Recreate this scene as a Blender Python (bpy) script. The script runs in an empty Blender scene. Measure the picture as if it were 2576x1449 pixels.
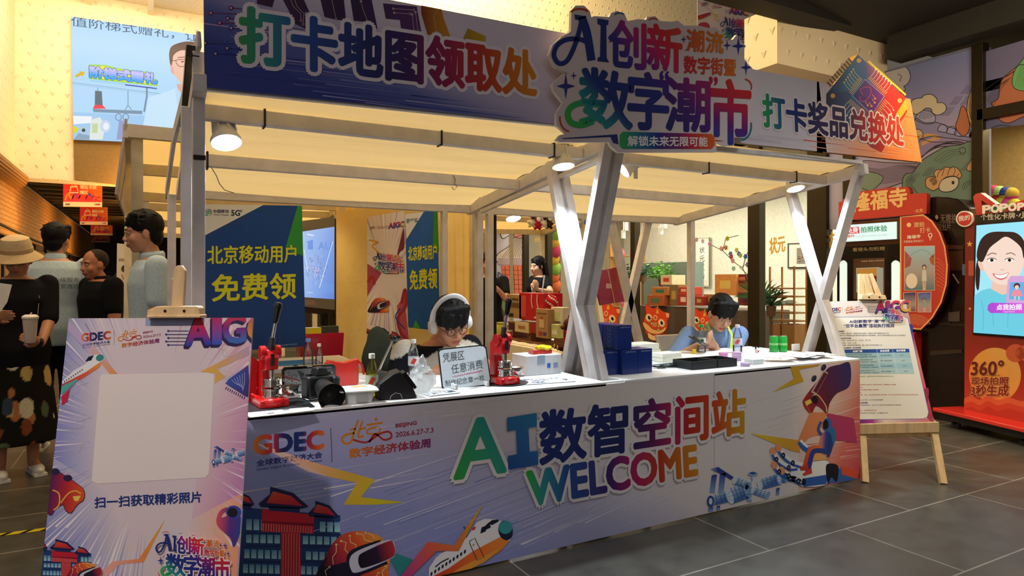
import bpy,bmesh,math,random
import numpy as np
from mathutils import Vector,Matrix,noise
random.seed(7)
SC = bpy.context.scene
COL = SC.collection
R = math.radians
# ---------------------------------------------------------------- camera
HC = 1.36; FPX = 1660.0; YAW = R(28.7)
cam_d = bpy.data.cameras.new('camera'); cam = bpy.data.objects.new('camera',cam_d); COL.objects.link(cam)
cam_d.sensor_width = 36; cam_d.lens = FPX / 2576 * 36; cam_d.shift_y = -22.5 / 2576
cam_d.clip_start = .05; cam_d.clip_end = 100
cam.location = (0,0,HC); cam.rotation_euler = (R(90),0,-YAW)
SC.camera = cam
SC.view_settings.view_transform = 'Standard'; SC.view_settings.look = 'None'
SC.view_settings.exposure = 0.0; SC.view_settings.gamma = 1.0
try: SC.view_settings.use_curve_mapping = False
except Exception: pass
SC.cycles.max_bounces = 8; SC.cycles.transparent_max_bounces = 16
SC.cycles.use_denoising = True
SC.cycles.sample_clamp_indirect = 6.0
# ---------------------------------------------------------------- light
def lin(c):
    return c / 12.92 if c <= .04045 else ((c + .055) / 1.055) ** 2.4
def C(h):
    h = h.lstrip('#')
    return tuple(lin(int(h[i:i + 2],16) / 255) for i in (0,2,4)) + (1.0,)
w = bpy.data.worlds.new('world'); SC.world = w; w.use_nodes = True
w.node_tree.nodes['Background'].inputs[0].default_value = (1.0,.86,.72,1)
w.node_tree.nodes['Background'].inputs[1].default_value = .11
def aim(o,tgt):
    o.rotation_euler = (Vector(tgt) - o.location).to_track_quat('-Z','Y').to_euler()
def area(name,loc,tgt,sx,sy,e,col):
    d = bpy.data.lights.new(name,'AREA'); d.shape = 'RECTANGLE'; d.size = sx; d.size_y = sy; d.energy = e; d.color = col[:3]
    o = bpy.data.objects.new(name,d); COL.objects.link(o); o.location = loc; aim(o,tgt); return o
def spot(name,loc,tgt,ang,e,col,blend=.4,r=.04):
    d = bpy.data.lights.new(name,'SPOT'); d.spot_size = R(ang); d.spot_blend = blend; d.energy = e; d.color = col[:3]; d.shadow_soft_size = r
    o = bpy.data.objects.new(name,d); COL.objects.link(o); o.location = loc; aim(o,tgt); return o
WARM = C('#ffcf86'); NEUT = C('#fff0da'); COOL = C('#dcefff')
# atrium: warm wall washers on the high wall and ceiling panels over the stalls
area('light_wall_wash',(4.2,10.4,9.0),(4.2,13.2,6.0),6,.6,800,C('#ffe2ac'))
area('light_wall_wash',(-.4,10.9,5.85),(-.5,13.2,4.2),2.6,.4,95,C('#ffe9c4'))
area('light_atrium',(2.4,6.5,6.8),(2.4,5.2,0),4.2,3.4,420,C('#ffe3b0'))
area('light_atrium',(-2.0,4.5,6.0),(-2.0,4.5,0),2.0,5,70,WARM)
# soft light from the open hall behind the photographer
area('light_hall',(-1.5,-4.5,4.6),(2.2,3.0,1.2),5,3,45,C('#f6eef6'))
# ceiling downlights of the walkway
spot('light_downlight',(-1.2,.3,4.2),(.0,1.9,.85),34,300,C('#fff0e8'),.7,.06)
spot('light_downlight',(3.9,.5,4.3),(4.45,2.75,.7),26,190,C('#ffe3a8'),.6,.05)
spot('light_downlight',(3.9,1.2,4.0),(4.75,2.8,2.35),20,110,C('#ffb45a'),.8,.05)
spot('light_downlight',(3.3,0.9,4.3),(3.6,1.9,0),80,215,C('#f0f4f2'),1,.3)
spot('light_downlight',(6.0,1.7,3.85),(6.3,2.1,0),60,90,C('#ffcf98'),1,.15)
area('light_booth_fill',(5.0,2.0,3.3),(6.9,3.7,1.7),1.5,.4,42,C('#ffe6c0'))  # added fill that brightens the booth and mural wall, no fitting of its own
area('light_left_walk',(-1.4,3.6,4.4),(-.9,6.5,.8),1.5,1.5,36,C('#ffe2c0'))
# ---------------------------------------------------------------- back projection of pixels on planes of the place
SA,CA = math.sin(YAW),math.cos(YAW)
def ray(px,py):
    o = px - 1288
    return Vector((SA * FPX + CA * o,CA * FPX - SA * o,702 - py))
CAMP = Vector((0,0,HC))
def hit(px,py,P,N):
    d = ray(px,py); N = Vector(N); return CAMP + d * ((Vector(P) - CAMP).dot(N) / d.dot(N))
def onY(px,py,Y): return hit(px,py,(0,Y,0),(0,1,0))
def onX(px,py,X): return hit(px,py,(X,0,0),(1,0,0))
def onZ(px,py,Z): return hit(px,py,(0,0,Z),(0,0,1))
# ---------------------------------------------------------------- materials (colour comes from the 'Col' attribute of each thing)
def mat(name,rough=.6,metal=0.0,spec=.4,emit=0.0,var=.08,scale=25,bump=.0,trans=0.0,alpha=1.0,gls=None,coat=0.0,wood=False,fleck=0.0):
    m = bpy.data.materials.new(name); m.use_nodes = True; t = m.node_tree; n = t.nodes; L = t.links
    b = n['Principled BSDF']; at = n.new('ShaderNodeAttribute'); at.attribute_name = 'Col'
    co = n.new('ShaderNodeTexCoord')
    nz = n.new('ShaderNodeTexNoise'); nz.inputs['Scale'].default_value = scale; nz.inputs['Detail'].default_value = 4
    src = co.outputs['Object']
    if wood:
        mp = n.new('ShaderNodeMapping'); mp.inputs['Scale'].default_value = (1,1,.12) if wood is True else wood
        L.new(src,mp.inputs[0]); src = mp.outputs[0]
    L.new(src,nz.inputs['Vector'])
    mx = n.new('ShaderNodeMix'); mx.data_type = 'RGBA'; mx.blend_type = 'MULTIPLY'; mx.inputs[0].default_value = 1
    rp = n.new('ShaderNodeMapRange'); rp.inputs['To Min'].default_value = 1 - var; rp.inputs['To Max'].default_value = 1 + var
    rp.inputs['From Min'].default_value = .3; rp.inputs['From Max'].default_value = .7
    L.new(nz.outputs['Fac'],rp.inputs['Value']); L.new(at.outputs['Color'],mx.inputs[6]); L.new(rp.outputs[0],mx.inputs[7])
    colr = mx.outputs[2]
    if fleck:
        n2 = n.new('ShaderNodeTexNoise'); n2.inputs['Scale'].default_value = 9; n2.inputs['Detail'].default_value = 8; n2.inputs['Roughness'].default_value = .8
        L.new(co.outputs['Object'],n2.inputs['Vector'])
        r2 = n.new('ShaderNodeMapRange'); r2.inputs['From Min'].default_value = .66; r2.inputs['From Max'].default_value = .7; L.new(n2.outputs['Fac'],r2.inputs['Value'])
        m2 = n.new('ShaderNodeMix'); m2.data_type = 'RGBA'; m2.inputs[7].default_value = (.09,.07,.05,1)
        mm = n.new('ShaderNodeMath'); mm.operation = 'MULTIPLY'; mm.inputs[1].default_value = fleck; L.new(r2.outputs[0],mm.inputs[0])
        L.new(mm.outputs[0],m2.inputs[0]); L.new(colr,m2.inputs[6]); colr = m2.outputs[2]
    L.new(colr,b.inputs['Base Color'])
    b.inputs['Roughness'].default_value = rough; b.inputs['Metallic'].default_value = metal
    b.inputs['Specular IOR Level'].default_value = spec; b.inputs['Coat Weight'].default_value = coat
    b.inputs['Transmission Weight'].default_value = trans; b.inputs['Alpha'].default_value = alpha
    if emit:
        L.new(at.outputs['Color'],b.inputs['Emission Color']); b.inputs['Emission Strength'].default_value = emit
    if bump:
        bp = n.new('ShaderNodeBump'); bp.inputs['Strength'].default_value = bump; bp.inputs['Distance'].default_value = .01
        L.new(nz.outputs['Fac'],bp.inputs['Height']); L.new(bp.outputs[0],b.inputs['Normal'])
    return m
MATTE = mat('matte_surface',.7)
PRINT = mat('printed_board',.55,var=.02,scale=3)
PVC = mat('glossy_plastic',.25,coat=.3,var=.03)
PLAIN = mat('plain_plastic',.45,var=.03)
CLOTH = mat('woven_cloth',.9,spec=.15,var=.1,scale=90,bump=.15)
SKIN = mat('skin',.5,spec=.35,var=.04,scale=40)
HAIR = mat('hair',.6,spec=.22,var=.35,scale=160,bump=.35,wood=(1,1,.15))
METAL = mat('polished_metal',.14,1.0,var=.02)
DULLMETAL = mat('dull_metal',.4,.8,var=.05)
WOOD = mat('pale_wood',.55,var=.16,scale=28,wood=(1,1,.1))
PAINTED = mat('white_painted_wood',.6,var=.1,scale=12,bump=.12,fleck=.8)
SCREEN = mat('lit_screen',.3,emit=1.0,var=0)
for nn in SCREEN.node_tree.nodes:
    if nn.type == 'BSDF_PRINCIPLED':
        nn.inputs['Specular IOR Level'].default_value = .1
        for lk in list(nn.inputs['Base Color'].links): SCREEN.node_tree.links.remove(lk)
        nn.inputs['Base Color'].default_value = (.01,.01,.01,1)
LAMPON = mat('lamp_glow',.3,emit=30,var=0)
GLOWSOFT = mat('soft_lamp_glow',.3,emit=3.0,var=0)
PAPER = mat('paper',.8,var=.03)
def glassmat(name,tint,rough=.02,transp=.85,refl=.6):
    m = bpy.data.materials.new(name); m.use_nodes = True; t = m.node_tree; n = t.nodes; n.clear(); L = t.links
    o = n.new('ShaderNodeOutputMaterial'); mx = n.new('ShaderNodeMixShader'); tr = n.new('ShaderNodeBsdfTransparent'); gl = n.new('ShaderNodeBsdfGlossy')
    fr = n.new('ShaderNodeFresnel'); fr.inputs[0].default_value = 1.45
    mm = n.new('ShaderNodeMath'); mm.operation = 'MULTIPLY_ADD'; mm.inputs[1].default_value = refl; mm.inputs[2].default_value = 1 - transp - .1
    mm.use_clamp = True
    tr.inputs[0].default_value = tint; gl.inputs[1].default_value = rough
    L.new(fr.outputs[0],mm.inputs[0]); L.new(mm.outputs[0],mx.inputs[0]); L.new(tr.outputs[0],mx.inputs[1]); L.new(gl.outputs[0],mx.inputs[2]); L.new(mx.outputs[0],o.inputs[0])
    return m
GLASS = glassmat('window_glass',(.95,.97,.96,1),.01,.9,.7)
FILM = mat('thin_plastic_film',.22,alpha=.42,coat=.5,var=.05)
CLEARP = glassmat('clear_plastic',(.93,.96,.98,1),.12,.84,1.4)
LIQUID = glassmat('yellow_drink',(.8,.78,.12,1),.05,.86,1)
def fabricmat():
    m = bpy.data.materials.new('canopy_fabric'); m.use_nodes = True; t = m.node_tree; n = t.nodes; n.clear(); L = t.links
    o = n.new('ShaderNodeOutputMaterial'); mx = n.new('ShaderNodeMixShader'); tr = n.new('ShaderNodeBsdfTranslucent'); df = n.new('ShaderNodeBsdfDiffuse')
    at = n.new('ShaderNodeAttribute'); at.attribute_name = 'Col'
    co = n.new('ShaderNodeTexCoord'); nz = n.new('ShaderNodeTexNoise'); nz.inputs['Scale'].default_value = 1.6; nz.inputs['Detail'].default_value = 3
    mp = n.new('ShaderNodeMapping'); mp.inputs['Scale'].default_value = (.5,2.2,2.2); L.new(co.outputs['Object'],mp.inputs[0]); L.new(mp.outputs[0],nz.inputs['Vector'])
    bp = n.new('ShaderNodeBump'); bp.inputs['Strength'].default_value = .5; bp.inputs['Distance'].default_value = .06; L.new(nz.outputs['Fac'],bp.inputs['Height'])
    L.new(bp.outputs[0],df.inputs['Normal']); L.new(bp.outputs[0],tr.inputs['Normal'])
    L.new(at.outputs['Color'],df.inputs[0]); L.new(at.outputs['Color'],tr.inputs[0]); mx.inputs[0].default_value = .45
    L.new(df.outputs[0],mx.inputs[1]); L.new(tr.outputs[0],mx.inputs[2]); L.new(mx.outputs[0],o.inputs[0])
    return m
CANVAS = fabricmat()
# ---------------------------------------------------------------- mesh collector
def frame(axis,up=None):
    z = Vector(axis).normalized()
    u = Vector(up) if up is not None else (Vector((0,0,1)) if abs(z.z) < .95 else Vector((0,1,0)))
    x = u.cross(z).normalized(); y = z.cross(x); return x,y,z
class MB:
    def __init__(s,col='#ffffff'):
        s.v = []; s.f = []; s.c = []; s.col = C(col); s.X = Matrix.Identity(4)
    def k(s,col): s.col = C(col) if isinstance(col,str) else col; return s
    def at(s,loc=(0,0,0),rz=0,rx=0,ry=0):
        s.X = Matrix.Translation(loc) @ Matrix.Rotation(rz,4,'Z') @ Matrix.Rotation(ry,4,'Y') @ Matrix.Rotation(rx,4,'X'); return s
    def add(s,vs,fs,col=None):
        b = len(s.v); s.v += [s.X @ Vector(v) for v in vs]; cc = s.col if col is None else (C(col) if isinstance(col,str) else col)
        for f in fs: s.f.append([b + i for i in f]); s.c.append(cc)
        return s
    def box(s,c,sz,col=None,rz=0,taper=1.0):
        x,y,z = (q / 2 for q in sz); M = Matrix.Translation(c) @ Matrix.Rotation(rz,4,'Z')
        vs = [M @ Vector((a * x * (taper if k > 0 else 1),b * y * (taper if k > 0 else 1),k * z)) for k in (-1,1) for a,b in ((-1,-1),(1,-1),(1,1),(-1,1))]
        return s.add(vs,[(3,2,1,0),(4,5,6,7),(0,1,5,4),(1,2,6,5),(2,3,7,6),(3,0,4,7)],col)
    def beam(s,p0,p1,w,h,up=None,col=None):
        p0 = Vector(p0); p1 = Vector(p1); x,y,z = frame(p1 - p0,up); vs = []
        for p in (p0,p1):
            for a,b in ((-1,-1),(1,-1),(1,1),(-1,1)): vs.append(p + x * a * w / 2 + y * b * h / 2)
        return s.add(vs,[(3,2,1,0),(4,5,6,7),(0,1,5,4),(1,2,6,5),(2,3,7,6),(3,0,4,7)],col)
    def cyl(s,p0,p1,r0,r1=None,n=16,col=None,caps=True):
        r1 = r0 if r1 is None else r1; p0 = Vector(p0); p1 = Vector(p1); x,y,z = frame(p1 - p0); vs = []
        for p,r in ((p0,r0),(p1,r1)):
            for i in range(n):
                a = 2 * math.pi * i / n; vs.append(p + x * math.cos(a) * r + y * math.sin(a) * r)
        fs = [(i,(i + 1) % n,n + (i + 1) % n,n + i) for i in range(n)]
        if caps: fs += [tuple(range(n))[::-1],tuple(range(n,2 * n))]
        return s.add(vs,fs,col)
    def lathe(s,prof,o=(0,0,0),axis=(0,0,1),n=20,col=None,cols=None,sx=1,sy=1):
        x,y,z = frame(axis,None if abs(Vector(axis).normalized().z) < .95 else (0,1,0)); o = Vector(o)
        vs = [o + z * h + x * math.cos(2 * math.pi * i / n) * r * sx + y * math.sin(2 * math.pi * i / n) * r * sy for r,h in prof for i in range(n)]
        for j in range(len(prof) - 1):
            fs = [(j * n + i,j * n + (i + 1) % n,(j + 1) * n + (i + 1) % n,(j + 1) * n + i) for i in range(n)]
            b = len(s.v)
            if j == 0: s.v += [s.X @ v for v in vs]; base = b
            cc = C(cols[j]) if cols else (s.col if col is None else C(col))
            for f in fs: s.f.append([base + i for i in f]); s.c.append(cc)
        if prof[0][0] > 1e-4: s.f.append([base + i for i in range(n)][::-1]); s.c.append(C(cols[0]) if cols else (s.col if col is None else C(col)))
        m = (len(prof) - 1) * n
        if prof[-1][0] > 1e-4: s.f.append([base + m + i for i in range(n)]); s.c.append(C(cols[-1]) if cols else (s.col if col is None else C(col)))
        return s
    def ball(s,c,r,col=None,n=14,m=9,rot=None):
        if not isinstance(r,(tuple,list)): r = (r,r,r)
        Mx = (rot or Matrix.Identity(3)); c = Vector(c); vs = []; fs = []
        for j in range(m + 1):
            t = math.pi * j / m
            for i in range(n):
                a = 2 * math.pi * i / n
                vs.append(c + Mx @ Vector((r[0] * math.sin(t) * math.cos(a),r[1] * math.sin(t) * math.sin(a),-r[2] * math.cos(t))))
        for j in range(m):
            for i in range(n): fs.append((j * n + i,j * n + (i + 1) % n,(j + 1) * n + (i + 1) % n,(j + 1) * n + i))
        return s.add(vs,fs,col)
    def tube(s,pts,r,n=8,col=None,r1=None,flat=1.0):
        pts = [Vector(p) for p in pts]; N = len(pts); vs = []; x = None
        for i,p in enumerate(pts):
            d = (pts[min(i + 1,N - 1)] - pts[max(i - 1,0)]).normalized()
            if x is None: x,y,_ = frame(d)
            else: x = (x - d * x.dot(d)).normalized(); y = d.cross(x)
            rr = r if r1 is None else r + (r1 - r) * i / (N - 1)
            for k in range(n):
                a = 2 * math.pi * k / n; vs.append(p + x * math.cos(a) * rr + y * math.sin(a) * rr * flat)
        fs = [(i * n + k,i * n + (k + 1) % n,(i + 1) * n + (k + 1) % n,(i + 1) * n + k) for i in range(N - 1) for k in range(n)]
        fs += [tuple(range(n))[::-1],tuple((N - 1) * n + k for k in range(n))]
        return s.add(vs,fs,col)
    def prism(s,poly,ext,col=None,side=None):
        poly = [Vector(p) for p in poly]; e = Vector(ext); n = len(poly)
        s.add(poly + [p + e for p in poly],[tuple(range(n))[::-1],tuple(range(n,2 * n))],col)
        b = len(s.v) - 2 * n; cc = C(side) if side else (s.col if col is None else (C(col) if isinstance(col,str) else col))
        for i in range(n): s.f.append([b + i,b + (i + 1) % n,b + n + (i + 1) % n,b + n + i]); s.c.append(cc)
        return s
    def grid(s,fn,nu,nv,col=None):
        vs = [fn(i / nu,j / nv) for j in range(nv + 1) for i in range(nu + 1)]
        return s.add(vs,[(j * (nu + 1) + i,j * (nu + 1) + i + 1,(j + 1) * (nu + 1) + i + 1,(j + 1) * (nu + 1) + i) for j in range(nv) for i in range(nu)],col)
    def build(s,name,m=None,parent=None,smooth=35,bev=0.0,place=None,rz=0,sub=0,world=False):
        me = bpy.data.meshes.new(name); org = Vector((0,0,0))
        if parent is None and place is None:
            xs = [v.x for v in s.v]; ys = [v.y for v in s.v]; org = Vector(((min(xs) + max(xs)) / 2,(min(ys) + max(ys)) / 2,min(v.z for v in s.v)))
        me.from_pydata([tuple(v - org) for v in s.v],[],s.f)
        bm = bmesh.new(); bm.from_mesh(me); lay = bm.loops.layers.float_color.new('Col')
        for i,f in enumerate(bm.faces):
            for l in f.loops: l[lay] = s.c[i]
        if len(s.f) > 4: bmesh.ops.recalc_face_normals(bm,faces=bm.faces)
        bm.to_mesh(me); bm.free(); me.materials.append(m or MATTE)
        if smooth:
            me.shade_smooth(); me.set_sharp_from_angle(angle=R(smooth))
        o = bpy.data.objects.new(name,me); COL.objects.link(o)
        o.location = place if place is not None else org; o.rotation_euler = (0,0,rz)
        if parent is not None:
            o.parent = parent
            if world: o.matrix_parent_inverse = parent.matrix_basis.inverted()
        if bev:
            md = o.modifiers.new('bevel','BEVEL'); md.width = bev; md.segments = 2; md.limit_method = 'ANGLE'
        if sub:
            md = o.modifiers.new('sub','SUBSURF'); md.levels = sub; md.render_levels = sub
        return o
def tag(o,label,cat,group=None):
    o['label'] = label; o['category'] = cat
    if group: o['group'] = group
    return o
def thing(name,loc,label,cat,group=None,rz=0):
    o = bpy.data.objects.new(name,None); COL.objects.link(o); o.location = loc; o.rotation_euler = (0,0,rz); o.empty_display_size = .05
    return tag(o,label,cat,group)
def struct(o): o['kind'] = 'structure'; return o
def copy_tree(o,parent=None):
    c = o.copy(); COL.objects.link(c)
    if parent is not None: c.parent = parent
    for ch in list(o.children): copy_tree(ch,c)
    return c
# ---------------------------------------------------------------- lettering
_gc = {}
def glyphs(text):
    if text not in _gc:
        cu = bpy.data.curves.new('t','FONT'); cu.body = text; cu.resolution_u = 3
        ob = bpy.data.objects.new('t',cu); COL.objects.link(ob)
        me = bpy.data.meshes.new_from_object(ob.evaluated_get(bpy.context.evaluated_depsgraph_get()))
        v = [(p.co.x,p.co.y) for p in me.vertices]; f = [tuple(p.vertices) for p in me.polygons]
        bpy.data.objects.remove(ob); bpy.data.curves.remove(cu); bpy.data.meshes.remove(me)
        xs = [p[0] for p in v]; ys = [p[1] for p in v]; x0,x1,y0,y1 = min(xs),max(xs),min(ys),max(ys)
        _gc[text] = ([((x - x0) / (x1 - x0),(y - y0) / max(y1 - y0,1e-6)) for x,y in v],f,(x1 - x0) / max(y1 - y0,1e-6))
    return _gc[text]
class G:  # linear print gradient between two picture points of one board
    def __init__(s,A,B,stops): s.A = A; s.B = B; s.stops = [(t,C(c)) for t,c in stops]
class Board:
    """flat printed thing: base slab + thin layers of print, all in one mesh"""
    def __init__(s,P,N,eps=.0004,z=(0,0,1)):
        s.P = Vector(P); s.N = Vector(N).normalized()
        if s.N.dot(CAMP - s.P) < 0: s.N = -s.N
        s.z = z; s.eps = eps; s.bm = bmesh.new(); s.lay = s.bm.loops.layers.float_color.new('Col'); s.layer = 1
    def zoom(s,x0,y0,k): s.z = (x0,y0,k); return s
    def p(s,q):
        return hit(s.z[0] + q[0] / s.z[2],s.z[1] + q[1] / s.z[2],s.P,s.N)
    def _emit(s,vs,fs,col,layer,extra=0.0):
        off = s.N * s.eps * layer + s.N * extra
        bv = [s.bm.verts.new(v + off) for v in vs]; out = []
        for f in fs:
            try: out.append(s.bm.faces.new([bv[i] for i in f]))
            except ValueError: pass
        if isinstance(col,G):
            A = s.p(col.A); B = s.p(col.B); d = B - A; L2 = d.length_squared
            for t,_ in col.stops:
                if not 0 <= t <= 1: continue
                geo = list({v for f in out for v in f.verts}) + list({e for f in out for e in f.edges}) + out
                r = bmesh.ops.bisect_plane(s.bm,geom=geo,plane_co=A + d * t + off,plane_no=d.normalized(),dist=1e-6)
                out = [g for g in r['geom'] if isinstance(g,bmesh.types.BMFace)]
            st = col.stops
            for f in out:
                for l in f.loops:
                    t = (l.vert.co - off - A).dot(d) / L2; t = min(max(t,st[0][0]),st[-1][0])
                    for (a,ca),(b,cb) in zip(st,st[1:]):
                        if t <= b + 1e-9:
                            u = (t - a) / max(b - a,1e-9); l[s.lay] = [ca[i] + (cb[i] - ca[i]) * u for i in range(4)]; break
        else:
            cc = C(col) if isinstance(col,str) else col
            for f in out:
                for l in f.loops: l[s.lay] = cc
        return out
    def poly(s,pts,col,layer=None):
        layer = s.layer if layer is None else layer
        s._emit([s.p(q) for q in pts],[tuple(range(len(pts)))],col,layer); return s
    def rect(s,x0,y0,x1,y1,col,layer=None): return s.poly([(x0,y0),(x1,y0),(x1,y1),(x0,y1)],col,layer)
    def line(s,pts,wd,col,layer=None,closed=False,w1=None):
        P = [Vector(q) for q in pts]; n = len(P); L = []; Rr = []
        for i in range(n):
            a = P[(i - 1) % n] if closed or i > 0 else P[i]; b = P[(i + 1) % n] if closed or i < n - 1 else P[i]
            d = (b - a); d = d.normalized() if d.length > 0 else Vector((1,0)); nn = Vector((-d.y,d.x))
            ww = wd if w1 is None else wd + (w1 - wd) * i / max(n - 1,1)
            L.append(s.p(P[i] + nn * ww / 2)); Rr.append(s.p(P[i] - nn * ww / 2))
        m = n if closed else n - 1
        s._emit(L + Rr,[(i,(i + 1) % n,n + (i + 1) % n,n + i) for i in range(m)],col,s.layer if layer is None else layer); return s
    def disc(s,c,rx,ry=None,col='#ffffff',layer=None,n=24,rot=0,a0=0,a1=360):
        ry = rx if ry is None else ry; cr,sr = math.cos(R(rot)),math.sin(R(rot)); q = []
        full = abs(a1 - a0) >= 360
        for i in range(n if full else n + 1):
            a = R(a0 + (a1 - a0) * i / n); x,y = rx * math.cos(a),ry * math.sin(a); q.append((c[0] + x * cr - y * sr,c[1] + x * sr + y * cr))
        return s.poly(q,col,layer)
    def arc(s,c,rx,ry,a0,a1,wd,col,layer=None,n=16,rot=0,w1=None):
        cr,sr = math.cos(R(rot)),math.sin(R(rot)); q = []
        for i in range(n + 1):
            a = R(a0 + (a1 - a0) * i / n); x,y = rx * math.cos(a),ry * math.sin(a); q.append((c[0] + x * cr - y * sr,c[1] + x * sr + y * cr))
        return s.line(q,wd,col,layer,w1=w1)
    def spline(s,pts,wd,col,layer=None,n=6,closed=False,fill=None):
        P = [Vector(q) for q in pts]; out = []; N = len(P)
        for i in range(N if closed else N - 1):
            g = lambda k: P[k % N] if closed else P[min(max(k,0),N - 1)]
            a,b,c,d = g(i - 1),g(i),g(i + 1),g(i + 2)
            for j in range(n):
                t = j / n; out.append(.5 * ((2 * b) + (c - a) * t + (2 * a - 5 * b + 4 * c - d) * t * t + (3 * b - a - 3 * c + d) * t ** 3))
        if not closed: out.append(P[-1])
        if fill: s.poly(out,fill,layer)
        if wd: s.line(out,wd,col,(s.layer if layer is None else layer) + (.5 if fill else 0),closed=closed)
        return s
    def text(s,t,BL,BR,TL,col,bold=0.0,out=None,layer=None,lean=0.0):
        layer = s.layer if layer is None else layer
        v,f,asp = glyphs(t); O = s.p(BL); ex = s.p(BR) - O; ey = s.p(TL) - O; H = ey.length; hx = ex.normalized(); hy = ey.normalized()
        pts = [O + ex * x + ey * y for x,y in v]
        if out:
            oc,orr = out[:2]; dn = out[2] if len(out) > 2 else 10
            for i in range(dn):
                a = 2 * math.pi * i / dn; dd = (hx * math.cos(a) + hy * math.sin(a)) * H * (orr + bold)
                s._emit([q + dd for q in pts],f,oc,layer - .6,extra=i * s.eps * .03)
        if bold:
            for i in range(8):
                a = 2 * math.pi * i / 8 + .3; dd = (hx * math.cos(a) + hy * math.sin(a)) * H * bold
                s._emit([q + dd for q in pts],f,col,layer,extra=i * s.eps * .03)
        s._emit(pts,f,col,layer,extra=s.eps * .3); return s
    def slab(s,pts,th,col,side='#d8d4cc',back=None,layer=0):
        f = [s.p(q) for q in pts]; n = len(f); b = [v - s.N * th for v in f]
        s._emit(f,[tuple(range(n))],col,layer)
        s._emit(f + b,[(i,(i + 1) % n,n + (i + 1) % n,n + i) for i in range(n)] + [tuple(range(n,2 * n))],side,0); return s
    def clip(s,pts):
        q = [s.p(v) for v in pts]; c = sum(q,Vector()) / len(q)
        for i in range(len(q)):
            a,b = q[i],q[(i + 1) % len(q)]; nn = (b - a).cross(s.N).normalized()
            if nn.dot(c - a) > 0: nn = -nn
            fl = [f for f in s.bm.faces if any((v.co - a).dot(nn) > 1e-5 for v in f.verts)]
            geo = list({v for f in fl for v in f.verts}) + list({e for f in fl for e in f.edges}) + fl
            if geo: bmesh.ops.bisect_plane(s.bm,geom=geo,plane_co=a,plane_no=nn,clear_outer=True,dist=1e-6)
        return s
    def build(s,name,m=None,parent=None):
        me = bpy.data.meshes.new(name)
        bmesh.ops.recalc_face_normals(s.bm,faces=[f for f in s.bm.faces if abs(f.normal.dot(s.N)) < .5])
        fl = [f for f in s.bm.faces if f.normal.dot(s.N) < -.5 and (f.calc_center_median() - s.P).dot(s.N) > -.003]
        if fl: bmesh.ops.reverse_faces(s.bm,faces=fl)
        org = Vector((0,0,0))
        if parent is None:
            vs = [v.co for v in s.bm.verts]
            org = Vector((sum(v.x for v in vs) / len(vs),sum(v.y for v in vs) / len(vs),min(v.z for v in vs)))
            for v in s.bm.verts: v.co -= org
        s.bm.to_mesh(me); s.bm.free(); me.materials.append(m or PRINT)
        o = bpy.data.objects.new(name,me); COL.objects.link(o); o.location = org
        if parent is not None: o.parent = parent; o.matrix_parent_inverse = parent.matrix_basis.inverted()
        return o
# ================================================================ the place: floor, walls, ceilings, shop front
def tilemat():
    m = bpy.data.materials.new('slate_floor_tiles'); m.use_nodes = True; t = m.node_tree; n = t.nodes; L = t.links; b = n['Principled BSDF']
    co = n.new('ShaderNodeTexCoord'); mp = n.new('ShaderNodeMapping'); mp.inputs['Location'].default_value = (.28,.12,0)
    mp.inputs['Scale'].default_value = (1,1,1)
    br = n.new('ShaderNodeTexBrick'); br.inputs['Scale'].default_value = 1; br.inputs['Brick Width'].default_value = 1.2; br.inputs['Row Height'].default_value = .6
    br.inputs['Mortar Size'].default_value = .005; br.inputs['Mortar Smooth'].default_value = .3
    br.inputs['Color1'].default_value = C('#4d4c45'); br.inputs['Color2'].default_value = C('#45443e'); br.inputs['Mortar'].default_value = C('#8f8c80')
    L.new(co.outputs['Object'],mp.inputs[0]); L.new(mp.outputs[0],br.inputs['Vector'])
    nz = n.new('ShaderNodeTexNoise'); nz.inputs['Scale'].default_value = 5; nz.inputs['Detail'].default_value = 7; nz.inputs['Roughness'].default_value = .65
    L.new(co.outputs['Object'],nz.inputs['Vector'])
    rp = n.new('ShaderNodeMapRange'); rp.inputs['From Min'].default_value = .3; rp.inputs['From Max'].default_value = .7; rp.inputs['To Min'].default_value = .7; rp.inputs['To Max'].default_value = 1.35
    L.new(nz.outputs['Fac'],rp.inputs['Value'])
    mx = n.new('ShaderNodeMix'); mx.data_type = 'RGBA'; mx.blend_type = 'MULTIPLY'; mx.inputs[0].default_value = 1
    L.new(br.outputs['Color'],mx.inputs[6]); L.new(rp.outputs[0],mx.inputs[7]); L.new(mx.outputs[2],b.inputs['Base Color'])
    r2 = n.new('ShaderNodeMapRange'); r2.inputs['To Min'].default_value = .26; r2.inputs['To Max'].default_value = .5; L.new(nz.outputs['Fac'],r2.inputs['Value']); L.new(r2.outputs[0],b.inputs['Roughness'])
    bp = n.new('ShaderNodeBump'); bp.inputs['Strength'].default_value = .25; bp.inputs['Distance'].default_value = .004; L.new(nz.outputs['Fac'],bp.inputs['Height']); L.new(bp.outputs[0],b.inputs['Normal'])
    return m
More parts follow.
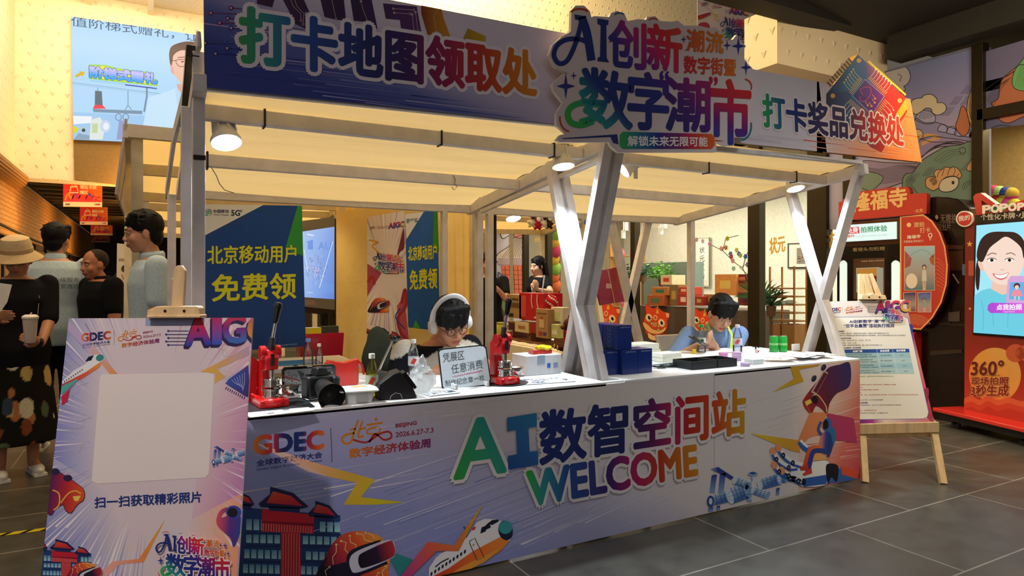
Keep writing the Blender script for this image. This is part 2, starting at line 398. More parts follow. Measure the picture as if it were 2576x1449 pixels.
def scalemat():  # cream wall panels pressed with rows of small fish-scale dimples
    m = bpy.data.materials.new('scale_wall_panel'); m.use_nodes = True; t = m.node_tree; n = t.nodes; L = t.links; b = n['Principled BSDF']
    b.inputs['Base Color'].default_value = C('#efe0bd'); b.inputs['Roughness'].default_value = .6
    co = n.new('ShaderNodeTexCoord'); sp = n.new('ShaderNodeSeparateXYZ'); L.new(co.outputs['Object'],sp.inputs[0])
    def M(op,a,bb=None,c=None):
        q = n.new('ShaderNodeMath'); q.operation = op
        for i,v in enumerate((a,bb,c)):
            if v is None: continue
            if isinstance(v,(int,float)): q.inputs[i].default_value = v
            else: L.new(v,q.inputs[i])
        return q.outputs[0]
    W = .2
    zz = M('DIVIDE',sp.outputs[2],W); row = M('FLOOR',zz); fz = M('FRACT',zz)
    xx = M('ADD',M('DIVIDE',M('ADD',sp.outputs[0],sp.outputs[1]),W),M('MULTIPLY',M('MODULO',row,2),.5)); fx = M('ABSOLUTE',M('SUBTRACT',M('FRACT',xx),.5))
    tri = M('SUBTRACT',M('MULTIPLY',M('SUBTRACT',fz,.62),.5),fx)       # small wedge, flat on top, pointing down
    h = M('MINIMUM',M('MULTIPLY',M('MAXIMUM',tri,0),9),1)
    nz = n.new('ShaderNodeTexNoise'); nz.inputs['Scale'].default_value = 2; L.new(co.outputs['Object'],nz.inputs['Vector'])
    bp = n.new('ShaderNodeBump'); bp.inputs['Strength'].default_value = .55; bp.inputs['Distance'].default_value = .035
    L.new(h,bp.inputs['Height']); L.new(bp.outputs[0],b.inputs['Normal']); return m
TILE = tilemat(); SCALE = scalemat()
def plate(name,pts,m,col='#ffffff',th=None):
    mb = MB(col)
    if th: mb.prism(pts,th)
    else: mb.add(pts,[tuple(range(len(pts)))])
    return struct(mb.build(name,m,smooth=0))
struct(MB('#4a4944').add([(-7,-6,0),(12,-6,0),(12,26,0),(-7,26,0)],[(0,1,2,3)]).build('floor',TILE,smooth=0,place=(0,0,0)))
YB = 13.0
# high cream wall over the corridor mouth
WZ = 2.98
struct(MB().box((6.05,YB + .2,(WZ + 10) / 2),(16.1,.4,10 - WZ)).build('wall_back',SCALE,smooth=0,place=(0,0,0)))
plate('trim_1',[(-3.0,YB - .02,WZ - .06),(7.2,YB - .02,WZ - .06),(7.2,YB - .02,WZ),(-3.0,YB - .02,WZ)],MATTE,'#c9b48a',(0,.04,0))
# left: cream wall above, amber brick band, dark shop fronts below, running back along the corridor
def brickmat():
    m = bpy.data.materials.new('amber_brick_tile'); m.use_nodes = True; t = m.node_tree; n = t.nodes; L = t.links; b = n['Principled BSDF']
    co = n.new('ShaderNodeTexCoord'); sp = n.new('ShaderNodeSeparateXYZ'); cb = n.new('ShaderNodeCombineXYZ'); ad = n.new('ShaderNodeMath'); ad.operation = 'ADD'
    L.new(co.outputs['Object'],sp.inputs[0]); L.new(sp.outputs[0],ad.inputs[0]); L.new(sp.outputs[1],ad.inputs[1]); L.new(ad.outputs[0],cb.inputs[0]); L.new(sp.outputs[2],cb.inputs[1])
    br = n.new('ShaderNodeTexBrick'); br.inputs['Scale'].default_value = 1; br.inputs['Brick Width'].default_value = .4; br.inputs['Row Height'].default_value = .07; br.inputs['Mortar Size'].default_value = .006
    br.inputs['Color1'].default_value = C('#d09a55'); br.inputs['Color2'].default_value = C('#c48c4a'); br.inputs['Mortar'].default_value = C('#8f6230')
    L.new(cb.outputs[0],br.inputs['Vector']); L.new(br.outputs[0],b.inputs['Base Color']); b.inputs['Roughness'].default_value = .6; return m
BRICK = brickmat()
struct(MB().box((-2.0,10.5,(WZ + 10) / 2),(.2,5.0,10 - WZ)).build('wall_left_upper',SCALE,smooth=0,place=(0,0,0)))
struct(MB().box((-2.0,20,2.5),(.2,24,.96)).build('wall_left',BRICK,smooth=0,place=(0,0,0)))
mb = MB('#3a2a1c').box((-2.0,20,1.01),(.16,24,2.02))
for i in range(14): mb.box((-1.9,9 + i * 1.5,1.0),(.06,.1,2.0),col='#15100c')
for i in range(13): mb.box((-1.905,9.75 + i * 1.5,1.05),(.03,1.2,1.7),col='#7a5a3a' if i % 2 else '#57412c')
struct(mb.build('wall_left_lower',MATTE,smooth=0))
mb = MB('#a87a45')
for i in range(7):
    a = R(90 * i / 6); mb.box((-1.9 + .16 * math.sin(a),10.5,WZ - .16 + .15 * (1 - math.cos(a))),(.05,5.0,.05))
struct(mb.build('trim_2',MATTE,smooth=0))
struct(MB('#1a1512').tube([(-1.78,11,2.1),(-1.75,14,2.02),(-1.75,20,1.98),(-1.75,28,1.98)],.02).build('trim_5',MATTE))
for yy in (12.8,16.8,21): area('light_brick',(-.9,yy,2.0),(-1.95,yy,2.6),.3,3.4,34,C('#ffbb60'))
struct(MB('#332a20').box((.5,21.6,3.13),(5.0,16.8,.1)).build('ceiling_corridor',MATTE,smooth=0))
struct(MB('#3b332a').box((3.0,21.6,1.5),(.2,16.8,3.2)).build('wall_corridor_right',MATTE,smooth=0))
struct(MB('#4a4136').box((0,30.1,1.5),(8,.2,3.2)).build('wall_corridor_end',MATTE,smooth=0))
mb = MB('#4a3d2f')
for i in range(22): mb.box((.5,13.5 + i * .7,3.06),(4.8,.1,.05))
struct(mb.build('trim_3',MATTE,smooth=0))
area('light_corridor',(.3,16.5,3.0),(.3,16.5,0),1.0,6,75,C('#ffd9a8'))
struct(MB('#8a7a5c').box((5.1,13.1,1.49),(4.1,.2,2.98)).build('wall_back_lower',MATTE,smooth=0))
# white ribbed ceiling strip above the wall, upper left
mb = MB('#e9e2d2')
mb.box((-.5,10.6,6.12),(2.8,4.8,.1))
for i in range(4): mb.box((-1.8 + i * .9,10.6,6.0),(.09,4.8,.16),col='#fff2cf')
for y in (8.6,10.1,11.6): mb.box((-.5,y,6.01),(2.8,.07,.14),col='#fff2cf')
struct(mb.build('ceiling_atrium',MATTE,smooth=0))
# right: near bulkhead clad in the same panels, soffit, mural wall and shop front along X = 7
XW = 7.0
p0 = onY(1955,70,4.35); p1 = onY(2231,103,4.35)
struct(MB().box(((p0.x + 7.05) / 2,4.55,3.72),(7.05 - p0.x,.4,.56)).build('wall_bulkhead',SCALE,smooth=0,place=(0,0,0)))
MBd = MB('#23231f').box((7.95,1.2,3.98),(5.9,6.3,.12)); MBd.box((6.93,.2,3.8),(.25,8.0,.26),col='#2c2c27')
struct(MBd.build('ceiling_soffit',MATTE,smooth=0))
mb = MB('#1c1c19').beam(onY(1800,-30,4.0),onY(2110,60,4.3),.25,.12)
struct(mb.build('trim_4',MATTE,smooth=0))
FR = '#3d3527'
def mull(name,y,z0,z1,wd=.1,dp=.12,x=XW):
    return struct(MB(FR).box((x,y,(z0 + z1) / 2),(dp,wd,z1 - z0)).build(name,DULLMETAL,smooth=0,bev=.004))
ys = {}
for i,(px,wd) in enumerate(((2466,.1),(2140,.12),(2062,.26),(1903,.19),(1598,.11),(1379,.14),(1322,.1))):
    q = onX(px,702,XW); ys[px] = q.y; mull('trim_%d' % (10 + i),q.y,0,3.62 if px > 2400 else 3.3,wd)
ZT = 2.62   # head of the shop glass
for i,(a,b_) in enumerate((((ys[2140]),13.2),)):
    struct(MB(FR).box((XW,(a + b_) / 2,ZT + .04),(.14,b_ - a,.1)).build('trim_20',DULLMETAL,smooth=0))
    struct(MB('#f0a24a').box((XW + .06,(a + b_) / 2,ZT - .1),(.02,b_ - a,.16)).build('trim_21',SCREEN,smooth=0))
struct(MB('#6b675c').box((XW + .1,(ys[2140] + 13.2) / 2,(ZT + 3.8) / 2 + .04),(.2,13.2 - ys[2140],3.8 - ZT)).build('wall_right_upper',MATTE,smooth=0))
# glass panes, one between each pair of mullions
order = [13.1] + [ys[k] for k in (1322,1379,1598,1903,2062,2140)]
for i in range(1,len(order) - 1):
    a,b_ = order[i],order[i + 1]
    struct(MB().add([(XW,a,.1),(XW,b_,.1),(XW,b_,ZT),(XW,a,ZT)],[(0,1,2,3)]).build('window_%d' % i,GLASS,smooth=0))
struct(MB(FR).box((XW,(ys[2140] + 13.1) / 2,.05),(.14,13.1 - ys[2140],.1)).build('trim_22',DULLMETAL,smooth=0))
# second bay, to the right of the mural
yk = ys[2466]
struct(MB(FR).box((XW,(yk - 3) / 2,2.93),(.12,yk + 3,.1)).build('trim_23',DULLMETAL,smooth=0))
struct(MB().add([(XW,yk,.1),(XW,-3,.1),(XW,-3,2.9),(XW,yk,2.9)],[(0,1,2,3)]).build('window_9',GLASS,smooth=0))
# shop interior
for nm,c,sz,col in (('wall_shop_back',(10.6,7.5,1.9),(.1,12.5,3.8),'#e3e2d6'),('ceiling_shop',(8.8,7.5,3.2),(3.6,12.5,.1),'#dcdacd'),
                       ('floor_shop',(8.8,7.5,.02),(3.5,12.5,.04),'#8f8578'),('wall_shop_end',(8.8,13.4,1.6),(3.6,.1,3.2),'#9d9480'),('wall_shop_near',(8.8,4.55,1.6),(3.6,.08,3.2),'#cfcdbf'),
                       ('wall_shop_side',(8.8,1.2,1.6),(.1,6.4,3.2),'#b59a63')):
    struct(MB(col).box(c,sz).build(nm,MATTE,smooth=0))
area('light_shop',(8.6,6.5,3.1),(8.6,6.5,0),2.2,3.2,165,C('#f2f6e6'))
area('light_shop',(8.6,10.3,3.1),(8.6,10.3,0),2.2,3.6,150,C('#fff0d4'))
area('light_shop',(7.9,2.3,3.1),(7.9,2.3,0),1.2,2.5,70,C('#ffe9c0'))
# ================================================================ printed motifs shared by the event's boards
NAVY = '#16246e'
GH = [(0,'#2f9e4f'),(.07,'#1f8f8f'),(.16,'#1f4fa6'),(.38,'#17246f'),(.52,'#3c1560'),(.66,'#a0174f'),(.8,'#c83a1e'),(1,'#dd8f1c')]
def art_gdec(b,x,y,s,mono=None):      # conference mark: x,y = lower left, s = height unit
    g = mono or G((x,y),(x + 5.4 * s,y - .45 * s),[(0,'#e8862a'),(.2,'#c92f2f'),(.4,'#17205c'),(.7,'#12306e'),(.85,'#b8302f'),(1,'#e0702a')])
    b.text('GDEC',(x,y),(x + 5.5 * s,y - .5 * s),(x,y - 1.45 * s),g,bold=.07)
    b.text('全球数字经济大会',(x + .2 * s,y + .95 * s),(x + 5.4 * s,y + .25 * s),(x + .2 * s,y + .45 * s),mono or NAVY,bold=.03)
    b.text('Global Digital Economy Conference',(x + .2 * s,y + 1.35 * s),(x + 5.4 * s,y + .6 * s),(x + .2 * s,y + 1.1 * s),mono or NAVY,bold=.01)
    b.line([(x + 6.1 * s,y - 2.1 * s),(x + 6.2 * s,y + .6 * s)],.05 * s,'#333333')
def art_beijing(b,x,y,s,mono=None):
    o = mono or '#d9861f'; r = mono or '#b3322f'
    b.spline([(x + 1.3 * s,y - 1.9 * s),(x + .95 * s,y - .8 * s),(x + .7 * s,y - .1 * s),(x + .2 * s,y),(x,y - .4 * s),(x + .3 * s,y - .7 * s),(x + 1.0 * s,y - .85 * s)],.17 * s,o)
    b.line([(x + .6 * s,y - 1.1 * s),(x + 1.1 * s,y - 1.2 * s)],.15 * s,o); b.spline([(x + 1.65 * s,y - 1.8 * s),(x + 1.3 * s,y - .6 * s),(x + 1.75 * s,y - .6 * s)],.17 * s,o)
    b.line([(x + 1.5 * s,y - 1.15 * s),(x + 1.95 * s,y - 1.3 * s)],.15 * s,o)
    b.line([(x + 2.0 * s,y - 1.5 * s),(x + 3.3 * s,y - 1.68 * s)],.16 * s,o); b.disc((x + 2.75 * s,y - 1.95 * s),.13 * s,col=o,n=10)
    b.spline([(x + 2.15 * s,y - 1.15 * s),(x + 3.0 * s,y - 1.3 * s),(x + 2.95 * s,y - .85 * s),(x + 2.1 * s,y - .8 * s)],.14 * s,o,closed=True)
    b.spline([(x + .9 * s,y - .3 * s),(x + 2.0 * s,y - .1 * s),(x + 3.0 * s,y - .75 * s),(x + 3.8 * s,y - .95 * s),(x + 4.0 * s,y - .5 * s),(x + 3.4 * s,y - .3 * s),(x + 2.7 * s,y - .75 * s),(x + 2.2 * s,y - .1 * s)],.16 * s,r)
    b.text('BEIJING',(x + 4.35 * s,y - 1.2 * s),(x + 6.05 * s,y - 1.45 * s),(x + 4.35 * s,y - 1.58 * s),mono or '#9c2747',bold=.05)
    b.text('2026.6.27-7.3',(x + 4.35 * s,y - .5 * s),(x + 7.4 * s,y - .9 * s),(x + 4.35 * s,y - .9 * s),mono or '#9c2747',bold=.03)
    b.text('数字经济体验周',(x + .6 * s,y + 1.2 * s),(x + 7.15 * s,y + .3 * s),(x + .6 * s,y + .45 * s),mono or G((x,y),(x + 7 * s,y),[(0,'#e0881c'),(.5,'#b03a36'),(1,'#7c2768')]),bold=.04)
def art_building(b):                     # Z_c6 units: tiled-roof gate on a blue office block
    b.poly([(40,890),(825,955),(820,1120),(640,1460),(0,1460)],'#1b3f7c')
    for r_,(y,h,x0,x1) in enumerate(((980,110,55,830),(1100,90,55,800),(1225,90,40,760),(1345,90,30,700))):
        n = 13
        for i in range(n):
            xa = x0 + (x1 - x0) * (i + .12) / n; xb = x0 + (x1 - x0) * (i + .88) / n
            if 195 < xa < 600 and r_ == 0 or 335 < xa < 500: continue
            sl = .06
            b.poly([(xa,y + sl * xa * .6),(xb,y + sl * xb * .6),(xb,y + h * .82 + sl * xb * .4),(xa,y + h * .82 + sl * xa * .4)],G((xa,y),(xa,y + h),[(0,'#3a7fb5'),(1,'#a9dbe2')]),2)
        b.line([(x0,y + h + 12),(x1,y + h + 20)],12,'#16305f',3)
    b.poly([(190,900),(612,950),(608,1105),(500,1092),(505,1460),(340,1460),(345,1092),(188,1085)],'#c41f35',4)
    for i in range(19): b.line([(200 + i * 21.5,1018 + i * 1.6),(199 + i * 21.5,1082 + i * 1)],4,'#f0b0a0',5)
    for i in range(7): b.line([(362 + i * 22,1100),(358 + i * 22,1460)],4,'#e79a8a',5)
    b.poly([(188,1000),(610,1020),(610,1040),(188,1012)],'#7c1030',5)
    for (cx,w,y0,h) in ((370,380,870,150),(690,230,945,110),(60,130,850,80)):
        b.poly([(cx - w * .55,y0 - 10),(cx - w * .3,y0 - h * .6),(cx - w * .3,y0 - h),(cx + w * .2,y0 - h * .65),(cx + w * .32,y0 - h * .35),(cx + w * .52,y0 + 12),(cx + w * .38,y0 + 30),(cx - w * .5,y0 + 18)],'#13204f',6)
        b.poly([(cx - w * .38,y0 - 18),(cx - w * .24,y0 - h * .75),(cx + w * .14,y0 - h * .5),(cx + w * .4,y0 + 8)],G((cx,y0 - h),(cx,y0),[(0,'#e0512f'),(1,'#c02238')]),7)
        b.poly([(cx - w * .33,y0 + 10),(cx + w * .33,y0 + 22),(cx + w * .33,y0 + 62),(cx - w * .33,y0 + 45)],'#1a2d63',6)
def art_vr(b):                           # head of circuits wearing a headset
    b.spline([(700,1290),(760,1180),(850,1105),(960,1080),(1080,1095),(1160,1140),(1230,1250),(1210,1400),(1180,1500),(650,1500),(650,1390)],0,'',8,closed=True,fill=G((680,1420),(1100,1090),[(0,'#3a1238'),(.35,'#a8243a'),(.7,'#e2572c'),(1,'#e99a35')]))
    b.spline([(650,1500),(640,1400),(720,1290),(700,1370),(880,1330),(900,1400),(1000,1450),(900,1500)],0,'',9,closed=True,fill='#171333')
    for pts in ([(790,1190),(790,1250),(760,1290),(765,1350)],[(830,1160),(870,1170),(860,1230),(890,1260),(890,1330)],[(900,1120),(905,1170),(950,1190),(945,1240),(1000,1230),(1010,1250)],[(960,1100),(1010,1110),(1020,1150),(1090,1170)],[(1030,1095),(1080,1110),(1100,1140)],[(735,1370),(700,1400),(710,1440)],[(1190,1370),(1160,1410),(1170,1450)],[(1130,1420),(1110,1450)]):
        b.line(pts,6,'#ffd9a0',10); b.disc(pts[0],10,col='#ffd9a0',layer=10,n=8)
    b.spline([(880,1270),(960,1210),(1150,1150),(1140,1180),(1200,1330),(1190,1350),(960,1440),(880,1390)],0,'',10.6,closed=True,fill='#191637')
    b.spline([(900,1300),(960,1240),(1150,1165),(1230,1150),(1262,1190),(1265,1270),(1200,1320),(960,1415),(905,1380)],0,'',11,closed=True,fill='#cfd3e6')
    b.spline([(970,1290),(1010,1250),(1215,1160),(1250,1180),(1265,1250),(1225,1300),(1020,1375),(975,1355)],0,'',12,closed=True,fill=G((980,1330),(1265,1200),[(0,'#0d0a1c'),(.5,'#2a1438'),(1,'#c0323c')]))
    b.line([(1105,1195),(1150,1178)],6,'#e6a7b5',13)
def art_plane(b):                        # airliner climbing to the right
    b.poly([(1260,1255),(1410,1310),(1300,1450),(1230,1330)],'#2f8f92',8)
    b.poly([(1540,1380),(1600,1290),(1850,1130),(1925,1010),(1990,980),(2080,985),(2130,1000),(2200,1040),(2222,1090),(2200,1150),(2130,1230),(1990,1330),(1700,1440),(1540,1460)],'#eceef4',9)
    b.poly([(1560,1450),(1700,1380),(1900,1240),(2130,1120),(2190,1160),(2130,1230),(1990,1330),(1700,1440)],G((1650,1440),(2150,1150),[(0,'#d8452a'),(.6,'#ee7a2c'),(1,'#f2913a')]),10)
    b.poly([(1990,1330),(1850,1400),(1700,1440),(1800,1370),(2130,1210)],'#f0a13c',10.4)
    b.disc((2160,1075),58,80,'#15253f',11,rot=-12); b.disc((2160,1050),56,52,'#3aa0a8',11.5,rot=-20)
    b.poly([(1955,1100),(1965,1050),(2000,1035),(2000,1080)],'#101a2e',12); b.poly([(1995,1070),(2000,1030),(2030,1005),(2040,1050)],'#101a2e',12)
    b.poly([(2020,1015),(2050,990),(2100,985),(2105,1000),(2050,1030)],'#101a2e',12)
    for i in range(10): b.disc((1560 + i * 30,1425 - i * 20),8,17,'#15182c',12,n=10,rot=15)
    b.line([(1870,1160),(1910,1135),(1985,1290),(1930,1315),(1870,1180)],6,'#27304a',12,closed=True); b.disc((1900,1190),9,col='#e0a22c',layer=12,n=10)
    b.poly([(1885,1075),(1895,1050),(1920,1040),(1912,1065)],'#d23a2a',12)
    b.line([(1700,1300),(1640,1330),(1590,1370)],10,'#27304a',11); b.line([(1820,1045),(1835,1060)],10,'#16405a',12)
def art_bolts(b):
    b.poly([(400,480),(660,540),(1105,665),(990,805),(1350,850),(1100,868),(850,868),(960,690),(720,640)],G((500,520),(1150,850),[(0,'#f2b79a'),(.5,'#e0b040'),(1,'#d8c81e')]),1.5)
    b.poly([(1985,845),(1780,1240),(1600,1240),(1520,1320),(1380,1460),(1300,1460),(1530,1165),(1740,1195)],G((1350,1450),(1980,850),[(0,'#c4408a'),(.35,'#e0604a'),(.7,'#e08a2c'),(1,'#e8b81c')]),13)
    b.poly([(120,360),(660,540),(720,640),(560,600)],'#ecc4b4',1.2)
def art_station(b):                      # Z_c7 units: blue space station
    B1,B2,B3 = '#8fb4dd','#35569c','#d3e4f2'
    for q in ([(1175,795),(1290,870),(1270,890),(1225,860),(1120,810)],[(1130,855),(1168,850),(1150,985),(1115,980)],[(1190,845),(1232,838),(1215,985),(1178,980)],[(1600,950),(1625,945),(1620,1000),(1597,1000)],[(1105,1095),(1140,1085),(1140,1120),(1105,1120)],[(1165,1080),(1190,1075),(1190,1110),(1160,1110)]):
        b.poly(q,G(q[0],q[-1],[(0,'#2c3f94'),(1,'#7fa6e0')]),6)
    def tank(x0,y0,x1,y1,w,n=4):
        d = Vector((x1 - x0,y1 - y0)); u = d.normalized(); v = Vector((-u.y,u.x)) * w / 2
        b.poly([(x0 - v.x,y0 - v.y),(x1 - v.x,y1 - v.y),(x1 + v.x,y1 + v.y),(x0 + v.x,y0 + v.y)],G((x0 - v.x,y0 - v.y),(x0 + v.x,y0 + v.y),[(0,B3),(.5,B1),(1,'#4a74b8')]),7)
        b.disc((x1,y1),w * .22,w / 2,B1,7.2,rot=math.degrees(math.atan2(u.y,u.x))); b.disc((x0,y0),w * .22,w / 2,B3,7.4,rot=math.degrees(math.atan2(u.y,u.x)))
        for i in range(1,n):
            c = Vector((x0,y0)) + d * i / n; b.line([(c.x - v.x,c.y - v.y),(c.x + v.x,c.y + v.y)],3,B2,8)
        for k in (-.5,0,.5): b.line([(x0 + v.x * k,y0 + v.y * k),(x1 + v.x * k,y1 + v.y * k)],2,B2,8)
    tank(1130,1040,1260,1010,75); tank(1260,1010,1390,965,115,5); tank(1300,890,1390,930,65); tank(1480,925,1620,885,80,5); tank(1620,885,1670,880,55,2); tank(1430,960,1540,1000,60); tank(1405,900,1405,1040,40,3)
    b.disc((1120,1045),26,42,'#2c4d92',9); b.disc((1120,1045),13,24,B3,9.5); b.disc((1428,845),38,14,B1,9); b.disc((1428,840),22,10,B2,9.5); b.line([(1424,850),(1420,900)],14,B1,8.5)
def art_hand(b):                         # robot hand carrying a seated astronaut, gamepad above (Z_c7 units)
    W,Bl,O,K = '#eef0f2','#2f5fb8','#f0a070','#16162a'
    b.poly([(1960,780),(2195,840),(2195,890),(1950,920)],'#3a66b4',5.5); b.poly([(2070,785),(2195,825),(2195,885),(2080,850)],'#e0553c',5.7)
    b.spline([(1760,780),(1900,750),(1975,750),(1990,800),(1970,920),(1800,940),(1740,900),(1700,840)],3,K,6,closed=True,fill=W)
    b.poly([(1790,880),(1975,850),(1965,920),(1800,940)],Bl,6.6)
    for f in ([(1575,680),(1600,740),(1690,800),(1760,800)],[(1615,655),(1650,710),(1720,765),(1800,790)],[(1585,780),(1620,830),(1700,880),(1780,880)],[(1640,820),(1690,860),(1760,900),(1800,910)]):
        b.spline(f,44,W,7); b.spline([(x - 6,y + 12) for x,y in f],18,Bl,7.4); b.disc(f[0],22,30,O,7.6,rot=-25)
        for q in f[1:3]: b.disc(q,15,20,K,7.8,n=12); b.disc(q,6,9,'#8a8a9a',8,n=10)
    b.spline([(1770,610),(1800,650),(1830,670)],40,Bl,7); b.spline([(1775,600),(1805,630),(1830,650)],18,W,7.3)
    b.spline([(1960,800),(1985,770),(2050,790),(2040,900),(2000,870),(1975,920)],0,'',8,closed=True,fill=K); b.disc((1800,905),16,26,K,8)
    # astronaut
    OR = G((1800,850),(2010,560),[(0,'#d0402c'),(.5,'#d96a3c'),(1,'#e0956a')])
    b.spline([(1980,510),(2025,520),(2030,600),(2000,660),(1975,600)],0,'',8.5,closed=True,fill='#2a6fa8')
    b.spline([(1935,550),(1975,540),(2000,580),(1985,680),(1960,700),(1920,680),(1915,620)],0,'',9,closed=True,fill=G((1920,600),(1990,600),[(0,'#e0855a'),(.5,'#2d4fa0'),(1,'#1d2f74')]))
    b.spline([(1960,680),(1890,675),(1860,700),(1840,780),(1825,840)],34,'#2b3f90',9.2); b.spline([(1930,650),(1860,655),(1835,690),(1815,760),(1800,800)],30,OR,9.1)
    b.poly([(1770,795),(1830,780),(1835,820),(1775,820)],'#c8382c',9.5); b.poly([(1790,845),(1855,800),(1860,840),(1800,860)],'#d04030',9.5)
    b.spline([(1985,570),(2000,640),(1975,720)],22,'#24418c',9.6); b.spline([(1930,560),(1905,520),(1925,465)],20,'#3a55a0',9.6)
    b.disc((1970,485),36,48,'#3a66b4',10); b.disc((1957,485),22,36,'#120d1c',10.5); b.arc((1957,485),22,36,150,260,4,'#e0a070',10.8)
def art_gamepad(b,x=0,y=0,s=1.0):
    q = lambda pts: [(x + a * s,y + c * s) for a,c in pts]
    D = G(q([(1800,380)])[0],q([(2130,60)])[0],[(0,'#a82828'),(.45,'#5c1d3a'),(1,'#2a2a6e')])
    b.spline(q([(1800,300),(1850,230),(1940,120),(1985,70),(2060,50),(2135,40),(2135,200),(2040,260),(1990,330),(1970,400),(1930,370),(1890,350),(1860,400),(1820,380),(1795,330)]),0,'',6,closed=True,fill=D)
    b.spline(q([(1870,260),(1960,100)]),40 * s,'#c8a8b0',6.6); b.spline(q([(1880,250),(1960,110)]),28 * s,'#5c2038',6.8)
    for p_ in q([(1945,70),(1875,150)]): b.disc(p_,24 * s,16 * s,'#201a40',7,rot=-60); b.disc((p_[0] - 4 * s,p_[1] - 6 * s),18 * s,11 * s,'#3a3560',7.3,rot=-60)
    b.spline(q([(1860,280),(1900,270),(1960,350),(1965,395)]),7 * s,'#f0c890',7.5); b.poly(q([(1805,320),(1845,300),(1860,325),(1820,350)]),'#f0cf60',7.4); b.disc(q([(1880,305)])[0],22 * s,32 * s,'#141226',7.6,rot=-20)
    b.poly(q([(1920,350),(1950,340),(1975,400),(1960,405)]),'#8a2430',7.2); b.poly(q([(1800,330),(1825,345),(1855,395),(1835,400)]),'#c03a30',7.2)
def star4(b,c,r,r2,col,layer=5):
    q = []
    for i in range(16):
        a = 2 * math.pi * i / 16; k = abs(math.cos(2 * a)) ** 1.6; rr = (r if (i // 4) % 2 == 0 or True else r); m = i % 4
        rad = (1,.38,.24,.38)[m]
        q.append((c[0] + math.cos(a) * r * rad,c[1] + math.sin(a) * r2 * rad))
    b.poly(q,col,layer)
def art_logo(b,out=None,L=5):          # Z_logo units: the event lettering
    o = (out,.06) if out else None
    gb = '#1b2f80'; HZ = lambda a,c,s_: G(a,c,s_)
    b.spline([(400,385),(300,300),(200,290),(120,340),(95,420),(130,480),(190,480),(240,410),(285,290),(320,160)],34,gb,L,w1=None) if False else b.spline([(370,330),(300,300),(200,300),(125,345),(100,420),(135,480),(190,470),(235,400),(280,280),(310,160)],36,gb,L)
    b.spline([(310,130),(350,250),(385,460)],62,gb,L + .1); b.poly([(255,110),(345,125),(345,150),(262,150)],gb,L + .1)
    b.poly([(430,140),(515,155),(512,190),(498,190),(500,440),(520,475),(430,465),(432,440),(450,430),(455,195),(430,180)],gb,L)
    b.text('创',(520,500),(795,525),(520,150),G((520,450),(790,200),[(0,'#1b2f80'),(.35,'#3b2a90'),(.75,'#b01a7a'),(1,'#d0205a')]),bold=.035,out=o,layer=L)
    b.text('新',(812,520),(1068,548),(812,180),G((830,520),(1060,200),[(0,'#5c1d86'),(.3,'#c81a6a'),(.6,'#d8263a'),(1,'#dd4a1c')]),bold=.035,out=o,layer=L)
    b.text('潮流',(1108,385),(1385,405),(1108,222),G((1110,390),(1380,230),[(0,'#d84a1c'),(1,'#e08a20')]),bold=.035,out=o,layer=L)
    b.text('数字街暨',(1088,555),(1480,575),(1088,425),G((1088,500),(1480,500),[(0,'#d0203a'),(.5,'#d8401c'),(1,'#e07a20')]),bold=.035,out=o,layer=L)
    b.text('数',(300,950),(690,985),(300,510),G((300,950),(480,700),[(0,'#2fae3f'),(.5,'#1f8f9a'),(1,'#1b3484')]),bold=.035,out=o,layer=L)
    b.text('字',(668,970),(965,985),(668,545),G((680,960),(900,560),[(0,'#1b2a7c'),(.7,'#232f8a'),(1,'#4a1f8a')]),bold=.035,out=o,layer=L)
    b.text('潮',(950,985),(1280,995),(950,590),G((1000,980),(1200,600),[(0,'#1b2474'),(.5,'#4a1a7a'),(1,'#9a1a6a')]),bold=.035,out=o,layer=L)
    b.text('市',(1290,1085),(1590,1090),(1290,600),G((1400,1080),(1450,620),[(0,'#1f3a9a'),(.3,'#5c1a7a'),(.6,'#b81a4a'),(1,'#d02a20')]),bold=.03,out=o,layer=L)
    b.text('“',(905,600),(970,605),(905,540),'#4a1f8a',bold=.1,layer=L + .5); b.text('”',(1280,640),(1340,645),(1280,585),'#b81a4a',bold=.1,layer=L + .5)
    b.spline([(480,800),(350,780),(250,800),(205,860),(230,930),(310,950),(400,920)],46,G((200,950),(480,790),[(0,'#3dba3f'),(1,'#1f8f8f')]),L + .3)
    for c,r_,r2,cc in (((190,655),72,100,'#7a1f4a'),((250,575),26,32,'#5c2a8a'),((1085,300),22,36,'#1f5a4a'),((1415,345),30,42,'#3a2f9a'),((1500,350),52,72,'#24389a'),((1558,512),42,62,'#24489a')): star4(b,c,r_,r2,G((c[0],c[1] - r2),(c[0],c[1] + r2),[(0,cc),(.5,'#2a2f8a'),(1,'#2f5fc0')]),L + .4)
    b.arc((295,100),66,32,190,340,14,'#c8472a',L + .4); b.arc((598,118),36,20,190,340,10,'#2a5fb0',L + .4); b.arc((855,158),32,18,190,340,10,'#c8472a',L + .4)
    b.arc((1540,660),60,60,-80,20,10,'#c8372a',L + .4); b.arc((1530,950),68,110,-10,100,12,'#1f7a8a',L + .4,w1=20); b.arc((230,900),85,100,190,100,12,'#c8472a',L + .4)
    b.poly([(160,1050),(580,1020),(590,1095),(550,1085),(530,1040),(170,1056)],'#1b3484',L + .4)
    b.poly([(1325,1062),(1395,1072),(1325,1072)],'#c8372a',L)
    rr = 24; q = [(600 + rr,1000),(1320 - rr,1018),(1320,1018 + rr),(1320,1130 - rr),(1320 - rr,1130),(600 + rr,1130),(600,1130 - rr),(600,1000 + rr)]
    b.poly(q,G((600,1060),(1320,1060),[(0,'#35b04a'),(.2,'#1f6f9a'),(.38,'#232a8a'),(.6,'#7a1f6a'),(.75,'#d0243a'),(1,'#e0641c')]),L + .2)
    b.text('解锁未来无限可能',(660,1108),(1265,1112),(660,1032),'#f4ece8',bold=.03,layer=L + .8)
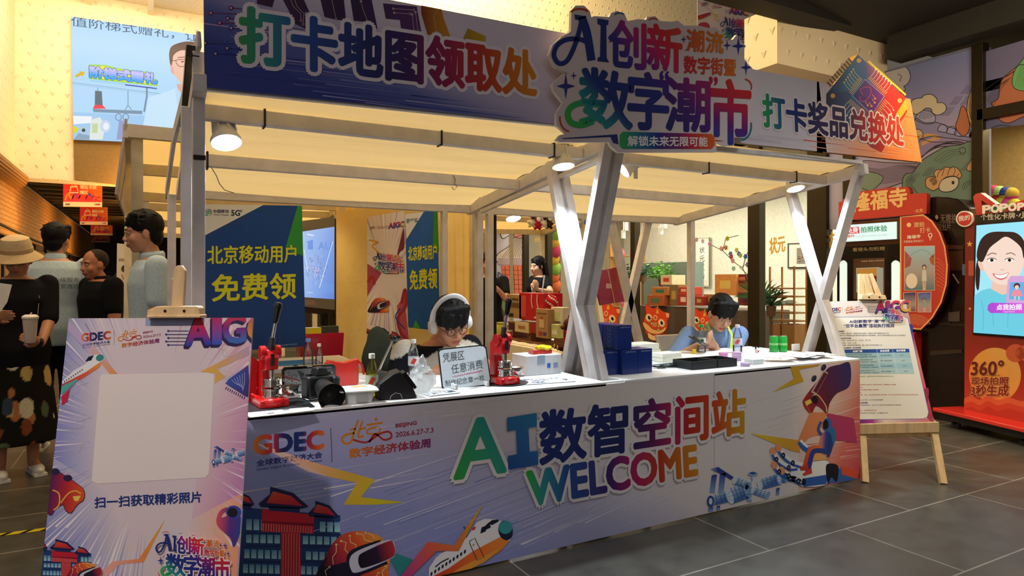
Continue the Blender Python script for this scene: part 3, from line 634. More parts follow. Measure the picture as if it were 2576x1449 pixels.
def art_aigc(b,x,y,s,lean=0,out=None):   # lettering with thick shaded side and circuit lines
    for i,(ch,c) in enumerate(zip('AIGC',(((0,'#2f3fb0'),(.55,'#c2185b'),(1,'#d0342c')),((0,'#3a55c0'),(1,'#c2185b')),((0,'#2f6fc0'),(.5,'#7a1f8a'),(1,'#d0342c')),((0,'#d8b01c'),(1,'#c2375b'))))):
        w = (1.15,.35,1.05,1.0)[i] * s; xx = x + (0,1.3,1.8,3.0)[i] * s; yy = y - lean * (0,1.3,1.8,3.0)[i] * s
        for k in (3,2,1): b.text(ch,(xx - .035 * s * k,yy + .045 * s * k),(xx - .035 * s * k + w,yy + .045 * s * k - lean * w),(xx - .035 * s * k,yy + .045 * s * k - 1.3 * s),'#2b1a55',bold=.05,layer=5 - k * .2)
        b.text(ch,(xx,yy),(xx + w,yy - lean * w),(xx,yy - 1.3 * s),G((xx,yy),(xx,yy - 1.3 * s),c),bold=.05,layer=5.2,out=(out,.06) if out else None)
    for i in range(5): b.line([(x - (.9 + .1 * (i % 2)) * s,y - i * .17 * s),(x + .1 * s,y - i * .17 * s)],.03 * s,'#2a2f7a',4); b.disc((x - (.9 + .1 * (i % 2)) * s,y - i * .17 * s),.05 * s,col='#2a2f7a',layer=4,n=8)
def rays(b,c,n,r0,r1,w,cols,layer=.5,rx=1,ry=1,a0=0,a1=360,seed=3):
    rn = random.Random(seed)
    for i in range(n):
        a = R(a0 + (a1 - a0) * (i + rn.random()) / n); u = Vector((math.cos(a) * rx,math.sin(a) * ry)); v = Vector((-u.y,u.x)).normalized()
        ra = r0 * (1 + rn.random() * .8); rb = r1 * (.8 + .3 * rn.random()); ww = w * (.3 + rn.random())
        A = Vector(c) + u * ra; Bq = Vector(c) + u * rb
        b.poly([A,Bq + v * ww,Bq - v * ww],rn.choice(cols),layer + .4 * rn.random())
# ================================================================ the market stall
FY = 2.77
stall = thing('market_stall',(2.2,3.6,0),'white-painted timber market stall with pale yellow canopy and crossed legs','market stall')
X0,XM,XE = .163,2.15,4.24
WH = '#dcd7d6'
def rz_(y): return 2.1 - .115 * (y - 2.8)       # height of the roof frame's underside
def bld(mb,n,m=PAINTED,**k): return mb.build(n,m,stall,world=True,bev=k.pop('bev',.004),**k)
# left: upright posts
bld(MB(WH).box((X0,2.84,1.12),(.045,.05,2.24)),'post')
bld(MB(WH).beam((X0 - .037,3.0,0),(X0 - .035,3.0,2.06),.042,.05),'post')
bld(MB(WH).box((X0 - .054,4.4,.93),(.045,.05,1.86)),'post')
bld(MB('#24211e').prism([(X0 - .02,2.812,1.82),(X0 + .024,2.812,1.82),(X0 + .024,2.812,1.838),(X0 - .02,2.812,1.838)],(0,-.002,0)),'black_tape',MATTE,bev=0)
# crossed side legs
for X,offs in ((XM,(-.025,.025)),(XE,(0,))):
    for dx in offs:
        bld(MB(WH).beam((X + dx,3.375,2.06),(X + dx,2.95,.79),.046,.085,up=(1,0,0)),'leg'); bld(MB(WH).box((X + dx,2.95,.395),(.046,.08,.79)),'lower_post')
        bld(MB(WH).beam((X + dx + .004,2.81,2.1),(X + dx + .004,3.225,.79),.046,.085,up=(1,0,0)),'leg'); bld(MB(WH).box((X + dx,3.225,.395),(.046,.08,.79)),'lower_post')
# roof beams (side to side = rails, front to back = beams)
for X in (X0,XM,XE):
    bld(MB(WH).beam((X,2.76,rz_(2.76)),(X,4.62,rz_(4.62)),.05,.075),'roof_beam')
    bld(MB(WH).beam((X + .0,2.9,rz_(2.9) - .075),(X,4.4,rz_(4.4) - .055),.03,.03),'cable_duct') if X == XM else None
for Y in (3.07,3.80,4.56):
    for a,c in ((X0,XM),(XM,XE)):
        bld(MB(WH).beam((a + .025,Y,rz_(Y) - .005),(c - .025,Y,rz_(Y) - .005),.05,.065),'rail')
for a,c in ((X0,XM),(XM,XE)): bld(MB(WH).beam((a,2.8,rz_(2.8) + .0),(c,2.8,rz_(2.8) + .05),.03,.03),'rail')
def post_at(px,Y,z0,z1,w=.05,col=WH): p = onY(px,702,Y); bld(MB(col).box((p.x,Y,(z0 + z1) / 2),(w,.055,z1 - z0)),'post')
post_at(1205,4.56,0,rz_(4.56)); post_at(1231,4.56,0,rz_(4.56)); post_at(1738,4.46,0,rz_(4.46)); post_at(1117,4.56,0,rz_(4.56) - .03,.04)
# rear crossed legs of the right bay, seen through the stall
for a,c in (((1632,1556)),((1533,1612))):
    A = onY(a,545,4.6); Bq = onY(c,880,4.6); Bq = A + (Bq - A) * ((A.z) / (A.z - Bq.z)); bld(MB(WH).beam(A,Bq,.07,.05,up=(0,1,0)),'leg')
# slanted white arms at the left end carrying the raised header
bld(MB(WH).beam((.163,2.79,2.28),(.1,3.6,2.05),.016,.07,up=(0,0,1)).beam((.1,3.6,2.05),(.085,4.55,1.88),.016,.07,up=(0,0,1)),'end_board')
bld(MB('#4a4a48').beam((X0 - .02,2.82,2.24),(X0 - .02,3.4,2.08),.05,.05),'bracket',DULLMETAL)
# canopies with a slight sag and gathered rear edge
def sheet(nm,x0,x1,y0,y1,zf,col='#efe2bb',par=None,m=CANVAS,sag=.02,droop=.1,ph=0):
    def f(u,v):
        y = y0 + (y1 - y0) * v; x = x0 + (x1 - x0) * u
        z = zf(y) + .045 - sag * math.sin(math.pi * u) * abs(math.sin(math.pi * v * 2.5)) + .006 * math.sin(9 * v * 6.28 + 3 * u + ph)
        if v > .9: z -= (v - .9) * 10 * droop
        return (x,y,z)
    return MB(col).grid(f,16,40).build(nm,m,par,smooth=180,world=True)
sheet('canopy',X0 + .0,XM - .02,2.78,4.62,rz_,par=stall,droop=.05)
sheet('canopy',XM + .02,XE,2.78,4.62,rz_,par=stall,ph=2,droop=.05)
# black cable ties, staples and a dangling wire
for px in (664,1106,1388,1776,1996):
    Y = 3.07; p = onY(px,300,Y); z = rz_(Y)
    if px == 1388: p.x = 1.93
    bld(MB('#17140f').box((p.x,Y,z - .005),(.008,.06,.078)),'cable_tie',PLAIN,bev=0)
p = onY(521,400,3.8)
bld(MB('#17140f').box((p.x,3.8,rz_(3.8) - .005),(.01,.06,.09)),'cable_tie',PLAIN,bev=0)
q = [onY(*v,3.78) for v in ((522,408),(534,425),(545,443),(552,462),(565,478),(590,486))]
bld(MB('#8d8676').tube(q,.0025,5),'wire',PLAIN,bev=0)
q = [onY(*v,3.77) for v in ((1140,440),(1146,452),(1144,462),(1150,470),(1142,478),(1136,470))]
bld(MB('#a69c84').tube(q,.005,5,flat=.3),'tape_scrap',PLAIN,bev=0)
# ---------------------------------------------------------------- header board
hd = Board((0,FY,0),(0,1,0)); fas = [(512,-90),(2290,249),(2319,408),(515,219)]
hd.slab([(512,-90),(1420,83),(1500,290),(1400,312),(515,219)],.03,G((900,262),(960,40),[(0,'#2c3f9c'),(.35,'#5f6cb8'),(.62,'#b9b2d8'),(1,'#e2d6e8')]),side='#b9b2a6')
hd.slab([(1400,79),(2060,206),(2080,383),(1400,312)],.03,'#ddd3dd',side='#b9b2a6',layer=.3)
hd.slab([(2055,205),(2290,249),(2319,408),(2055,381)],.03,G((2060,290),(2310,340),[(0,'#ddd3dd'),(.35,'#e9a98c'),(.7,'#f08a4a'),(1,'#f7a25c')]),side='#d8a070',layer=.3)
rn = random.Random(5)
for i in range(46):
    x = rn.uniform(500,1150); y = rn.uniform(95,250) + (x - 515) * .12; L = rn.uniform(80,420)
    hd.line([(x,y),(x + L,y + L * .118)],rn.uniform(.8,3),rn.choice(['#8f95cf','#b9b4dc','#24348c','#e3d9ec','#4553a8']),.6 + rn.random() * .3,w1=.3)
for i in range(9):
    x = rn.uniform(500,760); y = rn.uniform(0,90) + (x - 515) * .12; hd.line([(x,y),(x + 200,y + 26)],rn.uniform(1,3),'#c9a9d2',.6)
for i in range(12):
    x = rn.uniform(1420,2000); y = 300 + (x - 1400) * .1 + rn.uniform(-25,5); hd.line([(x,y),(x + 150,y + 16)],1,'#bfb2c6',.6)
for i in range(30):
    x = rn.uniform(2020,2280); y = 225 + (x - 2020) * .16 + rn.uniform(10,160); L = rn.uniform(40,160); hd.line([(x,y),(x + L,y + L * .13)],rn.uniform(1,4),rn.choice(['#ffc07a','#e0603a','#f7b48a','#d9553c']),.7 + rn.random() * .2,w1=.5)
hd.clip([(512,-90),(2290,249),(2319,408),(515,219)])
hd.zoom(480,0,2.587)
DP = G((500,0),(1450,200),[(0,'#3f1244'),(.6,'#33154f'),(1,'#5a2a6e')])
for q in ([(430,-60),(560,-60),(530,48),(430,25)],[(575,-60),(710,-60),(772,80),(742,80),(748,188),(665,150),(640,75),(600,0)],[(830,-60),(990,-60),(1010,132),(950,130),(870,110)],[(1030,-60),(1165,-60),(1215,188),(1180,180),(1185,148),(1060,135)],[(1250,22),(1470,42),(1500,208),(1368,188),(1360,130),(1268,122)]): hd.poly(q,DP,2)
hd.poly([(1495,-60),(1605,-60),(1645,120),(1690,240),(1540,226),(1500,90)],G((1500,60),(1690,90),[(0,'#8a2f1c'),(.5,'#c07a1c'),(1,'#d0961c')]),2)
hd.poly([(1802,185),(1920,236),(1915,280),(1770,255)],G((1790,230),(1920,250),[(0,'#b08a1c'),(1,'#c8a81c')]),2)
for pts in ([(640,-30),(665,40),(715,90),(716,135)],[(665,-30),(690,40),(735,90),(730,158)],[(912,-30),(930,60),(945,125)],[(1107,10),(1120,60),(1150,140)],[(1318,57),(1450,65)],[(1324,84),(1425,90)],[(1440,95),(1452,200)],[(1462,80),(1478,200)],[(1577,15),(1605,70),(1580,100),(1600,215)]):
    hd.line(pts,3,'#d8b9c0',2.6); hd.disc(pts[0],8,col='#d8b9c0',layer=2.6,n=10); hd.disc(pts[-1],8,col='#d8b9c0',layer=2.6,n=10); hd.disc(pts[-1],5,col='#4a1a4a',layer=2.9,n=10)
for x,y,c in ((262,52,'#6a1a6a'),(130,85,'#8a1a5a'),(240,120,'#6a1a6a'),(188,149,'#8a1a5a'),(262,183,'#4a1a7a'),(93,281,'#22307a'),(236,314,'#22307a'),(160,350,'#1c2a74')):
    hd.line([(x,y),(340,y + 8)],6,c,2.4); hd.disc((x,y),16,col=c,layer=2.4,n=14); hd.disc((x,y),8,col='#c9b9dd',layer=2.8,n=12)
hd.clip([(85,-235),(4685,645),(4760,1057),(90,568)])
hd.text('打卡地图领取处',(325,402),(2245,628),(325,45),G((330,330),(2245,500),GH),bold=.042,out=('#efe6f0',.075,14),layer=5)
hd.zoom(1860,60,2.898)
# circuit board cut-out rising above the header
hd.slab([(862,224),(1213,540),(1222,640),(1036,935),(960,900),(633,580),(633,512)],.045,G((640,560),(1200,600),[(0,'#0d1c4a'),(.35,'#1d4f86'),(.6,'#b0252f'),(1,'#d8301f')]),side='#d9a02a',layer=2)
hd.poly([(862,224),(1213,540),(1100,700),(860,480),(633,512)],G((640,500),(1190,520),[(0,'#0f2154'),(.3,'#1f6f9a'),(.5,'#2b4f8a'),(.72,'#c0242a'),(1,'#e0331c')]),2.4)
hd.poly([(1213,540),(1222,620),(1150,720),(1140,660)],'#e9b52c',2.6)
for i in range(19):
    t = i / 18; x = 642 + (795 - 642) * t; y = 430 - (430 - 258) * t; hd.poly([(x - 8,y - 4),(x + 2,y - 10),(x + 30,y + 20),(x + 20,y + 28)],'#d9c08a' if i % 2 else '#7a4a2a',2.5)
for i in range(20):
    t = i / 19; x = 935 + (1195 - 935) * t; y = 275 + (510 - 275) * t; hd.poly([(x,y),(x + 10,y - 8),(x + 22,y + 6),(x + 10,y + 14)],'#e9c02c',2.5)
for c in ((870,268),(680,525),(1168,560)): hd.disc(c,17,col='#e0a860',layer=3)
hd.poly([(915,405),(1055,528),(965,660),(820,525)],G((830,520),(1040,540),[(0,'#1f2a7a'),(1,'#7a1f86')]),3.4); hd.line([(915,405),(1055,528),(965,660),(820,525)],5,'#8ac0e0',3.6,closed=True)
for a,c,n,d in (((900,405),(820,520),12,(-26,-22)),((930,400),(1060,520),14,(22,-20)),((1060,545),(985,650),9,(26,22)),((810,545),(890,620),9,(-26,24))):
    for i in range(n):
        t = (i + .5) / n; x = a[0] + (c[0] - a[0]) * t; y = a[1] + (c[1] - a[1]) * t; hd.line([(x,y),(x + d[0],y + d[1])],4,'#e8c070',3.3)
        if i % 2 == 0: hd.line([(x + d[0],y + d[1]),(x + d[0] * 2.2,y + d[1] * 2.6),(x + d[0] * 2.6,y + d[1] * 3.6)],3,'#e9dcc0',3.2); hd.disc((x + d[0] * 2.6,y + d[1] * 3.6),6,col='#e9dcc0',layer=3.3,n=8)
hd.spline([(900,520),(880,480),(925,460),(955,470),(955,510),(920,560),(880,560),(880,530)],4,'#e0506a',3.9)
for x,y in ((935,595),(962,600),(985,575),(988,545)): hd.line([(x - 20,y - 30),(x,y)],4,'#e9a03c',3.8); hd.disc((x,y),8,col='#e9a03c',layer=3.9,n=8)
hd.text('打卡奖品兑换处',(175,748),(1195,892),(168,510),G((175,700),(1195,700),[(0,'#1fa04a'),(.06,'#1f7f7a'),(.14,'#1c3f8a'),(.3,'#151f5e'),(.58,'#2a1450'),(.72,'#b01f2f'),(1,'#d8481f')]),bold=.04,out=('#ecdcd8',.06,12),layer=5)
o = hd.build('header_board'); tag(o,'long printed header board in blue, lilac and orange along the stall roof','sign board')
# ---------------------------------------------------------------- cut-out lettering sign
lg = Board((0,2.69,0),(0,1,0)).zoom(1360,0,3.01875)
outl = [(235,75),(265,42),(330,42),(375,85),(385,130),(410,122),(520,130),(535,100),(580,82),(640,110),(660,160),(740,145),(800,150),(810,130),(870,122),(905,160),(1000,165),(1040,155),(1090,195),(1200,195),(1290,215),(1330,205),(1390,265),(1400,310),(1460,300),(1490,262),(1520,310),(1560,350),(1505,430),(1535,420),(1560,470),(1610,520),(1570,590),(1620,640),(1625,760),(1600,830),(1610,960),(1560,1040),(1470,1040),(1468,1105),(1400,1110),(1335,1075),(1335,1155),(590,1158),(540,1115),(520,1080),(150,1080),(118,1062),(150,1025),(195,1015),(120,950),(120,860),(170,780),(100,690),(90,640),(175,560),(215,560),(110,510),(62,420),(90,340),(160,280),(230,240)]
lg.slab(outl,.02,'#dccfd0',side='#efe6d8')
art_logo(lg)
for c in ((523,320),(1100,380)): lg.disc(c,5,col='#333333',layer=6,n=8)
o = lg.build('lettering_sign'); tag(o,'large white cut-out sign with rainbow lettering fixed over the header, mid-stall','sign')
# ---------------------------------------------------------------- counter
TOPZ = .822
counter = thing('counter',(2.2,3.1,0),'long white counter with printed front board between the stall legs','counter')
def cb(mb,n,m=PLAIN,**k): return mb.build(n,m,counter,world=True,**k)
cb(MB('#eef1f3').box(((X0 + .04 + XM - .06) / 2,3.26,TOPZ - .012),(XM - X0 - .1,.94,.024)),'tabletop',bev=.003)
cb(MB('#eef1f3').box(((XM + .06 + XE - .03) / 2,3.26,TOPZ - .012),(XE - XM - .09,.94,.024)),'tabletop',bev=.003)
cb(MB('#eef1f3').box((XM,2.815,TOPZ - .012),(.12,.03,.02)),'edge_strip')
for x in (.4,1.9,2.5,4.0):
    for y in (2.95,3.65): cb(MB('#9a9a9a').box((x,y,.4),(.03,.03,.8)),'leg',DULLMETAL)
ct = Board((0,2.79,0),(0,1,0))
def wp(x,z,y=2.79):    # picture point of a place on the counter front
    dx,dy = x,y; f = dx * SA + dy * CA; r = dx * CA - dy * SA; return (1288 + FPX * r / f,702 - FPX * (z - HC) / f)
W0,W1 = X0 + .02,4.215
cn = [wp(W0,.81),wp(W1,.81),wp(W1,.012),wp(W0,.012)]
ct.slab([wp(W0,.81),wp(2.86,.81),wp(2.86,.012),wp(W0,.012)],.012,G(wp(1.6,.012),wp(1.9,.62),[(0,'#8c95cf'),(.45,'#b3b3d6'),(.8,'#ddd6dc'),(1,'#e4dcda')]),side='#e9e4e0')
ct.slab([wp(2.864,.81),wp(3.6,.81),wp(3.6,.012),wp(2.864,.012)],.012,'#e2dadb',side='#e9e4e0')
ct.slab([wp(3.59,.81),wp(W1,.81),wp(W1,.012),wp(3.59,.012)],.012,G(wp(3.55,.6),wp(4.25,.2),[(0,'#e2dadb'),(.45,'#e0bdb0'),(.75,'#d8746a'),(1,'#cf4f62')]),side='#e9e4e0',layer=.2)
rn = random.Random(11)
def streak(x0,x1,z0,z1,n,cols,dx=.6,up=.25,w=.004):
    for i in range(n):
        x = rn.uniform(x0,x1); z = rn.uniform(z0,z1); L = rn.uniform(.3,1) * dx
        ct.line([wp(x,z),wp(x + L,z + L * up)],rn.uniform(.8,3.2),rn.choice(cols),.8 + .3 * rn.random(),w1=.3)
streak(.3,1.6,.02,.45,60,['#c9c9e6','#9a9fd0','#e6e2ee','#7f88c4'],.9,.18)
streak(.3,1.4,.45,.8,24,['#d6cfd0','#cfc6c8','#e9e4e6'],.5,.02)
streak(2.9,3.9,.3,.7,26,['#f0e9e6','#d8cacb','#ead8d0'],.6,.12)
streak(3.6,4.1,.05,.45,24,['#f0c0a8','#e59a8a','#f4dcd0','#b84a72'],.5,-.04)
streak(1.5,2.6,.02,.2,20,['#c9c9e6','#dcd8ea'],.5,.2)
ct.clip(cn)
ct.zoom(600,1000,3.22)
art_bolts(ct); art_building(ct); art_plane(ct); art_vr(ct)
ct.z = (0,0,1); ct.clip(cn); ct.zoom(600,1000,3.22)
art_gdec(ct,125,462,102)
art_beijing(ct,838,372,100)
ct.z = (0,0,1)
gt = G((1143,1150),(1872,1040),[(0,'#2f9e4f'),(.12,'#1f8f8f'),(.2,'#1f5fa6'),(.3,'#17246f'),(.6,'#1a2060'),(.7,'#8a1a5a'),(.8,'#b8241c'),(.9,'#c8561c'),(1,'#c8961c')])
ct.text('A',(1143,1203),(1270,1184),(1143,1060),G((1143,1200),(1270,1100),[(0,'#2f9e3f'),(.6,'#2f9e7a'),(1,'#2a8fa0')]),bold=.035,out=('#e2dcde',.07),layer=15)
ct.poly([(1274,1050),(1349,1038),(1349,1072),(1328,1076),(1331,1136),(1352,1133),(1353,1168),(1277,1181),(1276,1146),(1300,1142),(1297,1081),(1275,1085)],G((1276,1170),(1350,1050),[(0,'#1f4f9a'),(.5,'#2a6fb0'),(1,'#2a7fb0')]),15)
ct.text('数智空间站',(1358,1168),(1872,1088),(1358,1036),G((1358,1100),(1872,1030),[(0,'#1a2f7a'),(.4,'#17205c'),(.5,'#5a1458'),(.6,'#a81a5a'),(.68,'#b01f1c'),(.85,'#c84a1c'),(1,'#c89a1c')]),bold=.038,out=('#e2dcde',.07),layer=15)
ct.text('WELCOME',(1330,1272),(1752,1193),(1325,1187),G((1330,1260),(1752,1160),[(0,'#2fae3f'),(.08,'#2a8fa0'),(.2,'#1f4f9a'),(.45,'#3a1a6a'),(.6,'#a81a5a'),(.75,'#b8341c'),(1,'#d0861c')]),bold=.06,out=('#e2dcde',.1),layer=15)
ct.zoom(1400,900,2.8975)
ct.poly([(1700,55),(1975,20),(1900,60),(1765,85),(1800,170),(1575,248),(1730,150)],G((1580,240),(1960,30),[(0,'#e8c42c'),(.6,'#d8a02c'),(1,'#c08a3c')]),5)
ct.poly([(1410,550),(1760,600),(1775,690),(1720,680)],G((1420,550),(1760,650),[(0,'#e8cf2c'),(1,'#e09a3c')]),5)
ct.poly([(1845,395),(1975,400),(1905,560),(1840,580),(1780,640),(1760,600)],'#e08a5c',5)
ct.poly([(1960,400),(2165,440),(2190,620),(2030,600),(1990,480)],'#b83a6a',5)
ct.poly([(1890,640),(1980,760),(1800,830),(1790,780)],'#e8a86a',5.2)
art_station(ct); art_hand(ct); art_gamepad(ct)
ct.z = (0,0,1); ct.clip(cn)
o = ct.build('front_board',PRINT,counter)
# ================================================================ lamps
def lamp(name,px,py,Y,d,label,e,r=.056,rail=.16,ang=125,mountz=None):
    c = onY(px,py,Y); d = Vector(d).normalized(); t = thing(name,c,label,'spotlight','clamp spotlights of the stalls')
    mb = lambda col: MB(col)
    o = t
    def B(m_,n_,mt,**k): return m_.build(n_,mt,t,world=True,**k)
    bk = c - d * .15
    h = MB('#e6e6e2').lathe([(r * .62,.0),(r * .66,-.0),(r * .7,.05),(r * .95,.1),(r * 1.12,.118),(r * 1.12,.135),(r * 1.0,.135)],bk,d,22)
    for i in range(8):
        x,y,z = frame(d); a = 2 * math.pi * i / 8; v = x * math.cos(a) + y * math.sin(a); h.beam(bk + v * r * .7 - d * .03,bk + v * r * .9 + d * .09,.006,.012)
    B(h,'lamp_head',PLAIN)
    B(MB('#8f9aa0').lathe([(r * .25,-.055),(r * .55,-.05),(r * .55,0),(r * .6,.04)],bk,d,16),'heat_sink',DULLMETAL)
    B(MB('#f4fbff').cyl(c - d * .018,c - d * .012,r * .98,r * .98,24),'lens',LAMPON)
    top = Vector((c.x,c.y + .0,mountz if mountz else c.z + rail)); x = Vector((1,0,0)); m = bk + d * .03
    B(MB('#dddcd6').beam(m + x * r * 1.2,m + x * r * 1.2 + Vector((0,0,.05)),.02,.005).beam(m - x * r * 1.2,m - x * r * 1.2 + Vector((0,0,.05)),.02,.005).beam(m - x * r * 1.25 + Vector((0,0,.05)),m + x * r * 1.25 + Vector((0,0,.05)),.02,.005)
      .beam(m + Vector((0,0,.05)),Vector((m.x,m.y,top.z)),.03,.006,up=(0,1,0)),'bracket',PLAIN)
    if e: spot('light_stall_lamp',c,c + d,ang,e,C('#e2f1ff'),.5,.05)
    return t
lamp('spotlight',571,367,3.07,(.1,-.42,-.9),'white clamp spotlight at the far left of the stall, nearest the blue poster',95,mountz=2.04)
lamp('spotlight',1418,426,3.07,(.0,-.2,-.97),'white clamp spotlight under the lettering sign, in the middle of the stall',80,mountz=2.05)
lamp('spotlight',2003,480,3.2,(-.05,-.3,-.95),'white clamp spotlight at the right end of the stall, above the crossed legs',95,mountz=2.06)
lamp('spotlight',1562,430,3.35,(-.75,.3,-.6),'unlit-looking white clamp spotlight turned away behind the middle crossed legs',0,mountz=2.0)
lamp('spotlight',1292,553,7.3,(0,-.35,-.9),'glowing spotlight of the rear stall beside the hanging soft toys',45,r=.09,mountz=2.2)
# ================================================================ stalls behind
def back_stall(x0,x1,y0,y1,z0,label,sl=.115,side=True,xl=True):
    t = thing('market_stall',((x0 + x1) / 2,(y0 + y1) / 2,0),label,'market stall','row of market stalls')
    f = lambda y: z0 - sl * (y - y0)
    def B(m_,n_,mt=PAINTED,**k): return m_.build(n_,mt,t,world=True,**k)
    for x in (x0,x1):
        B(MB('#d8cfb8').box((x,y1,f(y1) / 2),(.06,.06,f(y1))),'post')
        if xl:
            B(MB('#e0d3b0').beam((x,y0 + .05,0),(x,y0 + .65,f(y0) - .03),.05,.07,up=(1,0,0)),'leg'); B(MB('#e0d3b0').beam((x + .05,y0 + .65,0),(x + .05,y0 + .05,f(y0)),.05,.07,up=(1,0,0)),'leg')
        B(MB('#c8bfae').beam((x,y0,f(y0)),(x,y1,f(y1)),.06,.09),'roof_beam')
    for k in (0,.5,1):
        y = y0 + (y1 - y0) * k; B(MB('#c8bfae').beam((x0,y,f(y)),(x1,y,f(y)),.05,.085),'rail')
    sheet('canopy',x0,x1,y0,y1,f,'#f4d89a',t,droop=0,sag=.03)
    if side: B(MB('#b5aea6').beam((x0 - .04,y0,z0 - .17),(x0 - .04,y1,z0 - .17),.014,.5,up=(.12,0,1)),'end_board')
    return t
back_stall(-.13,2.05,5.0,6.9,2.33,'white timber stall directly behind the counter stall, tilted end board at its left')
back_stall(-.1,2.05,7.7,9.6,2.3,'second stall of the left-hand row, seen beyond the tall man in pale blue')
back_stall(-.1,2.05,10.3,12.2,2.3,'farthest stall of the left-hand row, at the corridor mouth')
back_stall(3.25,5.6,7.35,9.2,2.33,'wooden stall at the rear right with crossed legs and hanging soft toys',side=False)
spot('light_stall_lamp',(1.0,6.0,2.1),(1.0,6.4,0),140,26,C('#ffe2ad'),.8,.08)
spot('light_stall_lamp',(1.0,8.7,2.1),(1.0,9.0,0),140,26,C('#ffe2ad'),.8,.08)
spot('light_stall_lamp',(1.0,11.2,2.1),(1.0,11.4,0),140,20,C('#ffe2ad'),.8,.08)
# yellow cloth partitions of the stall behind
def cloth_wall(p0,p1,z0,z1,label,col='#f2d68e'):
    p0 = Vector(p0); p1 = Vector(p1)
    def f(u,v):
        q = p0.lerp(p1,u); n = Vector((-(p1 - p0).y,(p1 - p0).x)).normalized(); q = q + n * .012 * math.sin(u * 17 + v * 2)
        return (q.x,q.y,z0 + (z1 - z0) * v)
    return tag(MB(col).grid(f,24,10).build('cloth_partition',CANVAS,smooth=180),label,'cloth wall','yellow cloth walls of the rear stall')
W0_,W1_ = Vector((1.93,4.42)),Vector((1.46,6.05)); wd_ = (W1_ - W0_).normalized(); wn_ = Vector((-wd_.y,wd_.x,0)) * 1
cloth_wall(Vector((1.95,4.62)),Vector((1.50,6.1)),.02,1.98,'yellow cloth wall behind the two hanging banners')
a = onY(1128,700,5.25); b_ = onY(1186,700,5.25); cloth_wall((a.x,5.25),(b_.x,5.25),.02,2.05,'narrow yellow cloth wall right of the banners, between white posts')
a = onY(846,700,6.6); b_ = onY(925,700,6.6); cloth_wall((a.x,6.6),(b_.x,6.6),.02,2.1,'yellow cloth wall beside the television')
for px,Y,w,lb in ((903,6.0,.075,'left of the banners'),(862,6.4,.05,'at the right edge of the television'),(1190,5.2,.05,'at the right edge of the narrow yellow cloth')):
    q = onY(px,702,Y); tag(MB('#d5ccb4').box((q.x,Y,1.03),(w,.06,2.06)).build('timber_post',PAINTED,bev=.004),'white timber post of the rear stall, ' + lb,'post','posts of the rear stall')
q = onY(1241,702,4.7); tag(MB('#171513').box((q.x,4.7,.95),(.035,.05,1.9)).build('metal_pole',MATTE,bev=.003),'black pole against the white posts in the middle of the stall','pole')
# ---- blue posters
bp = Board((0,4.5,0),(0,1,0)).zoom(500,480,3.3895)
fr = [(35,115),(878,127),(914,1325),(30,1385)]
bp.slab(fr,.004,G((40,1300),(500,120),[(0,'#0a3a80'),(1,'#0c4690')]),side='#dddddd')
bp.poly([(35,115),(552,120),(37,388)],'#eef2f4',1); bp.poly([(843,127),(880,127),(890,555),(735,500)],'#2f9a3a',1)
def cm_logo(b,x,y,s,w=1.0):
    for k,c in ((-.5,'#2a7fb0'),(0,'#1f8f8f'),(.5,'#4aa85a')): b.spline([(x - .9 * s * w,y + k * s - .1 * s),(x - .3 * s * w,y + k * s + .25 * s),(x + .3 * s * w,y + k * s - .35 * s),(x + .9 * s * w,y + k * s)],.24 * s,c,2)
    b.arc((x,y),s * w,s,100,260,.14 * s,'#1f5f9a',2); b.arc((x,y),s * w,s,-80,80,.14 * s,'#2a8f7a',2)
cm_logo(bp,80,185,30)
bp.text('中国移动',(125,190),(255,190),(125,160),'#17306a',bold=.03,layer=2); bp.text('China Mobile',(125,210),(255,214),(125,195),'#17306a',bold=.02,layer=2); bp.text('5G',(278,213),(350,213),(278,165),'#17306a',bold=.05,layer=2); bp.text('+',(352,185),(370,185),(352,160),'#17306a',bold=.04,layer=2)
bp.text('北京移动用户',(75,625),(830,608),(75,470),'#e4e424',bold=.02,out=('#17406a',.014),layer=3); bp.text('免费领',(115,945),(826,915),(115,718),'#e4e424',bold=.025,out=('#17406a',.012),layer=3)
bp.text('方案以活动规则为准以办理环节告知为准',(580,1335),(838,1312),(580,1322),'#b9c8e0',layer=2)
tag(bp.build('poster'),'large blue poster with yellow lettering hanging at the left of the stall','poster')
mbp = Board((W0_.x,W0_.y,0),wn_).zoom(500,480,3.3895)
mbp.slab([(1758,200),(2035,162),(2058,1195),(1785,1165)],.004,'#1560b4',side='#dddddd')
mbp.poly([(1758,200),(1918,180),(1770,415)],'#eef2f4',1); mbp.poly([(2005,165),(2035,162),(2050,520),(1995,470)],'#2f9a3a',1); mbp.poly([(1825,1168),(1850,1100),(1895,1180)],'#3fae3f',1)
cm_logo(mbp,1784,258,22,.5); mbp.text('中国移动',(1797,262),(1838,256),(1797,238),'#17306a',layer=2); mbp.text('5G',(1842,270),(1865,266),(1842,236),'#17306a',bold=.04,layer=2)
mbp.text('北京移动用户',(1787,598),(2030,580),(1787,478),'#e4e424',bold=.02,layer=3); mbp.text('免费领',(1800,845),(2032,830),(1800,680),'#e4e424',bold=.025,layer=3)
tag(mbp.build('poster'),'narrow blue poster with yellow lettering behind the seated man with headphones','poster')
ab = Board((W0_.x,W0_.y,0),wn_).zoom(500,480,3.3895)
fr = [(1437,222),(1753,172),(1795,1290),(1432,1357)]
ab.slab(fr,.003,'#ece4e6',side='#dddddd')
rays(ab,(1600,700),46,160,620,8,['#c9bddb','#e4c4cc','#b4b0d4','#f0d8cc','#ffffff'],.4,rx=.42)
ab.poly([(1437,900),(1560,700),(1437,620)],'#b04a6a',.9); ab.poly([(1795,1290),(1753,900),(1690,980),(1720,1310)],'#c85a6a',.9)
art_z = ab.z
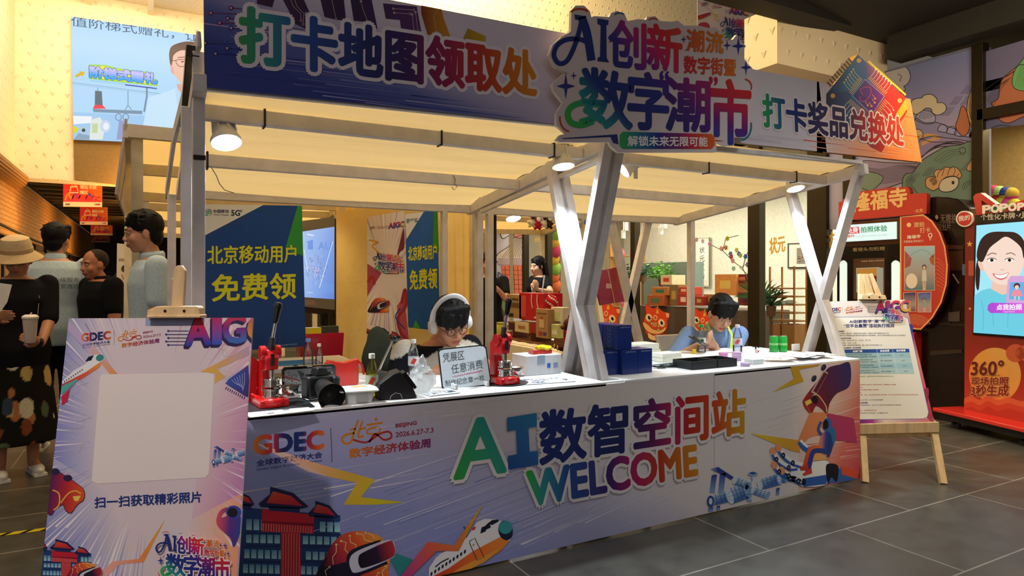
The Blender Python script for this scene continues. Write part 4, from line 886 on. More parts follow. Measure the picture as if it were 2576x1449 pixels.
ab.z = (921,745,9.5); art_building(ab); ab.z = (872,655,11.5); art_vr(ab); ab.z = art_z
art_gdec(ab,1455,320,9); art_beijing(ab,1515,315,9.5)
art_aigc(ab,1622,320,33,lean=.14)
ab.z = (936,630,19.5); art_logo(ab,out='#efe6ea',L=18); ab.z = art_z
ab.spline([(1690,560),(1720,420),(1750,320),(1753,480),(1720,520)],0,'',3,closed=True,fill='#7a2a4a'); ab.spline([(1450,420),(1530,440),(1480,470),(1550,540)],14,'#e0a83c',2)
ab.spline([(1730,960),(1760,840),(1765,980),(1700,1080),(1720,1200),(1775,1270)],26,'#a8324a',3); ab.spline([(1720,1000),(1680,1080),(1760,1180)],10,'#2f3f9a',3.4); ab.spline([(1440,780),(1480,730),(1500,800)],20,'#b02a3a',3)
ab.clip(fr)
tag(ab.build('banner'),'tall event banner with goggles and red-roofed gate hanging beside the narrow blue poster','banner')
# ================================================================ television on black stand
Pn = Vector((1.65,6.8,0)); dn = Vector((-.127,.992,0)); nn = Vector((-dn.y,dn.x,0))
tv = thing('television',(1.55,7.5,0),'large landscape television on a black stand behind the blue poster','television')
def tvp(s,z,off=0): q = Pn + dn * s + nn * off; return (q.x,q.y,z)
TB = Board(Pn + nn * .012,nn).zoom(500,480,3.3895)
MB('#12100f').prism([tvp(0,.98),tvp(1.62,.98),tvp(1.62,1.98),tvp(0,1.98)],tuple(-nn * .06)).build('housing',PLAIN,tv,world=True)
TB.poly([(870,258),(1160,222),(1160,1015),(870,985)],'#4a3b26',0); TB.poly([(870,350),(1157,306),(1157,925),(870,905)],G((870,400),(1157,900),[(0,'#a9c9f0'),(.5,'#8fb0ea'),(1,'#5f86d8')]),1)  # bezel glows brown with the screen, its reflected light put into the colour
rn = random.Random(4)
TB.poly([(905,440),(930,440),(930,500),(975,500),(975,420),(960,420)],'#6f9ade',2); TB.text('AU',(1020,500),(1130,500),(1020,440),'#6f9ade',bold=.06,layer=2)
for i in range(150):
    a = rn.uniform(0,6.3); r_ = rn.uniform(0,100); x,y = 1000 + math.cos(a) * r_,680 + math.sin(a) * r_ * 1.3; TB.line([(x,y),(x + rn.uniform(-12,12),y + rn.uniform(-22,22))],3,rn.choice(['#d8dcf0','#a08fc4','#6a6f9a','#e8c8d8','#4f5a8a']),2.5 + rn.random() * .5)
for i in range(6): TB.line([(1030,790 + i * 14),(1150,800 + i * 14)],4,'#7aa9ea',3)
for q in ([(925,370),(980,382)],[(1145,430),(1030,830)],[(900,500),(930,690)]): TB.line(q,9 if q[0][0] == 925 else 4,'#eaf2ff',4)
TB.text('中国移动',(920,872),(975,874),(920,862),'#dfe9ff',layer=4)
TB.poly([(905,930),(980,935),(1010,970),(905,975)],'#5c452c',1.5)
TB.build('screen',SCREEN,tv)
for s in (.06,.3): MB('#0e0e0e').box((tvp(s,0)[0],tvp(s,0)[1],.5),(.07,.08,1.0)).build('stand_leg',PLAIN,tv,world=True)
MB('#0e0e0e').box((tvp(.2,0)[0],tvp(.2,0)[1],.03),(.5,.7,.06)).build('stand_base',PLAIN,tv,world=True)
# ================================================================ big LED screen on the high wall
sb = Board((0,YB - .08,0),(0,1,0),eps=.004).zoom(0,0,3.01864)
fr = [(540,125),(1512,268),(1510,1100),(558,1060)]
led = thing('display_screen',(-.6,YB - .1,3.2),'big lit video screen with a man in glasses on the high cream wall','screen')
sb.slab(fr,.07,'#b5dcfb',side='#5a4a30')
sb.poly([(545,850),(1510,900),(1510,1100),(558,1060)],'#a5cdf2',.5)
sb.line([(550,628),(1240,715)],5,'#8fb0cc',1); sb.line([(550,640),(1200,722)],3,'#9dbdd8',1)
sb.text('值阶梯式赠礼，让您',(540,200),(1620,335),(540,120),'#4a6078',bold=.0,layer=2)
sb.text('阶梯式赠礼',(685,588),(1190,640),(685,505),G((700,520),(700,620),[(0,'#c9c4ff'),(.5,'#4aa8f0'),(1,'#30d0f0')]),bold=.06,out=('#2f6fc0',.05),layer=5)
sb.poly([(672,492),(800,495),(905,522),(1168,552),(1168,600),(1200,610),(1195,655),(675,600)],'#9ad83a',3.2); sb.poly([(680,500),(800,503),(905,530),(1160,560),(1160,608),(1190,618),(1188,648),(682,592)],'#e8e83a',3.4)
sb.line([(950,645),(1192,674)],9,'#4a4fb0',3); sb.line([(685,612),(950,640)],6,'#8fd0e8',3)
sb.poly([(568,575),(605,555),(600,540),(645,550),(628,585),(618,572),(580,592)],'#e0b82a',3)
sb.poly([(722,690),(773,694),(780,800),(720,795)],'#6a7480',2); sb.poly([(720,795),(780,800),(805,825),(705,828)],'#f0505a',2.2); sb.line([(743,672),(743,692)],4,'#4a5560',2)
sb.poly([(705,828),(1080,842),(1080,868),(710,852)],'#8298ae',2); sb.line([(972,690),(972,800)],6,'#8298ae',2); sb.line([(972,800),(950,835)],6,'#8298ae',2); sb.line([(972,800),(1000,835)],6,'#8298ae',2); sb.line([(1115,660),(1115,730),(1095,850)],14,'#7d93ae',2)
for r0 in (900,955): sb.arc((r0,890),22,26,0,360,7,'#8298ae',2)
sb.poly([(905,915),(960,918),(950,1060),(885,1060)],'#9aa0c8',2)
sb.poly([(555,880),(700,885),(690,935),(560,945)],'#eef4fa',2); sb.poly([(690,910),(760,890),(800,960),(780,1060),(680,1060)],'#dfe9e4',2); sb.disc((800,960),40,46,'#c9d8f0',2.4); sb.disc((805,960),22,28,'#e8f2fa',2.6); sb.disc((635,990),32,col='#b4cce0',layer=2.6); sb.disc((635,990),14,col='#3a5068',layer=2.8); sb.poly([(560,960),(600,975),(580,1010),(560,1010)],'#d8d83a',2.3); sb.poly([(698,940),(745,940),(740,1010),(700,1010)],'#c4d8a0',2.6); sb.poly([(600,1010),(680,1030),(680,1062),(560,1058)],'#8fa8c0',2.2)
# man on the screen: shirt, neck, face, hair, glasses
sb.poly([(1130,740),(1260,700),(1340,670),(1400,790),(1460,700),(1510,720),(1510,1100),(1060,1080)],'#c9e6fb',3)
sb.poly([(1340,640),(1450,640),(1470,720),(1410,760),(1360,700)],'#e0ac98',3.5); sb.poly([(1330,680),(1345,800),(1410,770),(1362,690)],'#bcdcf4',4); sb.poly([(1470,700),(1440,800),(1400,770)],'#bcdcf4',4)
sb.spline([(1300,470),(1310,400),(1400,360),(1490,380),(1510,480),(1500,560),(1480,630),(1430,665),(1380,640),(1330,580),(1305,540)],0,'',5,closed=True,fill='#eebda8')
sb.spline([(1288,470),(1285,400),(1310,350),(1400,320),(1480,325),(1508,360),(1490,392),(1380,385),(1320,420),(1310,470),(1300,500)],0,'',6,closed=True,fill='#6a4a3f')
sb.spline([(1290,480),(1310,500),(1320,560),(1300,550)],0,'',5.5,closed=True,fill='#e4ac98')
sb.spline([(1338,460),(1420,460),(1425,500),(1360,505)],5,'#7a4a4a',6.5,closed=True); sb.line([(1308,465),(1338,462)],5,'#7a4a4a',6.5); sb.spline([(1445,465),(1500,465),(1500,510),(1455,512)],5,'#7a4a4a',6.5,closed=True)
sb.disc((1385,472),12,5,'#4a2f2f',6.6,n=10); sb.disc((1472,475),12,5,'#4a2f2f',6.6,n=10); sb.line([(1350,440),(1410,436)],7,'#7a5044',6.6); sb.line([(1455,440),(1500,440)],7,'#7a5044',6.6); sb.line([(1418,570),(1460,568)],7,'#c87068',6.6); sb.spline([(1435,490),(1440,530),(1425,535)],4,'#d89a88',6.6)
sb.clip(fr); sb.build('screen_panel',SCREEN,led)
for m_ in (SCREEN,): pass
pb = Board((0,YB - .03,0),(0,1,0),eps=.002).zoom(0,0,3.01864)
pb.slab([(558,1062),(1510,1100),(1510,1480),(565,1362)],.03,'#7a6034',side='#6a5028'); struct(pb.build('trim_30',MATTE))
# ================================================================ hanging banners
def hang_banner(fr,Y,label,dim=False):
    b = Board((0,Y,0),(0,1,0),eps=.002); (x0,y0),(x1,y1) = fr
    w,h = x1 - x0,y1 - y0; s = w / 100
    q = lambda u,v: (x0 + u * w,y0 + v * h)
    b.slab([q(0,0),q(1,.03),q(1,1),q(0,.98)],.01,'#f2e2d2',side='#c8b8a8')
    b.poly([q(0,0),q(1,.03),q(1,.82),q(0,.80)],G(q(0,.8),q(1,.1),[(0,'#e83a6a'),(.5,'#e8402a'),(1,'#f08a2a')]),1)
    for i,c in enumerate(('#f0a03c','#b03aa0','#f04a4a','#7a4ac0','#f07a3a')): b.spline([q(.05 + i * .18,.75),q(.12 + i * .18,.5),q(.2 + i * .18,.68),q(.26 + i * .17,.55)],5 * s,c,2)
    b.poly([q(.18,.22),q(.36,.2),q(.4,.48),q(.15,.5)],'#f8dcd0',2.2); b.poly([q(.21,.28),q(.34,.27),q(.37,.44),q(.19,.45)],'#e8403a',2.4); b.arc(q(.27,.22),5 * s,6 * s,180,360,1.6 * s,'#f8dcd0',2.4)
    b.text('潮玩卡牌',q(.43,.33),q(.85,.35),q(.43,.17),'#f8e0d0',bold=.04,layer=2.4); b.text('摊区',q(.43,.52),q(.64,.53),q(.43,.38),'#f8e0d0',bold=.04,layer=2.4); b.text('AIGC',q(.58,.79),q(.95,.8),q(.58,.6),'#c8305a',bold=.06,layer=2.6)
    b.text('GDEC',q(.06,.93),q(.18,.93),q(.06,.87),'#3a3a6a',bold=.04,layer=2); b.text('AI创新',q(.8,.93),q(.95,.94),q(.8,.86),'#a03a6a',bold=.03,layer=2)
    o = tag(b.build('hanging_banner'),label,'banner','red banners hanging in the corridor')
    for u in (.1,.9):
        p_ = onY(x0 + u * w,y0 + 2,Y) - o.location; MB('#8a8074').cyl(p_,(p_.x,p_.y,3.09 - o.location.z),.006,n=6).build('cord',PLAIN,o)
    return o
hang_banner(((159,453),(257,521)),13.35,'nearest and largest red banner hanging at the corridor mouth')
hang_banner(((201,520),(271,566)),17.8,'second red banner down the dark corridor')
hang_banner(((228,566),(283,592)),22.8,'third red banner down the corridor, partly hidden')
hang_banner(((230,592),(276,610)),27.5,'last and smallest red banner deep in the corridor')
ub = Board((0,7.0,0),(0,1,0),eps=.0012).zoom(1740,0,6.0389)
fr = [(88,-160),(1298,60),(1285,1010),(92,760)]
ub.slab([(88,-300),(1298,-60),(1285,1008),(92,800)],.01,'#d2c6cc',side='#a8a0a0')
rays(ub,(650,430),40,300,1000,30,['#b8a8c4','#e0c8c4','#dccad2'],.5,seed=8)
ub.poly([(330,-40),(560,0),(1298,75),(1298,188),(880,125),(400,20)],G((400,0),(1290,150),[(0,'#5a2a4a'),(1,'#b8342a')]),3); ub.text('信息信号守护每一次分享',(440,8),(1258,160),(440,-80),'#e8d8d8',bold=.04,layer=4)
art_gdec(ub,140,72,21); art_beijing(ub,300,110,21)
art_aigc(ub,575,200,70,lean=-.12)
ub.z = (1804,38,16.3); art_logo(ub,L=18)
ub.z = (1740,0,6.0389)
ub.spline([(95,230),(200,190),(285,200),(250,240),(95,300)],0,'',5,closed=True,fill='#a8362a'); ub.spline([(95,210),(200,170),(285,180),(200,205),(95,235)],0,'',5.5,closed=True,fill='#d8d4dc')
ub.poly([(900,150),(960,120),(1060,130),(1090,185),(1000,290)],'#7a2a4a',5); ub.poly([(960,120),(1060,130),(1000,290)],'#b83a2a',5.5)
ub.spline([(1080,270),(1130,240),(1270,230),(1280,320),(1240,340),(1160,410),(1140,330),(1100,370)],0,'',5,closed=True,fill='#7a2230'); ub.spline([(300,190),(380,230),(340,260),(400,310)],22,'#d8c86a',5); ub.spline([(1070,440),(1290,400),(1180,470),(1130,530)],24,'#c8a04a',5)
ub.spline([(1200,500),(1250,470),(1285,500),(1280,640),(1230,660)],0,'',6,closed=True,fill='#4a3a6a'); ub.spline([(1230,600),(1150,620),(1130,680),(1110,730)],30,'#9a3a3a',6); ub.line([(1075,690),(1130,720)],24,'#b03a3a',6.2)
for f in ([(860,690),(900,800),(1000,880)],[(900,690),(950,780),(1030,850)],[(1000,700),(1040,780),(1100,790)]): ub.spline(f,22,'#4a4468',6)
ub.poly([(850,860),(1000,850),(1190,900),(1190,940),(960,910)],'#5a6a9a',6); ub.poly([(1140,900),(1160,860),(1200,880),(1190,945),(1130,935)],'#1c1830',6.3); ub.poly([(860,905),(1285,980),(1285,1008),(870,945)],'#6a2238',6.5); ub.disc((180,400),90,60,'#a8384a',5)
ub.poly([(1090,750),(1285,700),(1285,930),(1190,900)],'#c88a7a',4)
ub.clip([(88,-200),(1298,-60),(1285,1008),(92,800)])
tag(ub.build('hanging_banner'),'large event banner hanging high at the top right, above the lettering sign','banner')
# ================================================================ easels
ND = '#d8b98a'
# right easel
dR = Vector((.851,-.524,0)); nR = Vector((.524,.851,0)); aR = R(14); uR = nR * math.sin(aR) + Vector((0,0,math.cos(aR)))
NR = dR.cross(uR); PR = Vector((4.175,2.73,0)) + nR * .09
rb = Board(PR,NR).zoom(2020,740,2.8975)
fr = [(145,55),(745,40),(962,952),(365,960)]
rb.slab(fr,.006,'#e9ddd6',side='#f0ece6')
rb.poly([(360,912),(950,905),(962,952),(365,960)],G((360,930),(960,930),[(0,'#3a1a6a'),(.25,'#b03aa0'),(.4,'#f0dcd0'),(.7,'#c8a0b0'),(1,'#e86a7a')]),.5)
rb.poly([(745,40),(962,952),(905,905),(720,200)],G((740,60),(950,900),[(0,'#e8c8b8'),(.3,'#8a3a8a'),(.5,'#e88a6a'),(.8,'#e0506a'),(1,'#b03a5a')]),.5)
rb.poly([(145,55),(200,300),(240,420),(200,420)],'#b8a8cc',.5); rb.poly([(175,300),(230,270),(225,340),(195,370)],'#c83a3a',.8); rb.poly([(165,250),(190,230),(195,300),(175,300)],'#5a4a7a',.8)
rb.spline([(760,220),(800,230),(795,300),(770,290)],0,'',1,closed=True,fill='#3a3a9a'); rb.spline([(880,700),(915,690),(910,790),(885,790)],0,'',1,closed=True,fill='#a0324a')
r_ = 30; q = [(185 + 20,168),(735,162),(765,180),(915,860),(905,895),(875,908),(400,914),(365,890),(190,205)]
rb.poly(q,'#f6f0e4',1.5); rb.line(q,3,'#5a6ab0',1.8,closed=True)
art_gdec(rb,188,128,16); art_beijing(rb,303,122,18)
art_aigc(rb,532,132,60,lean=.03); rb.z = (2214,771,28); art_logo(rb,out='#efe6ea',L=16); rb.z = (2020,740,2.8975)
rb.text('AI创新数字“潮”市',(338,212),(597,208),(338,188),'#1c2f7a',bold=.03,layer=3); rb.text('“双平台集赞”活动执行规则',(298,245),(663,242),(298,218),'#1c2f7a',bold=.03,layer=3)
K2 = '#3a3d55'
def tl(x0,y,x1,t,c=K2,h=10,bold=0.0): rb.text(t,(x0,y),(x1,y - 2),(x0,y - h),c,bold=bold,layer=3)
tl(232,277,300,'一、活动概述','#1c3f7a',9,.04); tl(236,292,626,'为提升市集线上曝光度，增强现场互动氛围，特推出“双平台集赞兑换”活动')
tl(240,307,748,'用户通过小红书或微信朋友圈发布市集相关内容并集赞，即可在兑换限量奖品以及打卡体验周边')
tl(244,328,350,'二、活动时间与对象','#1c3f7a',9,.04); tl(252,343,494,'· 活动日期：2026年6月27日 - 7月3日，共计7天'); tl(256,362,388,'· 每日时间：14:00 - 21:00'); tl(258,378,578,'· 参与对象：所有到场市集游客（每人/每个账号每日限兑1次）'); tl(256,397,424,'三、核心兑换规则（分时段限量）','#1c3f7a',9,.04)
rb.poly([(258,404),(772,398),(777,424),(266,431)],'#2452a0',2.5)
for i in range(4): rb.poly([(266 + i * 9,431 + i * 38),(777 + i * 9,424 + i * 39),(785 + i * 9,463 + i * 39),(274 + i * 9,469 + i * 38)],'#a5cbd6' if i % 2 == 0 else '#b8d4d8',2.5)
for x0,x1 in ((536,570),(652,690)): rb.line([(x0,402),(x1,582)],2,'#f4f4f4',2.8)
tl(362,424,432,'兑换门槛','#ffffff',14,.05); tl(562,421,628,'奖品设置','#ffffff',14,.05); tl(680,419,746,'每日限量','#ffffff',14,.05)
for i,(a_,b2,c_) in enumerate((('朋友圈发布图文/视频并集满18赞','第二档位奖品','50份'),('朋友圈发布图文/视频并集满38赞','第一档位奖品','30份'),('市集区域任意商家消费任意金额','可体验定制徽章机','70份'),('市集区域任意商家消费满100元','持有礼品扭蛋机一台','8台'))):
    tl(300 + i * 12,446 + i * 39,500 + i * 8,a_,'#4a6a7a',9); tl(300 + i * 12,461 + i * 39,535 + i * 6,'小红书发布图文/视频（带指定话题）并集满20赞','#4a6a7a',9); tl(566,452 + i * 39,640 + i * 8,b2,'#1c4f6a',10); tl(706 + i * 10,450 + i * 39,732 + i * 10,c_,'#4a6a7a',9)
tl(320,605,660,'*在营业时间内，先到先得，查询后将在官方指定前台现场进行公示','#3a9a5a',9)
for y,x1,t,c,bd in ((633,398,'四、发布规范','#1c3f7a',.04),(650,392,'小红书平台：',K2,.03),(665,676,'必带话题：#AI创新数字“潮”市 #周末去哪儿 #隆福寺 #市集','#c03a3a',0),(686,436,'定位：勾选活动现场定位','#c03a3a',0),(703,550,'内容包含至少1张市集现场照片或视频','#c03a3a',0),(722,426,'微信朋友圈平台：',K2,.03),(739,840,'带指定话题或文案，至少1张市集现场照片或视频（如“在北京数字经济体验周AI潮市逛过','#c03a3a',0),(757,412,'隆福寺周末来玩”）',K2,0),(777,584,'朋友圈需设置为公开可见（不可分组或隐藏）',K2,0),(798,470,'五、现场核验与兑奖流程','#1c3f7a',.04),(814,714,'出示凭证：用户到达签到处，向工作人员出示符合要求的发布页面',K2,0),(835,414,'工作人员检核：',K2,0),(853,536,'检查话题、定位、点赞数是否达标','#c03a3a',0),(872,620,'确认该账号今日未参与过本活动（防重复兑换）',K2,0)): tl(318 if y < 700 else 330,y,x1,t,c,9,bd)
er = thing('display_easel',(4.5,2.75,0),'pale wooden easel holding the rules board at the right end of the counter','easel')
tag(rb.build('rules_board'),'printed rules board with a blue table, leaning on the wooden easel at the right','sign board')
def EB(m_,n_,p_): return m_.build(n_,WOOD,p_,world=True,bev=.003)
O = Vector((4.175,2.73,0)); bR = lambda s,h,o=0: O + nR * .13 + dR * s + uR * h - nR * 0 + NR * (o if NR.dot(CAMP - O) > 0 else -o)
def fp(px,py): return hit(px,py,PR + nR * .03,NR)
LA,LB = onZ(2176,1214,0.0),onZ(2373,1218,0.0)
tA,tB = fp(2168,1070),fp(2345,1066)
EB(MB(ND).beam(LA,tA + uR * .02,.045,.03,up=nR),'leg',er); EB(MB(ND).beam(LB,tB + uR * .02,.045,.03,up=nR),'leg',er)
tp = fp(2176,690)
EB(MB(ND).beam(tA,tp - dR * .03,.04,.025,up=nR),'side_rail',er); EB(MB(ND).beam(tB,tp + dR * .03,.04,.025,up=nR),'side_rail',er)
EB(MB(ND).beam(fp(2176,690),fp(2200,900),.05,.02,up=nR),'mast',er)
EB(MB(ND).beam(fp(2152,1075) - nR * .05,fp(2350,1070) - nR * .05,.02,.07,up=(0,0,1)),'tray',er); EB(MB(ND).beam(fp(2165,1092),fp(2348,1088),.055,.02,up=nR),'crossbar',er)
EB(MB(ND).prism([fp(2157,753),fp(2160,740),fp(2178,741),fp(2186,736),fp(2195,741),fp(2217,742),fp(2221,753)],tuple(-nR * .06)),'clamp',er)
EB(MB(ND).prism([fp(2168,690),fp(2180,689),fp(2200,752),fp(2181,752)],tuple(-nR * .02)),'mast_head',er)
for x in (2176,2202): MB('#3a2a1a').ball(fp(x,747) - nR * .06,.006).build('screw',METAL,er,world=True)
EB(MB(ND).beam(onZ(2176,1214,0) + nR * .75 + dR * .2,tp + nR * .02,.04,.025),'back_leg',er)
# left easel
dL = Vector((CA,-SA,0)); nL = Vector((SA,CA,0)); aL = R(11.5); uL = nL * math.sin(aL) + Vector((0,0,math.cos(aL))); NL = dL.cross(uL)
PL = CAMP + ray(404,800) * .0013
lb = Board(PL,NL).zoom(80,780,2.16552)
fr = [(202,45),(1205,42),(1105,1720),(20,1720)]
lb.slab(fr,.006,'#ddd0d8',side='#f0ece6')
lb.poly([(202,45),(420,45),(330,900),(150,1560),(20,1720)],G((110,800),(380,760),[(0,'#7f86cf'),(.5,'#b4b4da'),(1,'#ddd0d8')]),.3)
lb.poly([(20,1720),(110,800),(500,1050),(560,1720)],G((60,1500),(520,1250),[(0,'#6f7fd0'),(.6,'#b4b4da'),(1,'#ddd0d8')]),.35)
lb.poly([(1205,42),(1105,1720),(800,1720),(900,900),(960,45)],G((900,700),(1180,760),[(0,'#ddd0d8'),(.5,'#ddb4c8'),(1,'#c88ac0')]),.3)
lb.poly([(1140,1000),(1105,1720),(760,1720),(850,1150)],G((820,1300),(1150,1300),[(0,'#ddd0d8'),(.6,'#f0b8a0'),(1,'#f0a070')]),.4)
rays(lb,(670,700),120,420,1000,7,['#f4eef4','#b9b9e0','#ece4ee','#9a9ad0'],.6,rx=.75,a0=95,a1=260,seed=2)
rays(lb,(670,700),90,420,1000,7,['#f4e4ee','#e0b4cc','#f0dce4','#d8a0b8'],.6,rx=.72,a0=-80,a1=85,seed=6)
rn = random.Random(9)
for i in range(34):
    sx = rn.choice((-1,1)); x = 670 + sx * rn.uniform(330,480); y = rn.uniform(120,1150); k = rn.uniform(20,60)
    lb.line([(x,y),(x + sx * k,y + k * .3),(x + sx * k,y + k),(x + sx * k * 1.7,y + k * 1.3)],2.5,rn.choice(['#b9b4d0','#a5a4c8','#cdb8c8']),1.1)
lb.poly([(620,45),(930,43),(928,82),(620,86)],'#9aa3cc',1.2)
q = [(372,370),(380,350),(960,342),(990,350),(992,380),(965,890),(945,912),(360,946),(328,930),(330,890)]
lb.poly(q,'#ece4e2',1.8)
art_gdec(lb,270,172,29); art_beijing(lb,472,168,31)
art_aigc(lb,845,190,112,lean=.05)
lb.poly([(1185,195),(1010,290),(920,335),(1000,345),(995,400),(1055,365),(1010,320),(1185,245)],G((1185,210),(930,335),[(0,'#b8a0c0'),(.5,'#d8a87a'),(1,'#e8b83a')]),1.5)
lb.poly([(330,185),(470,350),(430,352),(360,270),(310,230)],G((330,200),(460,350),[(0,'#d8b4c4'),(1,'#e89a5a')]),1.5); lb.poly([(205,60),(330,185),(310,230),(190,100)],'#c8b4dc',1.2)
# aircraft
lb.poly([(165,390),(230,330),(300,290),(330,245),(385,240),(395,262),(380,290),(300,345),(170,405)],'#eceef4',3); lb.poly([(165,405),(300,335),(385,275),(370,310),(280,370),(160,430)],G((170,420),(380,290),[(0,'#c0304a'),(.6,'#e8603a'),(1,'#f0a04a')]),3.3); lb.disc((372,260),22,18,'#2f8f8f',3.6,rot=-25)
lb.poly([(162,415),(250,375),(250,385),(165,460)],'#5ab0a8',3.7); lb.poly([(163,470),(255,385),(210,430),(195,500),(165,518)],'#c02a4a',3.6); lb.poly([(293,280),(310,255),(340,245),(325,275)],'#15183a',3.8)
for i in range(9): lb.disc((180 + i * 12,390 - i * 8),3,5,'#15183a',3.8,n=8)
# chip
lb.poly([(1055,400),(1075,375),(1180,300),(1190,475),(1165,470)],G((1060,400),(1180,450),[(0,'#3a55b0'),(1,'#3a2a7a')]),3)
for i in range(10): lb.line([(1062 + i * 11,418 + i * 6),(1056 + i * 11,432 + i * 6)],4,'#2a2a6a',3.2); lb.line([(1060 + i * 10,372 - i * 7),(1066 + i * 10,384 - i * 7)],3,'#8a9ad0',3.2)
for i in range(6): lb.line([(1090 + i * 14,380 - i * 8),(1110 + i * 10,400),(1150,420 + i * 4)],2.5,'#a8b8f0',3.6)
lb.z = (80 + 60 / 2.16552,780 + (-0) / 2.16552,2.16552)
lb.z = (80 + (985 - 1100 * .435) / 2.16552,780 + (730 - 795 * .5) / 2.16552,2.16552 / .5); 
lb.z = (80 + 985 / 2.16552 - 1100 * .19,780 + 735 / 2.16552 - 795 * .26,1 / .235); lb.z = (80 + 985 / 2.16552 - 1100 / 6.2,780 + 735 / 2.16552 - 780 / 6.2,6.2); art_station(lb)
lb.z = (80,780,2.16552)
lb.spline([(110,870),(180,900),(240,940),(285,980),(285,1030),(250,1060),(215,1105),(185,1090),(170,1060),(130,1085),(110,1115),(88,1100),(95,1000)],3,'#1f1a3a',4,closed=True,fill=G((100,1000),(270,1000),[(0,'#5a1a5a'),(.5,'#b8242f'),(1,'#e0502a')]))
lb.spline([(115,980),(150,1000),(150,1060),(120,1090)],7,'#f0b84a',4.8); lb.spline([(160,1050),(200,1000),(240,985),(270,1000)],7,'#f0b84a',4.8); lb.disc((130,880),24,18,'#2a1f4a',4.9); lb.disc((198,915),24,18,'#2a1f4a',4.9); lb.poly([(225,1015),(270,1010),(255,1040),(235,1040)],'#f0d05a',4.9)
lb.text('扫一扫获取精彩照片',(344,1078),(925,1046),(344,1020),'#1c3480',bold=.03,layer=3)
lb.poly([(725,1142),(610,1372),(480,1385),(400,1460),(300,1500),(440,1370),(585,1355)],G((720,1150),(420,1400),[(0,'#e8b02c'),(.5,'#f08a3c'),(1,'#f0b0a8')]),2)
lb.z = (80 + 45 / 2.16552,780 + (1240 - 720 * .36) / 2.16552,2.16552 / .33); lb.z = (101,780 + 1245 / 2.16552 - 716 / 6.4,6.4); art_building(lb)
lb.z = (80 + 180 / 2.16552 - 650 / 6.4,780 + 1372 / 2.16552 - 1080 / 6.4,6.4); art_vr(lb)
lb.z = (80,780,2.16552)
lb.spline([(1040,1130),(1100,1110),(1145,1140),(1130,1230),(1100,1290),(1080,1240),(1010,1170),(1020,1100),(1060,1075),(1065,1090),(1040,1110)],0,'',4,closed=True,fill=G((1020,1150),(1140,1150),[(0,'#d0506a'),(.5,'#5a2f8a'),(1,'#2f3f9a')])); lb.disc((1100,1100),42,36,'#3a4aa8',4.5); lb.disc((1095,1103),28,27,'#14102a',4.9)
lb.z = (384,1328,8.1); art_logo(lb,out='#efe6ea',L=20)
lb.z = (80,780,2.16552); lb.clip(fr)
tag(lb.build('photo_board'),'tall printed board with a large blank white square, standing on the near left easel','sign board')
el = thing('display_easel',PL + Vector((0,.1,-PL.z)),'pale wooden easel at the near left, its clamp and mast rising over the printed board','easel')
fq = lambda px,py,o=.012: hit(px,py,PL + nL * o,NL)
EB(MB(ND).prism([fq(x,y) for x,y in ((429,790),(434,700),(437,680),(444,668),(456,668),(464,680),(464,700),(458,790))],tuple(nL * .018)),'mast',el)
EB(MB(ND).beam(fq(446,785,.03),fq(400,1900,.03),.04,.018,up=nL),'mast_lower',el)
EB(MB(ND).prism([fq(x,y,-.02) for x,y in ((368,794),(370,780),(384,775),(393,771),(494,770),(500,775),(503,794))],tuple(nL * .04)),'clamp',el)
EB(MB(ND).prism([fq(x,y,-.03) for x,y in ((367,800),(368,793),(503,792),(503,800))],tuple(nL * .05)),'clamp_lip',el)
for x in (415,463): MB('#4a3020').ball(fq(x,782,-.022),.0045).build('screw',METAL,el,world=True)
for s in (-1,1): EB(MB(ND).beam(fq(430,780,.02),PL - uL * (PL.z / math.cos(aL)) + dL * s * .3 + nL * .03,.035,.018,up=nL),'leg',el)
EB(MB(ND).beam(fq(446,700,.03),PL - Vector((0,0,PL.z)) + nL * .3,.035,.018,up=nL),'back_leg',el)
# ================================================================ mural wall
ym0,ym1 = ys[2466],ys[2140]
struct(MB('#6f6f8a').box((XW + .1,(ym0 + ym1) / 2,1.81),(.2,ym1 - ym0,3.62)).build('wall_mural',MATTE,smooth=0))
mu = Board((XW - .005,0,0),(1,0,0),eps=.0012).zoom(1860,60,2.898)
fr = [(640,470),(1728,178),(1728,1500),(640,1500)]
K3 = '#2c2424'
def blob(b,pts,fill,L,w=5,k=K3): b.spline(pts,w,k,L,closed=True,fill=fill)
mu.poly([(560,490),(1728,178),(1728,1500),(560,1500)],G((1200,1000),(1100,330),[(0,'#a7a0b8'),(.5,'#8c88b4'),(1,'#6f7fae')]),1)
blob(mu,[(1040,350),(1130,330),(1190,312),(1230,330),(1248,390),(1225,440),(1200,455),(1210,480),(1160,500),(1060,470),(1000,420)],'#b8b4b8',2); mu.spline([(1155,365),(1185,385),(1170,410),(1180,420)],4,K3,3)
blob(mu,[(1255,570),(1290,545),(1330,540),(1350,520),(1400,515),(1440,545),(1445,575),(1480,575),(1508,600),(1500,640),(1450,665),(1410,650),(1400,620),(1360,615),(1330,640),(1290,660),(1265,640)],'#c9bda4',3)
blob(mu,[(1300,660),(1350,630),(1400,640),(1430,680),(1420,720),(1360,730),(1290,700)],'#9fa0c0',2.5)
for i in range(4): mu.arc((1370,700),20 + i * 14,18 + i * 14,190,330,3,K3,3.2)
blob(mu,[(1285,690),(1350,720),(1440,720),(1500,740),(1580,770),(1640,800),(1728,790),(1728,900),(1600,860),(1400,860),(1280,800)],'#8583ad',2.7)
for c in ((1480,770),(1545,785),(1600,800),(1660,805),(1710,815)): blob(mu,[(c[0] - 30,c[1] + 10),(c[0] - 20,c[1] - 25),(c[0] + 10,c[1] - 38),(c[0] + 34,c[1] - 15),(c[0] + 30,c[1] + 20)],'#9a97bf',3)
blob(mu,[(1260,780),(1310,770),(1340,800),(1330,840),(1280,830)],'#c9b795',3)
